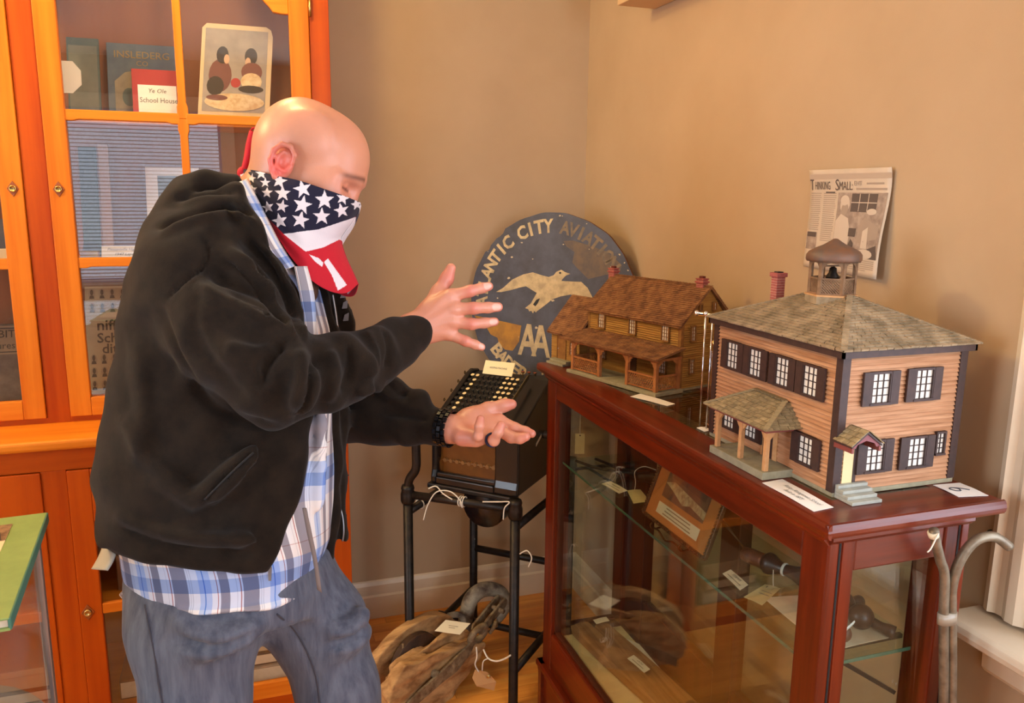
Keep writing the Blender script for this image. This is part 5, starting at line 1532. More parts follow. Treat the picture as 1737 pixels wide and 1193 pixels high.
# ------------------------------------------------------------------ pipe stand, adding machine
m_pipe = mat('black iron pipe', lin(30, 25, 22), .45, .5, var=lin(48, 38, 30), vscale=50)
e1 = np.array((.722, -.692, 0)); e2 = np.array((.692, .722, 0)); MO = np.array((.527, 2.319, 0.0))
FR_, FL_ = np.array((.733, 2.111, 0)), np.array((.457, 2.325, 0)); BL_ = np.array((.765, 2.665, 0)); BR_ = np.array((1.041, 2.424, 0))
def zz(p, z):
    return np.array((p[0], p[1], z))
sd_ = thing('pipe_stand', 'black iron pipe stand under the adding machine', 'stand', tuple((FR_ + BL_) / 2))
HS = .648
for p in (FR_, FL_, BL_, BR_):
    lg = MB().tube([zz(p, 0), zz(p, .02), zz(p, HS)], [.017, .015, .015], 12).build('leg', m_pipe, sd_, smooth=True)
    MB().lathe([(.019, -.03), (.022, -.022), (.022, .0), (.019, .012), (.021, .018), (.018, .028)], zz(p, HS), n=14).build('elbow_fitting', m_pipe, lg, smooth=True)
for a, b_, z in ((FL_, FR_, HS - .002), (FL_, BL_, HS - .06), (FR_, BR_, HS - .06), (BL_, BR_, HS - .002), (BL_, BR_, .28), (FL_, BL_, .12), (FR_, BR_, .12)):
    MB().tube([zz(a, z), zz(b_, z)], .0125, 12).build('rail', m_pipe, sd_, smooth=True)
mid = lambda a, b_, t_: a + (b_ - a) * t_
MB().tube([zz(mid(FL_, BL_, .52), .12) - np.array((.02, -.02, 0)), zz(mid(FR_, BR_, .52), .12) + e1 * .01], .0115, 12).build('cross_rail', m_pipe, sd_, smooth=True)
MB().tube(smooth_path([zz(FL_, HS + .02), zz(FL_ + e1 * .008, HS + .05), zz(FL_ + e1 * .03, HS + .085), zz(FL_ + e1 * .032, HS + .14), zz(FL_ + e1 * .03, HS + .25)], 4), .0135, 12).build('support_arm', m_pipe, sd_, smooth=True)
b = MB()
b.obox(MO - e1 * .01 - e2 * .005 + np.array((0, 0, .662)), e1 * .285, e2 * .33, (0, 0, .016))
b.build('tray', m_pipe, sd_, bevel=.004)
b = MB()
b.lathe([(.001, 0), (.07, 0), (.075, .01), (.075, .11), (.07, .12), (.001, .12)], MO + e1 * .13 + e2 * .10 + np.array((0, 0, .59)), e2, 28)
b.build('motor_drum', mat('black enamel', (.008, .007, .007), .25), sd_, smooth=True)
t = sd_
MB().tube(smooth_path([zz(BR_ - e1 * .03, .5), zz(BR_ - e1 * .03, .40), zz(BR_ - e1 * .05, .30), zz(BR_ - e1 * .055, .2), zz(BR_ - e1 * .03, .12), zz(BR_ - e1 * .0, .08)], 6), .006, 8).build('power_cord', mat('black rubber cord', (.012, .011, .011), .6), sd_, smooth=True)
MB().tube(smooth_path([zz(BR_ - e1 * .012, .5), zz(BR_ - e1 * .01, .38), zz(BR_ - e1 * .02, .28), zz(BR_ + e1 * .0, .18)], 6), .006, 8).build('power_cord', MATS['black rubber cord'], sd_, smooth=True)
# white string tied round the front rail
sg = thing('tie_string', 'white cotton string tied round the front rail of the pipe stand', 'string', tuple(zz(mid(FL_, FR_, .3), HS)))
def frail(t_, dz=0, out=0):
    return zz(mid(FL_, FR_, t_), HS + dz) - e2 * out
MB().tube(smooth_path([frail(.18, -.07, .018), frail(.22, -.02, .016), frail(.3, .024, .014), frail(.42, .03, .010), frail(.52, .010, .016), frail(.54, -.014, .015)], 6), .0021, 7).build('string_loop', m_string, sg, smooth=True)
MB().tube(smooth_path([frail(.22, .03, .012), frail(.28, .038, .004), frail(.36, .022, .014), frail(.45, .008, .016)], 6), .0021, 7).build('string_loop', m_string, sg, smooth=True)
for t_ in (.50, .52, .54):
    ring = [frail(t_, 0) + (np.array((0, 0, 1)) * math.sin(a) - e2 * math.cos(a)) * .0150 for a in np.linspace(0, 2 * math.pi, 14)[:-1]]
    MB().tube(ring, .002, 6, closed=True).build('string_wrap', m_string, sg, smooth=True)
MB().tube(smooth_path([frail(.72, .012, .010), frail(.86, .020, .014), frail(.97, .026, .018), frail(.93, .006, .02), frail(.92, -.03, .02)], 6), .0020, 7).build('string_loop', m_string, sg, smooth=True)
MB().tube(smooth_path([zz(FR_ + e1 * .016, .51), zz(FR_ + e1 * .04, .525), zz(FR_ + e1 * .055, .505), zz(FR_ + e1 * .045, .475)], 5), .002, 7).build('string_end', m_string, sg, smooth=True)
pm = mid(FL_, BL_, .16)
ring = [zz(pm, HS - .06) + (np.array((0, 0, 1)) * math.sin(a) - e1 * math.cos(a)) * .0152 for a in np.linspace(0, 2 * math.pi, 14)[:-1]]
MB().tube(ring, .002, 6, closed=True).build('string_wrap', m_string, sg, smooth=True)

am = thing('adding_machine', 'antique black adding machine with rows of round keys on the pipe stand', 'adding machine', tuple(MO + e1 * .13 + e2 * .15 + np.array((0, 0, .679))))
m_enam = MATS['black enamel']
MW = .266
def mm_(a, b_, z):
    return MO + e1 * a + e2 * b_ + np.array((0, 0, z))
# side cheeks with sloped top, base, sloping key bed
side = [(0.0, .679), (.31, .679), (.31, .955), (.295, .985), (.255, .992), (.23, .985), (.045, .893), (.02, .885), (.008, .86), (.006, .72), (0, .70)]
for a0, a1 in ((0.0, .018), (MW - .05, MW + .03)):
    MB().prism(side, mm_(a0, 0, 0), e2, (0, 0, 1), e1 * (a1 - a0)).build('side_cheek', m_enam, am, bevel=.006, seg=3)
MB().prism([(.0, .679), (.31, .679), (.31, .70), (.0, .70)], mm_(0.018, 0, 0), e2, (0, 0, 1), e1 * (MW - .068)).build('base', m_enam, am, bevel=.003)
MB().prism([(.03, .84), (.03, .874), (.235, .968), (.25, .978), (.30, .978), (.30, .84)], mm_(.018, 0, 0), e2, (0, 0, 1), e1 * (MW - .068)).build('key_bed', mat('black key plate', (.014, .012, .010), .5), am)
MB().prism([(.012, .838), (.035, .838), (.035, .880), (.012, .872)], mm_(.018, 0, 0), e2, (0, 0, 1), e1 * (MW - .068)).build('front_rail', m_enam, am, bevel=.003)
# glazed front window showing the works
MB().prism([(.05, .70), (.06, .70), (.06, .838), (.05, .838)], mm_(.018, 0, 0), e2, (0, 0, 1), e1 * (MW - .068)).build('works_panel', mat('brown works panel', lin(86, 48, 24), .5, var=lin(58, 30, 16), vscale=40), am)
b = MB()
for i in range(9):
    b.cyl(mm_(.03 + i * .021, .048, .745), mm_(.03 + i * .021, .036, .745), .006, n=12)
b.build('counter_wheels', mat('dull steel', (.25, .22, .18), .35, .9), am, smooth=False)
MB().cyl(mm_(.02, .04, .745), mm_(.214, .04, .745), .0016, n=8).build('counter_shaft', MATS['dull steel'], am)
MB().prism([(.018, .702), (.02, .702), (.02, .836), (.018, .836)], mm_(.02, 0, 0), e2, (0, 0, 1), e1 * (MW - .072)).build('front_glass', glass('machine glass', (.9, .86, .8), 1.2), am)
MB().prism([(.008, .70), (.022, .70), (.022, .712), (.008, .712)], mm_(.018, 0, 0), e2, (0, 0, 1), e1 * (MW - .068)).build('window_sill', m_enam, am, bevel=.002)
# keys: ten columns by nine rows on the slope; ivory and black tops
kup = unit(np.cross(e1, unit(e2 * .205 + np.array((0, 0, .094)))))
kn = np.cross(e1, unit(e2 * .205 + np.array((0, 0, .094)))); kn = kn if kn[2] > 0 else -kn
kf = unit(e2 * .205 + np.array((0, 0, .094)))
m_kivory = mat('ivory key top', lin(232, 206, 150), .4); m_kblack = mat('black key top', (.012, .011, .011), .3); m_kring = mat('key metal rim', lin(120, 96, 60), .35, .9)
def key_mesh(top):
    me = MB().lathe([(.0022, 0), (.0022, .012), (.0062, .0125), (.0066, .014), (.0064, .0155), (.0052, .016)], n=12).mesh('key')
    me.materials.append(m_kring); me.materials.append(top)
    for p in me.polygons:
        if len(p.vertices) > 4 and p.center.z > .01 or (p.center.z > .0156):
            p.material_index = 1
        elif top is m_kblack:
            p.material_index = 1
    return me
kI, kB, kR = key_mesh(m_kivory), key_mesh(m_kblack), key_mesh(mat('red key top', lin(170, 60, 30), .4))
for c_ in range(11):
    for r_ in range(9):
        ivory = c_ in (1,) or (c_ in (7, 8, 9)) or (c_ == 0 and r_ > 7)
        p = mm_(.030 + c_ * .0178, .046, .882) + kf * (.004 + r_ * .0245) + kn * .0005
        inst('key', kI if ivory else kB, frame4(p, e1, kf, kn), am)
for i in range(3):
    inst('key', kR, frame4(mm_(.19 + i * .021, .262, .978), e1, e2, (0, 0, 1)) @ Matrix.Diagonal((.9, .9, 1.3, 1)), am)
for i in range(5):
    inst('key', kI, frame4(mm_(.001, .05 + i * .045, .90 + i * .0205), unit(kn), kf, -e1) @ Matrix.Diagonal((.9, .9, .35, 1)), am)
MB().prism([(.06, .0), (.22, 0), (.22, .012), (.06, .012)], mm_(MW - .03, 0, .902) , kf, kn, e1 * .003).build('side_scale', mat('olive scale', lin(84, 70, 40), .5), am)
MB().cyl(mm_(MW + .03, .2, .82), mm_(MW + .05, .2, .82), .012, n=14).build('crank_boss', MATS['dull steel'], am)
MB().obox(mm_(MW + .0305, .13, .80), e2 * .04 + np.array((0, 0, .02)), e1 * .0006, np.array((0, 0, .010))).build('side_plate', m_card, am)
c = thing('machine_card', 'cream card reading ADDING MACHINE propped behind the keys', 'card', tuple(mm_(.11, .25, .99)))
cp = mm_(.062, .228, .985)
MB().obox(cp, e1 * .105, unit(e2 * .5 + np.array((0, 0, .87))) * .046, unit(np.cross(e1, unit(e2 * .5 + np.array((0, 0, .87))))) * .0008).build('card', mat('cream card', lin(240, 222, 172), .8), c)
cu_ = unit(e2 * .5 + np.array((0, 0, .87)))
text('lettering', 'ADDING MACHINE', .009, cp + e1 * .052 + cu_ * .023 + np.cross(e1, cu_) * .0010, e1, cu_, m_inkg, c, width=.062)

# ------------------------------------------------------------------ old ship's pulley block on the floor
m_oldw = wood('weathered pulley wood', lin(200, 156, 102), lin(140, 100, 58), 'X', 34, .85, .08, bump=.6)
m_rust = mat('pitted rusty iron', lin(150, 130, 98), .8, .15, var=lin(104, 78, 52), vscale=50, bump=.6, bscale=120)
m_hook = mat('scaled grey iron', lin(164, 150, 124), .8, .1, var=lin(80, 62, 50), vscale=22, bump=.6, bscale=120)
pb_ = thing('pulley_block', 'huge weathered wooden pulley block with iron hook and ring on the floor', 'pulley', (.47, 2.22, 0))
PA, PB = np.array((.33, 2.165, .105)), np.array((.64, 2.345, .125))
pd = unit(PB - PA); ps = unit(np.cross(pd, (0, 0, 1))); pu = np.cross(ps, pd)          # ps points towards the viewer side
PC = (PA + PB) / 2
def pw_(l, s, u):
    return PC + pd * l + ps * s + pu * u
def pulley_part(name, s0, s1, grow=1.0, rough_top=0.0, seed=0, cut=None):
    F = Field((-.24, -.10, -.12), (.24, .10, .14), .004)
    r2 = np.random.default_rng(seed); ph = r2.random(8) * 6
    def fn(x, y, z):
        e = np.sqrt((x / (.195 * grow)) ** 2 + (z / (.118 * grow)) ** 2 + 0 * y) - 1
        d = e * .11
        d = np.maximum(d, np.maximum(s0 - y, y - s1) + .004)
        w = .003 * np.sin(20 * x + ph[0]) * np.sin(31 * z + ph[1]) + .0010 * np.sin(160 * z + 90 * y + 8 * x + ph[2])
        d = d + w * (1 + rough_top)
        if cut is not None:
            for (nx_, nz_, o_, am_) in cut:
                d = np.maximum(d, nx_ * x + nz_ * z - o_ + am_ * np.sin(14 * x + 50 * y + ph[3]) * .006 + am_ * .003 * np.sin(45 * x + ph[4] + 120 * y) + am_ * .0015 * np.sign(np.sin(30 * x + 240 * y)))
        return d
    F.put(fn, (-.23, -.09, -.12), (.23, .09, .13), .002)
    v, f = F.mesh(); v = relax(v, f, 1)
    w = PC + v[:, :1] * pd + v[:, 1:2] * ps + v[:, 2:3] * pu
    return obj(name, np_mesh(name, w, f), m_oldw, pb_)
# local y (ps) : positive towards the viewer
pulley_part('far_cheek', -.075, -.028, 1.0, 0, 1)
pulley_part('near_cheek', .022, .075, 1.0, 1.2, 2, [(.25, .97, .052, 1.0)])
pulley_part('middle_cheek', -.004, .03, .92, 1.0, 5, [(.1, .99, .066, 1.6), (-1, .2, .15, 1.0)])
MB().lathe([(.001, -.012), (.095, -.012), (.098, -.008), (.09, 0), (.098, .008), (.095, .012), (.001, .012)], pw_(-.02, -.016, 0), ps, 36).build('sheave', mat('dark worn sheave', lin(70, 44, 26), .7, var=lin(48, 30, 18), vscale=40), pb_, smooth=True)
MB().cyl(pw_(-.02, -.07, 0), pw_(-.02, .085, 0), .013, n=14).build('axle_pin', m_rust, pb_, smooth=True)
MB().lathe([(.001, 0), (.022, 0), (.022, .006), (.012, .010), (.001, .011)], pw_(.045, .079, -.01), ps, 18).build('strap_bolt', m_rust, pb_, smooth=True)
MB().tube([pw_(-.07, -.01, .05), pw_(-.07, -.01, .095)], .003, 8).build('nail', m_rust, pb_)
# iron strap along the near cheek to the ring
b = MB(); pts = [(-.18, .081, -.05), (-.10, .083, -.03), (0, .084, -.012), (.06, .083, -.004), (.12, .078, .01), (.165, .066, .025)]
wd = [.016, .017, .019, .024, .018, .012]
G = np.zeros((len(pts), 2, 3))
for i, (l, s, u) in enumerate(pts):
    G[i, 0] = pw_(l, s, u - wd[i]); G[i, 1] = pw_(l, s, u + wd[i])
b.grid(G).build('iron_strap', m_rust, pb_, solid=.008)
ring = [pw_(.178 + .036 * math.cos(a), .068 + .010 * math.sin(a), .035 + .030 * math.sin(a)) for a in np.linspace(0, 2 * math.pi, 22)[:-1]]
MB().tube(ring, .0105, 10, closed=True).build('ring_link', m_rust, pb_, smooth=True)
# shackle plates and pin beyond the ring
for s in (-.012, .02):
    MB().prism([(-.03, -.014), (.10, -.017), (.118, -.010), (.122, 0), (.118, .012), (.10, .017), (-.03, .014), (-.042, 0)], pw_(.215, .045 + s, .052), unit(pd + pu * .28 - ps * .1), unit(pu - pd * .28), ps * .009).build('shackle_plate', m_rust, pb_, bevel=.003)
MB().cyl(pw_(.285, .025, .072), pw_(.285, .085, .072), .008, n=12).build('shackle_pin', m_rust, pb_, smooth=True)
MB().tube(smooth_path([pw_(.225, .075, .02), pw_(.235, .085, .04), pw_(.25, .082, .05), pw_(.255, .075, .03)], 5), .007, 8).build('cotter', m_rust, pb_, smooth=True)
hk = smooth_path([(.628, 2.40, .06), (.66, 2.42, .09), (.668, 2.42, .143), (.682, 2.42, .205), (.714, 2.42, .236), (.757, 2.42, .238), (.795, 2.42, .216), (.808, 2.42, .182), (.800, 2.42, .146), (.783, 2.42, .112)], 6)
nh = len(hk)
MB().tube(hk, [.020 + .006 * math.sin(math.pi * min(1, i / (nh * .75))) if i < nh * .8 else max(.009, .024 - .017 * (i - nh * .8) / (nh * .2)) for i in range(nh)], 14).build('hook', m_hook, pb_, smooth=True)
MB().tube(smooth_path([(.575, 2.37, .16), (.60, 2.38, .185), (.64, 2.385, .178), (.655, 2.38, .14)], 6), .011, 10).build('hook_eye', m_hook, pb_, smooth=True)
# paper card on the block
cn = thing('pulley_card', 'small cream card lying on top of the pulley block', 'card', (.56, 2.30, .2))
q0 = W_(735, 1066, 2.53)
P4 = [W_(746, 1062, 2.545), W_(798, 1067, 2.50), W_(779, 1081, 2.47), W_(745, 1066, 2.49)]
P4 = [W_(756, 1052, 2.545), W_(798, 1058, 2.53), W_(780, 1077, 2.48)]
P4.append(P4[0] + P4[2] - P4[1])
me = bpy.data.meshes.new('card'); me.from_pydata([tuple(p) for p in P4], [], [(0, 3, 2, 1)])
obj('card', me, m_card, cn, solid=.0008)
xd = unit(P4[1] - P4[0]); yd = unit(P4[0] - P4[3])
cc = sum(P4) / 4; nrm_ = unit(np.cross(xd, yd))
for k, w in ((.004, .03), (-.005, .02)):
    MB().prism([(-w / 2, -.0012), (w / 2, -.0012), (w / 2, .0012), (-w / 2, .0012)], cc + yd * k + nrm_ * .0012, xd, yd, nrm_ * .0002).build('printed_line', mat('pale line print', lin(150, 138, 118), .8), cn)
# manila tag on white string by the ring
tg = thing('string_tag', 'brown paper tag on white string hanging from the pulley ring', 'tag', (.70, 2.2, .03))
T4 = [W_(806, 1136, 2.44), W_(826, 1140, 2.42), W_(842, 1157, 2.41), W_(838, 1172, 2.42), W_(808, 1164, 2.43), W_(801, 1150, 2.44)]
me = bpy.data.meshes.new('tag_card'); me.from_pydata([tuple(p) for p in T4], [], [tuple(range(6))[::-1]])
obj('tag_card', me, mat('kraft tag', lin(168, 124, 78), .8), tg, solid=.001)
MB().tube(smooth_path([W_(808, 1098, 2.40), W_(809, 1115, 2.40), W_(806, 1128, 2.41), W_(812, 1140, 2.42)], 5), .0022, 7).build('string', m_string, tg, smooth=True)
MB().tube(smooth_path([W_(818, 1138, 2.41), W_(820, 1122, 2.40), W_(830, 1117, 2.40)], 5), .0018, 7).build('string', m_string, tg, smooth=True)
MB().tube(smooth_path([W_(820, 1102, 2.40), W_(828, 1117, 2.39), W_(842, 1122, 2.38), W_(856, 1118, 2.36), W_(866, 1112, 2.34)], 6), .0026, 7).build('string', m_string, tg, smooth=True)
MB().lathe([(.004, 0), (.006, .001), (.004, .002)], W_(828, 1148, 2.413), -cF, 12).build('eyelet', m_brass, tg, smooth=True)

# ------------------------------------------------------------------ two bent conduit rods leaning on the case end
rt = thing('bent_rods', 'two grey bent metal rods leaning at the end of the display case', 'rods', (1.07, .885, 0))
m_rod = mat('dull zinc rod', lin(142, 130, 110), .45, .6, var=lin(112, 98, 80), vscale=40)
MB().tube(smooth_path([(1.100, .87, 0.002), (1.075, .875, .40), (1.045, .885, .748), (1.026, .888, .906), (1.018, .888, .975), (1.002, .885, 1.005), (.985, .88, 1.035), (.972, .876, 1.062)], 6), .0075, 12).build('rod', m_rod, rt, smooth=True)
MB().tube(smooth_path([(1.118, .87, 0.002), (1.093, .875, .40), (1.062, .885, .748), (1.042, .888, .906), (1.036, .888, .955), (1.041, .884, 1.0), (1.060, .878, 1.032), (1.09, .872, 1.038), (1.118, .866, 1.020)], 6), .0078, 12).build('rod', m_rod, rt, smooth=True)
MB().prism(ell(0, 0, .0185, .0098, 20), (1.0345, .8878, .893), (1, 0, 0), (0, 1, 0), (-.002, 0, .018)).build('clamp_band', mat('clear tape', lin(150, 136, 116), .3), rt, smooth=True)
MB().tube(smooth_path([(.973, .868, 1.060), (.966, .866, 1.052), (.957, .864, 1.040), (.949, .862, 1.036)], 4), .0012, 6).build('tie_string', m_string, rt, smooth=True)
MB().lathe([(.0078, 0), (.0080, .003), (.0078, .009)], (.974, .8766, 1.052), unit((-.5, -.1, .86)), 12).build('paper_wrap', m_paper, rt, smooth=True)
MB().cyl((1.028, .893, .735), (1.038, .886, .735), .003, n=8).build('case_knob', m_chrome, case, smooth=True)
o = MB().tube(smooth_path([(1.224, .985, .985), (1.218, .985, .985), (1.214, .985, .981), (1.216, .985, .975), (1.220, .985, .978)], 4), .0012, 7).build('wall_hook', mat('green brass', lin(64, 70, 48), .5, .7), smooth=True)
tag(o, 'tiny green cup hook screwed into the wall beside the window casing', 'hook')

# ------------------------------------------------------------------ newspaper page on the right wall
npg = thing('newspaper_page', 'curling newspaper page headed THINKING SMALL taped to the right wall', 'newspaper', (1.22, 1.405, 1.4))
NY0, NY1, NZ0, NZ1 = 1.525, 1.287, 1.400, 1.613
def npf(u, v, lift=0.0):
    """u to the right as read, v up; the page curls off the wall at its lower right"""
    y = NY0 + (NY1 - NY0) * u + (.010 * (1 - v)) * (1 - u) * 1.0; z = NZ0 + (NZ1 - NZ0) * v - .006 * u * (1 - v)
    off = .003 + .020 * (1 - v) * u ** 1.5 + .012 * v ** 6 + .004 * math.sin(5 * v) * u
    return np.array((XW - off - lift, y, z))
m_news = mat('newsprint', lin(212, 192, 168), .85, var=lin(202, 182, 158), vscale=12)
G = np.array([[npf(i / 16, j / 20) for j in range(21)] for i in range(17)])
MB().grid(G).build('page', m_news, npg, smooth=True, solid=.0006)
m_ng = mat('newsprint grey', lin(168, 148, 130), .85); m_nd = mat('newsprint dark', lin(96, 82, 74), .85); m_nm = mat('newsprint mid', lin(146, 126, 112), .85, var=lin(180, 160, 142), vscale=60); m_nl = mat('newsprint light', lin(206, 188, 168), .85)
def npatch(name, poly, m, lift):
    """flat print following the curl of the page: polygon in u,v, cut into a small grid when rectangular"""
    if len(poly) == 2:
        (u0, v0), (u1, v1) = poly
        G = np.array([[npf(u0 + (u1 - u0) * i / 6, v0 + (v1 - v0) * j / 6, lift) for j in range(7)] for i in range(7)])
        return MB().grid(G).build(name, m, npg)
    me = bpy.data.meshes.new(name); me.from_pydata([tuple(npf(u, v, lift)) for u, v in poly], [], [tuple(range(len(poly)))])
    return obj(name, me, m, npg)
def ntext(body, size, u, v, m, width, **kw):
    p = npf(u, v, .0012)
    text('headline', body, size, p, npf(u + .05, v) - npf(u - .05, v), npf(u, v + .05) - npf(u, v - .05), m, npg, width=width, **kw)
npatch('shadow_band', [(.0, .905), (1, .955)], mat('newsprint painted shade', lin(190, 168, 146), .85), .0008)  # shade across the page top, painted as a darker strip
ntext('T', .034, .035, .845, m_nd, .012); ntext('HINKING', .025, .175, .838, m_nd, .048); ntext('S', .034, .365, .842, m_nd, .011); ntext('MALL:', .025, .475, .835, m_nd, .040)
ntext('EHT', .013, .62, .86, m_nm, .022)
npatch('text_line', [(.72, .852), (.92, .868)], m_ng, .0008); npatch('text_line', [(.60, .800), (.96, .818)], m_ng, .0008)
for c_, (u0, u1) in enumerate(((.02, .165), (.19, .365))):
    for i in range(24):
        v = .765 - i * .0205
        if c_ == 0 and v < .38:
            break
        npatch('text_line', [(u0 + .01 * (1 - v), v - .004), (u1 - rng.random() * .02, v + .004)], m_ng, .0008)
npatch('text_line', [(.22, .768), (.34, .782)], m_nd, .001)
npatch('small_photo', [(.01, .19), (.15, .37)], m_nm, .0009); npatch('photo_shape', [(.02, .32), (.14, .37)], m_nd, .0012)
npatch('news_photo', [(.385, .17), (.975, .775)], m_nm, .0009)
npatch('photo_shape', [(.56, .595), (.87, .765)], m_nd, .0012)
for u in (.66, .765):
    npatch('photo_shape', [(u - .004, .6), (u + .004, .765)], m_nl, .0014)
npatch('photo_shape', [(.56, .678), (.87, .686)], m_nl, .0014)
npatch('photo_shape', ell(.485, .66, .06, .085), m_nl, .0013); npatch('photo_shape', ell(.49, .615, .045, .06), m_ng, .0016); npatch('photo_shape', ell(.48, .70, .055, .05), m_nl, .0018)
npatch('photo_shape', [(.39, .18), (.39, .50), (.45, .57), (.55, .53), (.60, .40), (.58, .24), (.52, .18)], m_nl, .0015)
npatch('photo_shape', [(.58, .36), (.67, .44)], m_nd, .0017); npatch('photo_shape', [(.56, .20), (.62, .34), (.66, .30), (.66, .18)], m_nd, .0017)
npatch('photo_shape', [(.69, .46), (.76, .55), (.95, .46), (.95, .36), (.70, .30)], m_ng, .0014); npatch('photo_shape', [(.76, .26), (.76, .42), (.82, .46), (.84, .26)], m_nl, .0017)
npatch('photo_shape', ell(.83, .60, .06, .03), m_nl, .0019); npatch('photo_shape', ell(.82, .21, .10, .045), m_nl, .0017); npatch('photo_shape', [(.50, .17), (.70, .20), (.95, .30), (.975, .17)], m_nd, .0013)
for i in range(6):
    npatch('text_line', [(.40, .145 - i * .018), (.95 - .1 * (i == 5), .153 - i * .018)], m_ng, .0008)

# ------------------------------------------------------------------ glass showcase at the lower left with the green book
c2 = thing('glass_showcase', 'low glass showcase with grey metal edges at the lower left', 'display case', (-.6, 1.1, 0))
m_alu = mat('grey metal edging', lin(148, 142, 146), .35, .8)
X2, Y2a, Y2b, Z2t = -.322, .55, 1.385, 1.005
for xx in (X2 - .012, -.95):
    for yy in (Y2a, Y2b - .012):
        MB().box(xx, xx + .012, yy, yy + .012, .10, Z2t).build('corner_edge', m_alu, c2, bevel=.002)
MB().box(-.95, X2, Y2b - .012, Y2b, Z2t, Z2t + .01).build('top_edge', m_alu, c2, bevel=.002); MB().box(X2 - .012, X2, Y2a, Y2b - .012, Z2t, Z2t + .01).build('top_edge', m_alu, c2, bevel=.002)
MB().box(-.94, X2 - .012, Y2a, Y2b - .012, Z2t + .002, Z2t + .008).build('top_glass', m_caseglass, c2)
MB().box(X2 - .007, X2 - .004, Y2a + .012, Y2b - .012, .12, Z2t).build('glass_pane', m_caseglass, c2)
MB().box(-.938, X2 - .012, Y2b - .008, Y2b - .005, .12, Z2t).build('glass_pane', m_caseglass, c2)
MB().box(-.94, X2, Y2a, Y2b, 0.0, .12).build('plinth', mat('brown laminate', lin(120, 70, 34), .5), c2, bevel=.003)
MB().box(-.93, X2 - .015, Y2a + .02, Y2b - .02, .56, .567).build('inner_shelf', m_shelf, c2)
pt_ = thing('display_plate', 'round pale plate standing inside the lower left showcase', 'plate', (-.45, 1.24, .567))
MB().lathe([(.001, .0), (.06, .0), (.095, .012), (.12, .018), (.121, .021), (.095, .016), (.06, .005), (.001, .005)], (-.42, 1.27, .70), unit((.3, -.85, .25)), 32).build('plate_dish', mat('grey tan stoneware', lin(140, 118, 100), .4, var=lin(124, 102, 84), vscale=14), pt_, smooth=True)
MB().prism([(0, 0), (.03, 0), (.045, .09), (.035, .09)], (-.44, 1.29, .568), (0, 1, 0), (0, 0, 1), (.04, 0, 0)).build('plate_rest', m_brk, pt_)
gb_ = thing('green_book', 'green hardback picture book lying on the lower left showcase', 'book', (-.42, 1.24, 1.015))
m_green = mat('sage green cover', lin(134, 154, 82), .5, var=lin(120, 142, 74), vscale=20); m_teals = mat('teal spine', lin(60, 110, 92), .5)
bn, bf = np.array((-.290, 1.061, 1.016)), np.array((-.318, 1.423, 1.016)); bdir = bf - bn; bside = unit((-bdir[1], bdir[0], 0)) * .27
MB().obox(bn, bside * -1 if False else bdir, bside, (0, 0, .0035)).build('back_cover', m_green, gb_)
MB().obox(bn + bdir * .012 + bside * .01 + np.array((0, 0, .0035)), bdir * .976, bside * .97, (0, 0, .0105)).build('pages', mat('book pages', lin(206, 190, 166), .8), gb_)
MB().obox(bn + np.array((0, 0, .014)), bdir, bside, (0, 0, .003)).build('front_cover', m_green, gb_, bevel=.001)
MB().obox(bn - unit(bside) * .002 + np.array((0, 0, .0002)), bdir, unit(bside) * .004, (0, 0, .0166)).build('spine', m_teals, gb_, bevel=.0015)
def bk(u, v, lift=.0006):
    return bn + bside * u + bdir * v + np.array((0, 0, .017 + lift))
def bpatch(name, pts, m, lift=.0006):
    me = bpy.data.meshes.new(name); me.from_pydata([tuple(bk(u, v, lift)) for u, v in pts], [], [tuple(range(len(pts)))[::-1]])
    return obj(name, me, m, gb_)
bpatch('cover_photo', [(.16, .30), (.95, .30), (.95, .90), (.16, .90)], mat('sepia cover photo', lin(238, 206, 160), .5, var=lin(228, 194, 146), vscale=8))
bpatch('photo_band', [(.16, .90), (.95, .90), (.95, .74), (.7, .76), (.5, .73), (.36, .76), (.3, .70), (.16, .72)], mat('sepia dark', lin(92, 62, 40), .5, var=lin(150, 116, 80), vscale=60), .0012)
bpatch('photo_figure', [(.18, .72), (.2, .80), (.24, .88), (.30, .86), (.33, .78), (.31, .71)], mat('sepia black', lin(40, 28, 22), .5), .0018)
text('title', 'Cruise', .012, bk(.52, .945, .001), -bside, bdir, m_white, gb_, shear=.2)
text('subtitle', 'A', .02, bk(.2, .18, .001), -bside, bdir, m_white, gb_)
# ------------------------------------------------------------------ the man
DM = 1.42
def interp_rows(rows):
    """rows of (image height, left, right, depth radius, depth centre) -> arrays over the vertical axis"""
    r = sorted(rows, key=lambda t: -t[0])
    ys = np.array([-(t[0] - 596.5) / FPX * DM for t in r])
    xl = np.array([(t[1] - 868.5) / FPX * DM for t in r]); xr = np.array([(t[2] - 868.5) / FPX * DM for t in r])
    return ys, (xl + xr) / 2, (xr - xl) / 2, np.array([t[3] for t in r]), np.array([t[4] for t in r])
def rows_sdf(rows, shrink=0.0, n=2.3):
    ys, cx, hx, rz, cz = interp_rows(rows)
    def fn(x, y, z):
        yy = np.asarray(y)
        c = np.interp(yy.ravel(), ys, cx).reshape(yy.shape); h = np.interp(yy.ravel(), ys, hx).reshape(yy.shape) - shrink
        r = np.interp(yy.ravel(), ys, rz).reshape(yy.shape) - shrink; zc = np.interp(yy.ravel(), ys, cz).reshape(yy.shape)
        k = (np.abs((x - c) / h) ** n + np.abs((z - zc) / r) ** n) ** (1 / n)
        d = (k - 1) * np.minimum(h, r)
        d = np.maximum(d, np.maximum(yy - ys.max(), ys.min() - yy))
        return d
    lo = (float((cx - hx).min()), float(ys.min()), float((cz - rz).min())); hi = (float((cx + hx).max()), float(ys.max()), float((cz + rz).max()))
    return fn, lo, hi
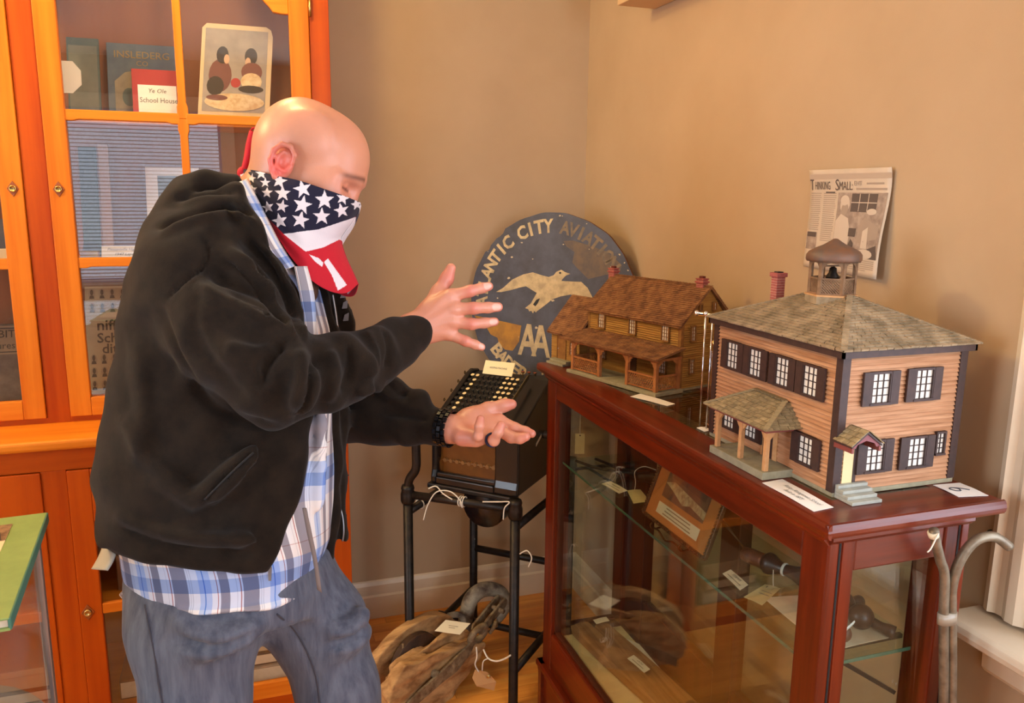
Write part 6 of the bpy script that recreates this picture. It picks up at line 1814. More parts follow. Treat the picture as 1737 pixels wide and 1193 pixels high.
def curve_y(pts, d=1.0):
    xs = np.array([(p[0] - 868.5) / FPX * d for p in pts]); ys = np.array([-(p[1] - 596.5) / FPX * d for p in pts])
    return lambda x: np.interp(np.asarray(x).ravel(), xs, ys).reshape(np.asarray(x).shape)
def curve_x(pts, d=1.0):
    p = sorted(pts, key=lambda t: -t[1])
    ys = np.array([-(q[1] - 596.5) / FPX * d for q in p]); xs = np.array([(q[0] - 868.5) / FPX * d for q in p])
    return lambda y: np.interp(np.asarray(y).ravel(), ys, xs).reshape(np.asarray(y).shape)
def pix(v):
    return 868.5 + FPX * v[:, 0] / v[:, 2], 596.5 - FPX * v[:, 1] / v[:, 2]
def surf(v, px_, py_, rad=7, back=0.0):
    """depth of the facing surface of a body mesh under an image position"""
    x, y = pix(v); m = (x - px_) ** 2 + (y - py_) ** 2 < rad * rad
    return float(v[m, 2].min() if m.any() else DM) - back
def on_surf(v, pts, back=0.001, n=5):
    """smooth line lying on the facing surface"""
    q = smooth_path([(a, b, 0) for a, b in pts], n)
    ds = np.array([surf(v, p[0], p[1]) for p in q])
    ds = np.convolve(np.pad(ds, 2, 'edge'), np.ones(5) / 5, 'valid')
    return [W_(p[0], p[1], d - back) for p, d in zip(q, ds)]

man = thing('person', 'bald man in black hooded jacket and jeans with a flag bandana over his face', 'person', tuple(to_world(E_(360, 1000, 1.42)) * np.array((1, 1, 0))))

# ---- body: head, neck, trunk, arms and hands
HC = E_(522, 262, DM); hf = unit((.927, -.375, 0)); hu = unit((.375, .927, 0)); hs_ = np.array((0, 0, -1.0))
def hd_(f, u, s=0.0):
    return HC + hf * f + hu * u + hs_ * s
HA = (hf, hu, hs_)
B = Field(HC - np.array((.19, .30, .13)), HC + np.array((.16, .13, .13)), .0022)
B.ell(hd_(-.022, .006), (.076, .0855, .0775), HA, .002)
B.ell(hd_(.032, .0), (.078, .0855, .070), HA, .03)
B.ell(hd_(.045, -.075), (.058, .066, .056), HA, .03)                 # jaw and mouth
B.ell(hd_(.066, -.115), (.030, .026, .028), HA, .02)                 # chin
for s in (-1, 1):
    B.ell(hd_(.062, -.045, .042 * s), (.034, .026, .022), HA, .02)   # cheek bone
    B.ell(hd_(.012, .03, .062 * s), (.035, .03, .016), HA, .03)      # temple
    B.cone(hd_(.1010, -.0105, .010 * s), hd_(.0765, -.0215, .052 * s), .0105, .0085, .012)    # brow ridge
    B.ell(hd_(.108, -.0335, .036 * s), (.016, .0105, .022), HA, .012, 'sub')              # eye socket
    B.ell(hd_(.0825, -.0325, .034 * s), (.0128, .0118, .0128), HA, .004)                  # lidded eyeball
B.cone(hd_(.098, -.016), hd_(.103, -.058), .0085, .0105, .010)       # nose
B.ell(hd_(.099, -.062, 0), (.011, .009, .017), HA, .008)
B.chain([hd_(-.022, -.06), hd_(-.050, -.14), hd_(-.09, -.215)], [.054, .056, .068], .03)   # neck
# ear (near side and far side)
for s in (1, -1):
    es = .0755 * s
    ec = lambda f, u, o=0.0: hd_(-.006 + f, -.039 + u, es + o * s)
    B.ell(ec(0, 0, .004), (.018, .028, .007), (unit(hf + .2 * hu), unit(hu - .2 * hf), hs_), .006)
    B.ell(ec(.002, -.002, .013), (.010, .016, .007), HA, .005, 'sub')
    rimp = [ec(.016, .004, .008), ec(.015, .018, .011), ec(.004, .029, .013), ec(-.010, .027, .015), ec(-.019, .013, .015), ec(-.019, -.004, .014), ec(-.012, -.018, .011), ec(-.003, -.028, .008)]
    B.chain(rimp, [.0032, .0038, .0042, .0044, .0044, .0042, .0040, .0048], .003)
    B.chain([ec(-.004, .017, .010), ec(-.011, .004, .010), ec(-.006, -.010, .010), ec(.006, -.013, .010)], [.003] * 4, .004)
    B.cone(ec(.013, -.004, .008), ec(.012, -.010, .007), .0042, .004, .004)
hv, hfc = B.mesh(); hv = relax(hv, hfc, 1, .4)
def in_head(v):
    q = v - HC
    return q @ hf, q @ hu, q @ hs_
skin = np.array(lin(214, 148, 118)); skin_red = np.array(lin(212, 116, 100)); stub = np.array(lin(176, 124, 98))
f_, u_, s_ = in_head(hv)
col = np.tile(skin, (len(hv), 1))
w = np.clip(1 - np.hypot((f_ + .010) / .030, (u_ + .036) / .040), 0, 1) * (np.abs(s_) > .076)
col += (np.array(lin(222, 96, 84)) - col) * np.clip(w * 2.6, 0, 1)[:, None] * .95
w = np.clip(1 - np.hypot((f_ + .005) / .06, (u_ - .0) / .05), 0, 1) * (np.abs(s_) > .05); col += (stub - col) * (w * .8)[:, None]       # shaved stubble at the side
w = np.clip((-.02 - f_) / .04, 0, 1) * np.clip((.03 - u_) / .06, 0, 1); col += (stub - col) * (w * .5)[:, None]
w = np.exp(-(((u_ + .0063 - (f_ - .112) * .43) / .0050) ** 2)) * np.clip((f_ - .072) / .014, 0, 1) * (np.abs(s_) > .008) * np.clip((.062 - np.abs(s_)) / .012, 0, 1); col += (np.array(lin(92, 60, 44)) - col) * np.clip(w, 0, 1)[:, None] * .85   # eyebrow
w = np.exp(-(((u_ + .0362) / .0026) ** 2)) * np.clip((f_ - .076) / .008, 0, 1) * (np.abs(s_) > .020) * (np.abs(s_) < .050); col += (np.array(lin(52, 34, 30)) - col) * np.clip(w, 0, 1)[:, None] * .95   # lash line of the lowered lid
w = np.exp(-(((f_ - .10) / .03) ** 2 + ((u_ + .04) / .03) ** 2)); col += (skin_red - col) * (w * .3)[:, None]
parts_v, parts_f, parts_c = [hv], [hfc], [col]

def finger(F, pts, rs, k=.004):
    F.chain([E_(*p) for p in pts], rs, k)
def hand_mesh(F, nails, redness=()):
    v, f = F.mesh(); v = relax(v, f, 1, .4)
    c = np.tile(np.array(lin(216, 148, 122)), (len(v), 1))
    for (p, r) in redness:
        w = np.clip(1 - np.linalg.norm(v - E_(*p), axis=1) / r, 0, 1); c += (skin_red - c) * (w * .75)[:, None]
    for (p, ax_, rl, rw) in nails:
        q = v - E_(*p); a = unit(ax_); l = q @ a; t_ = np.linalg.norm(q - l[:, None] * a, axis=1)
        w = np.clip((1 - np.hypot(l / rl, t_ / rw)) * 6, 0, 1); c += (np.array(lin(236, 190, 172)) - c) * (w * .9)[:, None]
    parts_v.append(v); parts_f.append(f); parts_c.append(c)
    return v
# right hand, back of the hand towards us, thumb up
R = Field(E_(640, 640, 1.41) - np.array((0, .02, .07)), E_(870, 425, 1.41) + np.array((.01, .01, .07)), .0019)
WR = (698, 560, 1.405)
R.cone(E_(640, 592, 1.385), E_(*WR), .031, .0285, .01, sq=((0, 0, 1), 1.25))
mc = {'i': (764, 503, 1.405), 'm': (772, 525, 1.400), 'r': (769, 546, 1.402), 'p': (760, 566, 1.408)}
for kx, r1 in (('i', .0135), ('m', .0135), ('r', .013), ('p', .012)):
    R.cone(E_(*WR), E_(*mc[kx]), .020, r1, .014, sq=((0, 0, 1), 1.0))
R.cone(E_(728, 560, 1.412), E_(756, 552, 1.412), .022, .016, .012)
R.cone(E_(728, 528, 1.410), E_(752, 512, 1.412), .017, .014, .012)
finger(R, [mc['i'], (797, 494, 1.404), (817, 489, 1.412), (829, 486, 1.418)], [.0120, .0102, .0090, .0080], .005)
finger(R, [mc['m'], (804, 523, 1.396), (828, 522, 1.404), (845, 521, 1.410)], [.0120, .0102, .0092, .0084], .005)
finger(R, [mc['r'], (800, 550, 1.400), (822, 548, 1.409), (839, 546, 1.416)], [.0115, .0098, .0088, .0078], .005)
finger(R, [mc['p'], (790, 579, 1.406), (806, 585, 1.414), (817, 589, 1.420)], [.0105, .0088, .0078, .0068], .005)
R.chain([E_(715, 545, 1.408), E_(744, 496, 1.425), E_(758, 473, 1.428), E_(765, 455, 1.428)], [.019, .0125, .0108, .0088], .010)
for kx in 'imrp':                                     # knuckles and tendons
    p = np.array(mc[kx], float)
    R.ell(E_(p[0] - 1, p[1], p[2] - .008), (.0075, .0075, .006), None, .006)
    R.cone(E_(WR[0] + 16, WR[1] + (p[1] - 545) * .25 - 4, WR[2] - .017), E_(p[0] - 8, p[1], p[2] - .0105), .0030, .0034, .006)
hand_mesh(R, [((827, 485, 1.408), E_(829, 486, 1.41) - E_(817, 489, 1.41), .010, .0075), ((843, 521, 1.400), (1, 0, 0), .010, .0078), ((838, 546, 1.406), (1, .05, 0), .0095, .0072), ((817, 588, 1.412), (1, -.4, 0), .008, .006)],
          [((798, 494, 1.395), .018), ((803, 523, 1.388), .018), ((800, 550, 1.392), .018), ((790, 579, 1.40), .016), ((845, 521, 1.41), .016), ((830, 486, 1.41), .016), ((840, 546, 1.416), .016), ((817, 589, 1.42), .014), ((764, 470, 1.42), .03)])
# left hand, palm up
L = Field(E_(690, 790, 1.52) - np.array((0, .0, .10)), E_(925, 655, 1.52) + np.array((.01, .01, .10)), .0019)
WL = (764, 728, 1.535)
L.cone(E_(722, 720, 1.556), E_(*WL), .025, .0265, .01)
ml = {'i': (848, 714, 1.548), 'm': (845, 729, 1.525), 'r': (834, 743, 1.502), 'p': (811, 744, 1.488)}
for kx, r1 in (('i', .0125), ('m', .013), ('r', .0125), ('p', .0125)):
    L.cone(E_(*WL), E_(*ml[kx]), .019, r1, .014)
L.cone(E_(785, 742, 1.505), E_(806, 744, 1.495), .017, .015, .012)       # heel of the palm
L.ell(E_(803, 706, 1.545), (.027, .017, .020), (unit((1, .25, 0)), unit((-.25, 1, 0)), (0, 0, 1)), .012)
L.cone(E_(830, 724, 1.535), E_(790, 725, 1.53), .016, .018, .012)
finger(L, [ml['i'], (873, 726, 1.532), (891, 732, 1.525), (902, 736, 1.520)], [.0115, .0100, .0090, .0080], .005)
finger(L, [ml['m'], (867, 742, 1.510), (882, 744, 1.502), (892, 741, 1.498)], [.0120, .0108, .0098, .0088], .005)
finger(L, [ml['r'], (838, 748, 1.468), (845, 733, 1.456), (850, 722, 1.458)], [.0110, .0094, .0090, .0083], .006)
finger(L, [ml['p'], (811, 740, 1.458), (813, 723, 1.450), (815, 711, 1.454)], [.0098, .0084, .0080, .0073], .006)
L.chain([E_(792, 710, 1.548), E_(828, 694, 1.562), E_(855, 688, 1.562), E_(868, 686, 1.560)], [.019, .0125, .0115, .0098], .010)
lv = hand_mesh(L, [], [((850, 722, 1.458), .018), ((815, 711, 1.454), .018), ((902, 736, 1.52), .018), ((892, 741, 1.498), .018), ((868, 686, 1.56), .022), ((790, 740, 1.50), .03)])
# trunk and limbs under the clothes
T = Field((-.75, -.95, 1.10), (0.05, .35, 1.80), .011)
T.chain([HC + hf * -.10 + hu * -.215, E_(390, 520, 1.44), E_(375, 700, 1.44), E_(375, 940, 1.43)], [.075, .14, .145, .14], .05)
T.chain([E_(360, 470, 1.30), E_(470, 640, 1.215), E_(600, 612, 1.32), E_(660, 585, 1.39)], [.06, .045, .036, .029], .02)
T.chain([E_(470, 480, 1.60), E_(560, 690, 1.66), E_(700, 718, 1.565)], [.05, .038, .024], .02)
tv, tf = T.mesh(); parts_v.append(tv); parts_f.append(tf); parts_c.append(np.tile(skin, (len(tv), 1)))
off = np.cumsum([0] + [len(v) for v in parts_v[:-1]])
bv = np.concatenate(parts_v); bf_ = np.concatenate([f + o for f, o in zip(parts_f, off)]); bc = np.concatenate(parts_c)
obj('body', np_mesh('body', to_world(bv), bf_, bc), attr_mat('skin', .40, .12, 420, 0, .6, .12), man, label='bald head and bare hands')

# ---- hooded jacket
JR = [(322, 314, 425, 0.08, 1.42), (350, 296, 450, 0.115, 1.42), (385, 276, 480, 0.155, 1.425), (430, 256, 512, 0.19, 1.43), (490, 235, 545, 0.205, 1.435), (560, 221, 562, 0.21, 1.44), (650, 206, 566, 0.205, 1.44), (740, 186, 566, 0.205, 1.44), (800, 178, 570, 0.205, 1.44), (860, 181, 568, 0.203, 1.44), (925, 194, 562, 0.2, 1.44), (955, 208, 556, 0.188, 1.44), (985, 216, 552, 0.184, 1.44)]
J = Field((-1.03, -.44, 1.08), (-.02, .36, 1.80), .0052)
fn, lo, hi = rows_sdf(JR); J.put(fn, lo, hi, .01)
# hood lying on the back
J.ell(E_(352, 362, 1.42), (.076, .052, .125), (unit((1, .25, 0)), unit((-.25, 1, 0)), (0, 0, 1)), .02)
J.chain([E_(290, 378, 1.43), E_(305, 366, 1.34), E_(345, 352, 1.30), E_(398, 340, 1.30), E_(432, 362, 1.30), E_(462, 410, 1.29)], [.026, .026, .026, .024, .020, .016], .014)
J.chain([E_(292, 362, 1.44), E_(318, 330, 1.37), E_(355, 312, 1.34), E_(400, 314, 1.34)], [.020, .022, .022, .016], .016)
J.ell(E_(408, 296, 1.42), (.05, .05, .06), None, .02, 'sub')
# right sleeve (nearer to us)
J.chain([E_(350, 480, 1.285), E_(395, 560, 1.235), E_(470, 640, 1.205), E_(560, 632, 1.265), E_(628, 607, 1.33), E_(672, 583, 1.37)], [.108, .088, .068, .056, .049, .042], .03)
J.cone(E_(668, 585, 1.37), E_(700, 569, 1.392), .0385, .0370, .008)
# left sleeve
J.chain([E_(500, 500, 1.60), E_(545, 600, 1.66), E_(575, 690, 1.66), E_(650, 702, 1.61), E_(700, 712, 1.575)], [.085, .072, .066, .055, .046], .04)
J.cone(E_(698, 712, 1.578), E_(744, 724, 1.545), .040, .0345, .006)
for p, r in (((668, 660, 1.575), .024), ((712, 680, 1.56), .02), ((640, 652, 1.60), .03), ((690, 742, 1.55), .02)):
    J.ell(E_(*p), (r, r, r * 1.2), None, .02)
# folds
for pts, r in (([(405, 345, 1.275), (440, 420, 1.262), (478, 500, 1.262), (502, 572, 1.27)], .013), ([(380, 392, 1.262), (425, 465, 1.235), (468, 540, 1.228), (508, 585, 1.235)], .014), ([(342, 422, 1.222), (398, 500, 1.182), (458, 558, 1.180), (520, 592, 1.205)], .016),
               ([(318, 505, 1.180), (380, 580, 1.150), (440, 618, 1.142), (500, 612, 1.16)], .012), ([(540, 598, 1.215), (556, 640, 1.205), (560, 680, 1.225)], .013), ([(588, 588, 1.245), (606, 625, 1.245), (606, 660, 1.27)], .013), ([(632, 566, 1.305), (650, 596, 1.305), (652, 625, 1.32)], .012),
               ([(330, 850, 1.225), (380, 810, 1.228), (432, 765, 1.232)], .008), ([(205, 700, 1.33), (260, 780, 1.26), (330, 850, 1.236)], .010), ([(240, 560, 1.28), (252, 680, 1.26), (240, 800, 1.27)], .012), ([(190, 868, 1.35), (300, 905, 1.255), (430, 915, 1.245)], .010)):
    q = smooth_path([E_(*p) for p in pts], 4)
    J.chain(q, [r * (.45 + .55 * math.sin(math.pi * (i + .5) / len(q))) for i in range(len(q))], .022)
for pts, r in (([(425, 412, 1.238), (460, 490, 1.228), (492, 560, 1.226)], .010), ([(372, 452, 1.19), (430, 525, 1.17), (485, 572, 1.18)], .011), ([(520, 600, 1.175), (535, 650, 1.17), (538, 690, 1.19)], .010), ([(575, 590, 1.215), (586, 632, 1.21), (588, 668, 1.235)], .010), ([(455, 600, 1.12), (480, 645, 1.12), (470, 690, 1.14)], .012)):
    q = smooth_path([E_(*p) for p in pts], 4)
    J.chain(q, [r] * len(q), .02, 'sub')
# hem line and front opening
hem = curve_y([(120, 925), (182, 932), (205, 946), (300, 966), (455, 977), (600, 965)])
zn = lambda z: np.clip(z, 1.1, 1.44)
J.put(lambda x, y, z: (y - zn(z) * hem(x / zn(z))), (-1.03, -.46, 1.08), (-.02, -.25, 1.8), .004, 'sub')
xn = curve_x([(400, 290), (408, 310), (428, 350), (462, 420), (500, 480), (516, 540), (526, 585), (531, 700), (526, 760), (514, 820), (499, 870), (479, 920), (455, 978), (440, 1010)])
keepV = J.V.copy()
F2 = Field((-1.03, -.44, 1.08), (-.02, .36, 1.80), .0052)
def open_fn(x, y, z):
    return np.maximum(zn(z) * xn(y / zn(z)) - x, z - 1.475)
J.put(open_fn, (-.62, -.46, 1.08), (-.02, .33, 1.475), .004, 'sub')
# sleeves must survive the cut: put them back
J.chain([E_(395, 560, 1.235), E_(470, 640, 1.205), E_(560, 632, 1.265), E_(628, 607, 1.33), E_(672, 583, 1.37)], [.088, .070, .058, .050, .042], .012)
J.cone(E_(668, 585, 1.37), E_(700, 569, 1.392), .0385, .0370, .008)
for pts, r in (([(540, 598, 1.215), (556, 640, 1.205), (560, 680, 1.225)], .013), ([(588, 588, 1.245), (606, 625, 1.245), (606, 660, 1.27)], .013), ([(632, 566, 1.305), (650, 596, 1.305), (652, 625, 1.32)], .012), ([(500, 600, 1.17), (515, 640, 1.15), (512, 690, 1.16)], .010)):
    J.chain(smooth_path([E_(*p) for p in pts], 4), [r] * (4 * (len(pts) - 1) + 1), .02)
J.chain([E_(575, 690, 1.66), E_(650, 702, 1.61), E_(700, 712, 1.575)], [.066, .055, .046], .012); J.cone(E_(698, 712, 1.578), E_(744, 724, 1.545), .040, .0345, .006)
# far front panel hanging open
def poly_slab(pts, d0, th):
    P = np.array([E_(a, b, d0)[:2] for a, b in pts])
    def fn(x, y, z):
        X, Y = np.broadcast_arrays(x, y); X = X[..., 0]; Y = Y[..., 0]
        d = np.full(X.shape, 1e9); s = np.ones(X.shape)
        n = len(P)
        for i in range(n):
            a, b = P[i], P[i - 1]; e = b - a; wx, wy = X - a[0], Y - a[1]
            t = np.clip((wx * e[0] + wy * e[1]) / (e @ e), 0, 1)
            d = np.minimum(d, (wx - e[0] * t) ** 2 + (wy - e[1] * t) ** 2)
            c1 = Y >= a[1]; c2 = Y < b[1]; c3 = e[0] * wy > e[1] * wx
            s = np.where((c1 & c2 & c3) | (~c1 & ~c2 & ~c3), -s, s)
        d2 = (s * np.sqrt(d))[..., None]
        wob = .010 * np.sin(38 * y) + 0 * z
        return np.maximum(d2, np.abs(z - d0 - wob) - th)
    return fn, (P[:, 0].min(), P[:, 1].min(), d0 - th - .01), (P[:, 0].max(), P[:, 1].max(), d0 + th + .01)
fn, lo, hi = poly_slab([(535, 470), (566, 478), (586, 502), (602, 548), (600, 620), (588, 740), (586, 872), (592, 918), (574, 908), (552, 860), (540, 800), (535, 640)], 1.535, .014)
J.put(fn, lo, hi, .012)
X3, Y3, Z3 = J.coords((slice(None),) * 3)
J.V += (.0028 * np.sin(34 * X3 + 55 * Y3 + 20 * Z3) * np.sin(18 * Y3 - 26 * X3 + 1.0) + .0018 * np.sin(70 * X3 - 60 * Y3 + 40 * Z3)).astype(np.float32)
jv, jf = J.mesh(); jv = relax(jv, jf, 2, .5)
def vnormals(v, f):
    n = np.cross(v[f[:, 2]] - v[f[:, 0]], v[f[:, 3]] - v[f[:, 1]]); N_ = np.zeros_like(v)
    for i in range(4):
        np.add.at(N_, f[:, i], n)
    return N_ / np.maximum(np.linalg.norm(N_, axis=1), 1e-12)[:, None]
def press_folds(v, f, folds):
    """raise or sink cloth along measured fold lines on the side facing the room"""
    N_ = vnormals(v, f); x, y = pix(v); facing = np.clip(-(N_ * v).sum(1) / np.linalg.norm(v, axis=1) * 3, 0, 1)
    dsp = np.zeros(len(v))
    for pts, wd_, am_ in folds:
        q = np.array(smooth_path([(a, b, 0) for a, b in pts], 6))[:, :2]; best = np.full(len(v), 1e9); par = np.zeros(len(v))
        lo_, hi_ = q.min(0) - 4 * wd_, q.max(0) + 4 * wd_
        m = np.where((x > lo_[0]) & (x < hi_[0]) & (y > lo_[1]) & (y < hi_[1]))[0]
        bx = np.full(len(m), 1e9); pr = np.zeros(len(m))
        for i in range(len(q) - 1):
            e = q[i + 1] - q[i]; wx, wy = x[m] - q[i, 0], y[m] - q[i, 1]
            t = np.clip((wx * e[0] + wy * e[1]) / (e @ e + 1e-9), 0, 1); d = np.hypot(wx - t * e[0], wy - t * e[1])
            u = d < bx; bx[u] = d[u]; pr[u] = (i + t[u]) / (len(q) - 1)
        dsp[m] += am_ * np.exp(-(bx / wd_) ** 2) * np.clip(np.sin(math.pi * np.clip(pr, .02, .98)) * 1.8, 0, 1)
    return v + N_ * (dsp * facing)[:, None]
folds = [([(372, 440), (420, 470), (465, 520), (487, 560)], 7, -.009), ([(383, 418), (440, 468), (480, 528), (502, 577)], 7, .008), ([(408, 400), (455, 450), (492, 520), (510, 575)], 6, -.009), ([(430, 398), (475, 458), (505, 530), (518, 580)], 6, .007),
         ([(330, 478), (380, 514), (449, 545), (500, 574)], 11, .011), ([(352, 466), (400, 482), (460, 512), (490, 545)], 8, -.010), ([(345, 400), (354, 430), (346, 452), (310, 478), (278, 512)], 3.0, -.006),
         ([(485, 576), (462, 600), (449, 624), (446, 660)], 9, -.012), ([(380, 585), (430, 598), (474, 590)], 10, .007), ([(505, 590), (512, 640), (498, 700)], 10, .008), ([(536, 600), (528, 640), (518, 690), (500, 712)], 6, -.009), ([(556, 592), (566, 635), (556, 685)], 10, .008),
         ([(590, 580), (592, 625), (582, 672)], 6, -.007), ([(622, 560), (634, 600), (626, 645)], 9, .008), ([(650, 552), (660, 590), (655, 630)], 5, -.006), ([(345, 470), (330, 560), (380, 640), (430, 690)], 12, -.004),
         ([(272, 512), (296, 600), (352, 680), (420, 716), (480, 724)], 8, -.008), ([(262, 388), (330, 362), (400, 352), (428, 370)], 5, -.013), ([(266, 402), (335, 374), (405, 364), (436, 384)], 6, .007), ([(292, 340), (345, 322), (405, 326)], 6, -.008), ([(432, 764), (390, 800), (345, 850)], 5, -.006), ([(445, 768), (400, 812), (352, 858)], 8, .006),
         ([(205, 700), (250, 770), (330, 850)], 14, .006), ([(230, 560), (246, 680), (236, 800)], 16, .006), ([(190, 870), (300, 908), (440, 916)], 9, .007), ([(190, 892), (300, 930), (450, 940)], 5, -.006), ([(440, 400), (470, 440), (495, 490)], 4, -.005),
         ([(600, 668), (640, 660), (690, 690)], 8, .008), ([(640, 700), (690, 705), (730, 712)], 7, -.007), ([(655, 648), (676, 668), (690, 664)], 6, -.007)]
jv = press_folds(jv, jf, [(a, b, c * 1.3) for a, b, c in folds])
m_jacket = mat('black fleece', (.019, .0122, .0078), .95, var=(.0115, .0078, .0055), vscale=35, bump=.35, bscale=700, sheen=.06, spec=.12)
jk = obj('hooded_jacket', np_mesh('hooded_jacket', to_world(jv), jf), m_jacket, man, label='black zip hooded jacket')
# ---- seams, zip, pocket, cuffs
m_seam = mat('black rib', (.012, .010, .010), .9)
m_zip = mat('zip teeth', lin(150, 148, 150), .35, .8)
MB().tube(on_surf(jv, [(430, 768), (400, 795), (370, 825), (347, 848)], -.001), .0018, 7).build('pocket_welt', m_seam, jk, smooth=True)
zf = [W_(*p) for p in [tuple(q) for q in smooth_path([(564, 500, 1.512), (569, 530, 1.512), (573, 560, 1.511), (576, 585, 1.512)], 12)]]
MB().tube(zf, .0026, 6).build('zip', m_zip, jk, smooth=True)
zf = [W_(*p) for p in [tuple(q) for q in smooth_path([(567, 715, 1.514), (565, 750, 1.512), (560, 780, 1.510), (558, 806, 1.510), (568, 840, 1.511), (580, 872, 1.513), (583, 900, 1.513), (581, 918, 1.514)], 8)]]
MB().tube(zf, .0021, 6).build('zip', m_zip, jk, smooth=True)
MB().prism([(0, 0), (.006, 0), (.005, -.022), (.001, -.022)], W_(455, 962, 1.29), cR, cU, -cF * .002).build('zip_pull', m_zip, jk)
lg_ = MB()
for i, (a, b) in enumerate(((577, 506), (580, 524), (582, 545))):
    lg_.prism([(0, 0), (.010, .001), (.011, .008 if i == 0 else .016), (.003, .010 if i == 0 else .012)], W_(a, b, 1.515), cR, cU, -cF * .001)
lg_.build('chest_print', mat('faded print', lin(120, 116, 118), .8), jk)

# ---- plaid shirt
SRw = [(r[0], r[1], r[2], r[3], r[4]) for r in JR if r[0] > 420] + [(1010, 184, 562, .232, 1.44), (1060, 182, 562, .238, 1.44)]
SRw = [(a, b + 2, c - (4 if a > 950 else 0), d, e) for a, b, c, d, e in SRw]
S = Field((-1.0, -.50, 1.18), (-.25, .16, 1.72), .0055)
SRw = [(a, b + (9 if a < 930 else 0), c, d - (.012 if a < 930 else 0), e) for a, b, c, d, e in SRw]
fn, lo, hi = rows_sdf(SRw, .013); S.put(fn, lo, hi, .01)
hs2 = curve_y([(120, 950), (186, 985), (206, 1015), (300, 1036), (385, 1045), (460, 1031), (530, 1013), (556, 985), (640, 950)])
S.put(lambda x, y, z: (y - zn(z) * hs2(x / zn(z)) + .004 * np.sin(60 * x)), (-1.0, -.52, 1.1), (-.2, -.28, 1.8), .003, 'sub')
for pts, r in (([(548, 600, 1.36), (545, 760, 1.36), (540, 860, 1.36)], .006),):
    S.chain(smooth_path([E_(*p) for p in pts], 4), [r] * (4 * (len(pts) - 1) + 1), .02)
sv, sf = S.mesh(); sv = relax(sv, sf, 2, .5)
ang = np.arctan2(sv[:, 2] - 1.44, sv[:, 0] + .51)
uv = np.stack([ang * .2 + .02 * np.sin(sv[:, 1] * 20), sv[:, 1] + .06 * np.abs(sv[:, 0] + .45) * 0], 1)
def plaid_material():
    m = bpy.data.materials.new('blue plaid cotton'); m.use_nodes = True; nt = m.node_tree; b = nt.nodes['Principled BSDF']
    b.inputs['Roughness'].default_value = .85
    u = nt.nodes.new('ShaderNodeUVMap'); u.uv_map = 'UVMap'
    sp = nt.nodes.new('ShaderNodeSeparateXYZ'); nt.links.new(u.outputs[0], sp.inputs[0])
    def band(sock, freq, ph, stops):
        a = nt.nodes.new('ShaderNodeMath'); a.operation = 'MULTIPLY_ADD'; a.inputs[1].default_value = freq; a.inputs[2].default_value = ph
        nt.links.new(sock, a.inputs[0])
        f = nt.nodes.new('ShaderNodeMath'); f.operation = 'FRACT'; nt.links.new(a.outputs[0], f.inputs[0])
        r = nt.nodes.new('ShaderNodeValToRGB'); r.color_ramp.interpolation = 'CONSTANT'
        el = r.color_ramp.elements
        while len(el) > 1:
            el.remove(el[-1])
        el[0].position = 0; el[0].color = (*stops[0][1], 1)
        for p, c in stops[1:]:
            e = el.new(p); e.color = (*c, 1)
        nt.links.new(f.outputs[0], r.inputs[0])
        return r.outputs[0]
    wh = (.86, .82, .80); gr = (.30, .27, .30); lb = (.52, .60, .78); rd = (.50, .20, .18); bl = (.10, .24, .60); ln = (.62, .60, .62)
    v = band(sp.outputs[0], 8.2, .1, [(0, wh), (.07, ln), (.078, wh), (.12, rd), (.135, wh), (.16, gr), (.38, ln), (.39, wh), (.41, ln), (.42, wh), (.44, ln), (.45, wh), (.55, lb), (.62, bl), (.635, lb), (.72, wh), (.80, rd), (.812, wh), (.84, gr), (.97, wh)])
    h = band(sp.outputs[1], 6.4, HPH, [(0, (1, 1, 1)), (.30, (.72, .80, .98)), (.46, (.30, .44, .80)), (.60, (.55, .68, .96)), (.72, (1, .97, .95)), (.86, (.80, .62, .60)), (.872, (1, 1, 1))])
    mx = nt.nodes.new('ShaderNodeMix'); mx.data_type = 'RGBA'; mx.blend_type = 'MULTIPLY'; mx.inputs[0].default_value = 1.0
    nt.links.new(v, mx.inputs[6]); nt.links.new(h, mx.inputs[7])
    nt.links.new(mx.outputs[2], b.inputs['Base Color'])
    return m
HPH = .9
m_plaid = plaid_material()
so = obj('plaid_shirt', np_mesh('plaid_shirt', to_world(sv), sf, uv=uv), m_plaid, man, label='untucked blue and white plaid shirt')
def strip_grid(name, A, Bq, m, parent, bulge=0.0, uvs=.2, solid=.003, sub=6, nv=5):
    """cloth strip between two measured edge lines (image x, y, depth)"""
    a = smooth_path(A, sub); b = smooth_path(Bq, sub); n = min(len(a), len(b))
    G = np.zeros((n, nv, 3)); UV = []
    for i in range(n):
        for j in range(nv):
            t = j / (nv - 1); p = a[i] * (1 - t) + b[i] * t
            G[i, j] = W_(p[0], p[1], p[2] - bulge * math.sin(math.pi * t)); UV.append((t * uvs, i * .012))
    mb = MB().grid(G); me = mb.mesh(name)
    u = me.uv_layers.new(name='UVMap')
    for lp in me.loops:
        u.data[lp.index].uv = UV[lp.vertex_index]
    return obj(name, me, m, parent, smooth=True, solid=solid)
strip_grid('shirt_collar', [(396, 314, 1.315), (410, 338, 1.288), (432, 378, 1.276), (458, 424, 1.268), (484, 458, 1.27)], [(418, 304, 1.345), (436, 338, 1.32), (456, 378, 1.312), (478, 420, 1.304), (499, 452, 1.30)], m_plaid, so, .006, .09)
strip_grid('shirt_placket', [(499, 452, 1.30), (508, 500, 1.305), (518, 560, 1.31), (524, 640, 1.32)], [(520, 452, 1.32), (532, 500, 1.325), (536, 560, 1.33), (538, 640, 1.34)], m_plaid, so, .004, .05)
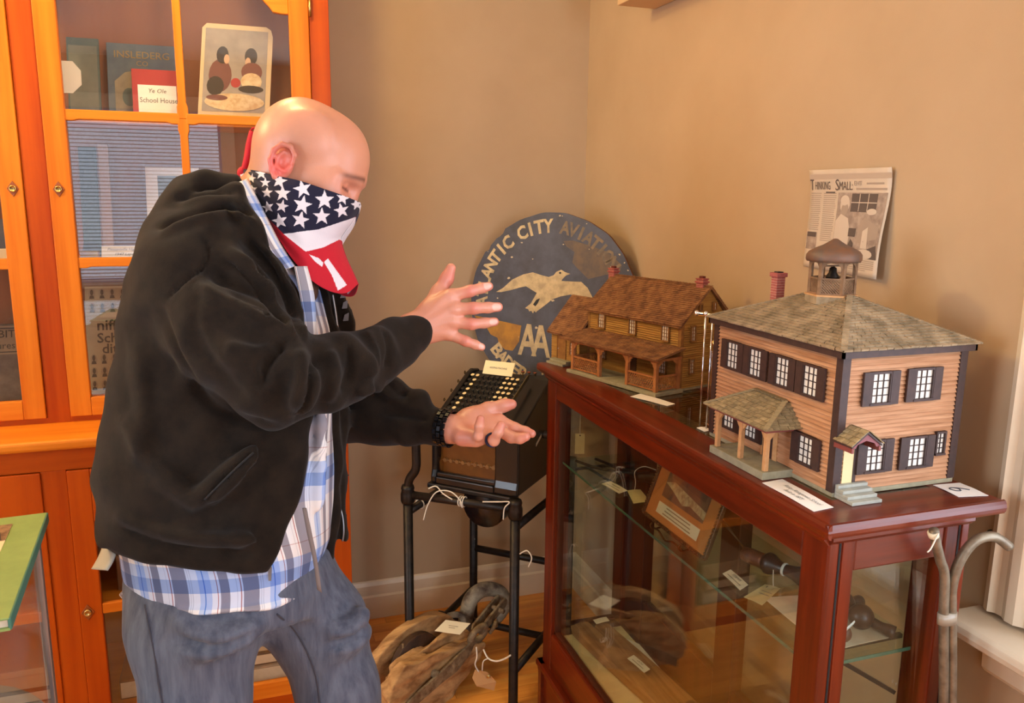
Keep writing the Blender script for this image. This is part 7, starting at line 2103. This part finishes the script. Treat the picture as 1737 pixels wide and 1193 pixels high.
strip_grid('shirt_placket', [(514, 862, 1.265), (522, 905, 1.262), (532, 950, 1.262), (539, 1000, 1.264)], [(520, 862, 1.262), (529, 905, 1.26), (538, 950, 1.26), (546, 1006, 1.262)], mat('grey brown tape', lin(120, 104, 98), .8), so, .002, .05, sub=4, nv=3)
strip_grid('shirt_tail', [(176, 925, 1.40), (168, 945, 1.395), (156, 966, 1.39)], [(196, 940, 1.36), (190, 955, 1.355), (182, 968, 1.35)], mat('pale shirt tail', lin(196, 190, 176), .85), so, .004, .05, sub=4)

# ---- jeans
def kneept(hip_px, z, dx=0, dy=0):
    p = to_world(E_(*hip_px)); return from_world(np.array((p[0] + dx, p[1] + dy, z)))
N = Field((-1.0, -1.35, .72), (-.05, -.22, 1.72), .0070)
fn, lo, hi = rows_sdf([(955, 210, 556, .18, 1.44), (1000, 214, 560, .18, 1.44), (1040, 218, 556, .17, 1.44)], .016); N.put(fn, lo, hi, .02)
kn_n, an_n = kneept((335, 1190, 1.375), .48), kneept((335, 1190, 1.375), .09, -.01, .02)
N.chain([E_(325, 1000, 1.385), E_(332, 1060, 1.375), E_(334, 1190, 1.365), kn_n, an_n], [.102, .106, .085, .078, .062], .025)
kn_f, an_f = kneept((590, 1210, 1.50), .46, .015, 0), kneept((590, 1210, 1.50), .09, -.03, .03)
N.chain([E_(478, 985, 1.485), E_(540, 1060, 1.50), E_(573, 1170, 1.50), kn_f, an_f], [.098, .083, .070, .068, .058], .035)
for pts, r in (([(300, 1050, 1.27), (370, 1075, 1.268), (430, 1060, 1.29)], .008), ([(300, 1110, 1.28), (370, 1100, 1.275), (440, 1060, 1.30)], .008), ([(560, 1070, 1.42), (600, 1060, 1.44), (616, 1040, 1.46)], .008), ([(560, 1110, 1.43), (600, 1092, 1.445), (620, 1070, 1.47)], .008)):
    N.chain(smooth_path([E_(*p) for p in pts], 4), [r] * (4 * (len(pts) - 1) + 1), .02)
nv_, nf = N.mesh(); nv_ = relax(nv_, nf, 2, .5)
m_denim = mat('faded denim', lin(98, 102, 116), .85, var=lin(68, 72, 88), vscale=1.0, stretch=(55, 55, 9), bump=.35, bscale=6, sheen=.1)
nv_ = press_folds(nv_, nf, [([(300, 1065), (370, 1085), (440, 1058)], 7, .006), ([(290, 1100), (360, 1112), (440, 1080)], 7, .006), ([(300, 1082), (370, 1098), (440, 1068)], 5, -.005), ([(560, 1078), (600, 1068), (618, 1045)], 6, .006), ([(556, 1110), (600, 1098), (622, 1080)], 6, .006), ([(556, 1094), (600, 1082), (620, 1062)], 5, -.005), ([(470, 1042), (498, 1068), (520, 1105), (536, 1150), (543, 1195)], 3, -.004), ([(246, 1026), (252, 1062), (262, 1110), (268, 1155), (276, 1195)], 3, .003)])
je = obj('jeans', np_mesh('jeans', to_world(nv_), nf), m_denim, man, label='faded blue jeans')
m_stitch = mat('dark denim seam', lin(62, 58, 66), .85)
MB().tube(on_surf(nv_, [(246, 1026), (252, 1062), (262, 1110), (268, 1155), (276, 1200)], 0.0), .0013, 7).build('side_seam', m_stitch, je, smooth=True)
MB().tube(on_surf(nv_, [(470, 1042), (498, 1068), (520, 1105), (536, 1150), (543, 1200)], 0.0), .0013, 7).build('inseam', m_stitch, je, smooth=True)
# shoes (below the picture)
for an, nm in ((an_n, 'shoe'), (an_f, 'shoe')):
    p = to_world(an); fwd = unit(np.array((math.cos(.25), -math.sin(.25), 0)))
    Q = Field((-.16, -.08, -.01), (.26, .08, .16), .006)
    Q.chain([(-.05, 0, .05), (.06, 0, .05), (.16, 0, .038)], [.048, .045, .036], .03); Q.cone((-.02, 0, .06), (-.02, 0, .13), .048, .05, .03)
    Q.put(lambda x, y, z: z - .004 + 0 * x + 0 * y, (-.2, -.1, -.05), (.3, .1, .01), .002, 'sub')
    v, f = Q.mesh(); sdv = np.array((-fwd[1], fwd[0], 0))
    w = np.array((p[0], p[1], 0)) - np.array((0, 0, .004)) + v[:, :1] * fwd + v[:, 1:2] * sdv + v[:, 2:3] * np.array((0, 0, 1))
    obj(nm, np_mesh(nm, w, f), mat('brown leather', lin(70, 48, 34), .5), man)

# ---- flag bandana tied behind the neck
def coons(top, bot, left, right, nu, nv):
    def samp(c, n):
        q = np.array(smooth_path(c, 12)); s = np.concatenate([[0], np.cumsum(np.linalg.norm(np.diff(q[:, :2], axis=0), axis=1))]); s /= s[-1]
        t = np.linspace(0, 1, n); return np.stack([np.interp(t, s, q[:, i]) for i in range(3)], 1)
    Tt, Bb, Ll, Rr = samp(top, nu), samp(bot, nu), samp(left, nv), samp(right, nv)
    u = np.linspace(0, 1, nu)[:, None, None]; v = np.linspace(0, 1, nv)[None, :, None]
    return (1 - v) * Tt[:, None] + v * Bb[:, None] + (1 - u) * Ll[None] + u * Rr[None] - ((1 - u) * (1 - v) * Tt[0] + u * (1 - v) * Tt[-1] + (1 - u) * v * Bb[0] + u * v * Bb[-1])
top = [(411, 287, 1.43), (422, 288, 1.385), (440, 291, 1.356), (470, 299, 1.336), (505, 306, 1.328), (545, 319, 1.336), (580, 331, 1.362), (600, 339, 1.395), (610, 343, 1.425)]
bot = [(413, 304, 1.43), (428, 335, 1.368), (450, 368, 1.344), (472, 404, 1.335), (498, 442, 1.338), (530, 477, 1.352), (562, 495, 1.375), (588, 497, 1.398), (607, 482, 1.425)]
left = [(411, 287, 1.43), (412, 296, 1.43), (413, 304, 1.43)]
right = [(610, 343, 1.425), (605, 362, 1.425), (596, 378, 1.425), (584, 394, 1.425), (578, 408, 1.425), (586, 436, 1.425), (598, 462, 1.425), (607, 482, 1.425)]
NU, NV = 260, 190
Pn = coons(top, bot, left, right, NU, NV)
uu = np.linspace(0, 1, NU)[:, None]; vv = np.linspace(0, 1, NV)[None]
Pn[..., 2] += -.010 * np.sin(math.pi * uu) * np.sin(math.pi * vv) + .0035 * np.sin(vv * 26 + uu * 5) * (1 - uu) ** 2 + .004 * np.sin(uu * 22 + vv * 3) * vv ** 2 * uu
X_, Y_ = Pn[..., 0], Pn[..., 1]
navy = np.array(lin(26, 24, 48)); wht = np.array(lin(232, 222, 226)); red = np.array(lin(196, 24, 42))
def inpoly(px_, py_, poly):
    r = np.zeros(px_.shape, bool); j = len(poly) - 1
    for i in range(len(poly)):
        xi, yi = poly[i]; xj, yj = poly[j]
        c = ((yi > py_) != (yj > py_)) & (px_ < (xj - xi) * (py_ - yi) / (yj - yi + 1e-9) + xi); r ^= c; j = i
    return r
bc_ = np.tile(red, (NU, NV, 1))
line = np.interp(X_, [400, 425, 452, 481, 540, 594, 615], [300, 335, 366, 397, 389, 371, 362])
bc_[Y_ < line] = navy
bc_[inpoly(X_, Y_, [(481, 397), (540, 389), (594, 371), (612, 364), (606, 385), (578, 405), (548, 420), (518, 427)])] = wht
for pl__ in ([(524, 432), (540, 438), (548, 446), (546, 453), (534, 444)], [(549, 445), (556, 439), (588, 484), (573, 493), (562, 466)], [(570, 405), (582, 400), (590, 412)]):
    bc_[inpoly(X_, Y_, pl__)] = wht
starz = [(275, 672, 46), (410, 727, 58), (578, 785, 70), (738, 865, 74), (872, 852, 52), (972, 897, 44), (432, 818, 62), (577, 902, 74), (862, 942, 58), (718, 985, 66), (562, 1012, 68), (412, 1020, 60), (305, 738, 40), (205, 705, 36), (212, 792, 40), (318, 812, 42), (428, 912, 50), (325, 918, 46)]
for i, (zx, zy, zr) in enumerate(starz):
    cx_, cy_, r_ = 380 + zx / 4.3375, 140 + zy / 4.3375, zr / 4.3375
    a0 = -1.57 + .25 * math.sin(i * 2.1)
    pts = [(cx_ + (r_ if k % 2 == 0 else r_ * .42) * math.cos(a0 + k * math.pi / 5), cy_ + (r_ if k % 2 == 0 else r_ * .42) * math.sin(a0 + k * math.pi / 5)) for k in range(10)]
    bc_[inpoly(X_, Y_, pts) & (Y_ < line - 1)] = wht
near_v = np.stack([(Pn[..., 0] - 868.5) / FPX * Pn[..., 2], -(Pn[..., 1] - 596.5) / FPX * Pn[..., 2], Pn[..., 2]], -1).reshape(-1, 3)
far_v = near_v.copy(); far_v[:, 2] = 2 * 1.425 - far_v[:, 2] + .004
allv = np.concatenate([near_v, far_v]); allc = np.concatenate([bc_.reshape(-1, 3)] * 2)
ii = np.arange(NU * NV).reshape(NU, NV)
q = np.stack([ii[:-1, :-1], ii[1:, :-1], ii[1:, 1:], ii[:-1, 1:]], -1).reshape(-1, 4)
allf = np.concatenate([q[:, ::-1], q + NU * NV])
bd_ = obj('bandana', np_mesh('bandana', to_world(allv), allf, allc), attr_mat('printed cotton', .8, .15, 500, .1, .3), man, solid=.0014, label='stars and stripes flag bandana')
# knot and the loose tail standing up behind the head
m_redc = mat('red cotton', tuple(red), .8); m_whc = mat('white cotton', tuple(wht), .8)
MB().sphere(W_(413, 294, 1.428), (.011, .012, .012), 14, 10).build('knot', m_redc, bd_, smooth=True)
strip_grid('knot_tail', [(409, 290, 1.425), (414, 270, 1.42), (418, 245, 1.42), (424, 222, 1.42)], [(420, 288, 1.425), (424, 268, 1.42), (429, 245, 1.42), (433, 224, 1.42)], m_redc, bd_, .004, .05, sub=5, nv=4)
MB().tube(smooth_path([W_(424, 232, 1.419), W_(425, 222, 1.419), W_(430, 217, 1.419), W_(434, 221, 1.419), W_(432, 231, 1.419)], 5), .0016, 6).build('tail_loop', m_redc, bd_, smooth=True)
strip_grid('knot_tail', [(410, 288, 1.43), (408, 296, 1.42), (410, 305, 1.415)], [(420, 284, 1.43), (424, 294, 1.42), (424, 304, 1.415)], m_whc, bd_, .003, .05, sub=4, nv=3)
# beard below the cloth
BE = Field(E_(480, 520, 1.42) - np.array((.0, .01, .06)), E_(560, 430, 1.42) + np.array((.01, .01, .06)), .004)
BE.chain([E_(515, 440, 1.39), E_(512, 475, 1.385), E_(522, 500, 1.385)], [.030, .026, .016], .02)
v, f = BE.mesh()
obj('beard', np_mesh('beard', to_world(v), f), mat('brown beard', lin(92, 58, 40), .9, var=lin(60, 38, 26), vscale=1, stretch=(300, 300, 60), bump=.8, bscale=2), man)
# wrist watch with link band, wedding ring
wc = E_(757, 726, 1.537); wax = unit(E_(*WL) - E_(700, 717, 1.565)); wu = unit(np.cross(wax, (0, 0, 1))); ww = np.cross(wu, wax)
m_watch = mat('black steel links', (.02, .02, .022), .25, .8)
wt = MB()
for rw in (-1, 0, 1):
    for i in range(18):
        a = 2 * math.pi * (i + .5 * (rw == 0)) / 18
        c_ = wc + wax * rw * .0085 + (wu * math.cos(a) * .0335 + ww * math.sin(a) * .0335)
        rad = unit(wu * math.cos(a) + ww * math.sin(a)); tan = unit(-wu * math.sin(a) + ww * math.cos(a))
        wt.obox(to_world(c_ - wax * .0037 - tan * .0048 - rad * .0015), (to_world(c_ + wax * .0074) - to_world(c_)), (to_world(c_ + tan * .0096) - to_world(c_)), (to_world(c_ + rad * .0045) - to_world(c_)))
wb = wt.build('wrist_watch', m_watch, man, bevel=.0008)
rc_ = E_(835.5, 746.5, 1.484); ra_ = unit(E_(838, 749, 1.468) - E_(834, 743, 1.502)); r1_ = unit(np.cross(ra_, (0, 1, 0))); r2_ = np.cross(ra_, r1_)
MB().tube([to_world(rc_ + (r1_ * math.cos(a) + r2_ * math.sin(a)) * .0122) for a in np.linspace(0, 2 * math.pi, 25)[:-1]], .0024, 8, closed=True).build('finger_ring', mat('dark blue ring', lin(40, 44, 78), .35, .4), man, smooth=True)

# ---- keep to thing > part > sub-part: anything deeper is handed up to its part (reparent)
def depth(o):
    return 1 if o.parent is None else 1 + depth(o.parent)
for o in list(bpy.data.objects):
    if o.type == 'MESH' and depth(o) > 3:
        p = o.parent; m4 = world_of(o)
        while depth(p) > 2:
            p = p.parent
        o.parent = p; o.matrix_parent_inverse = world_of(p).inverted(); o.matrix_basis = m4
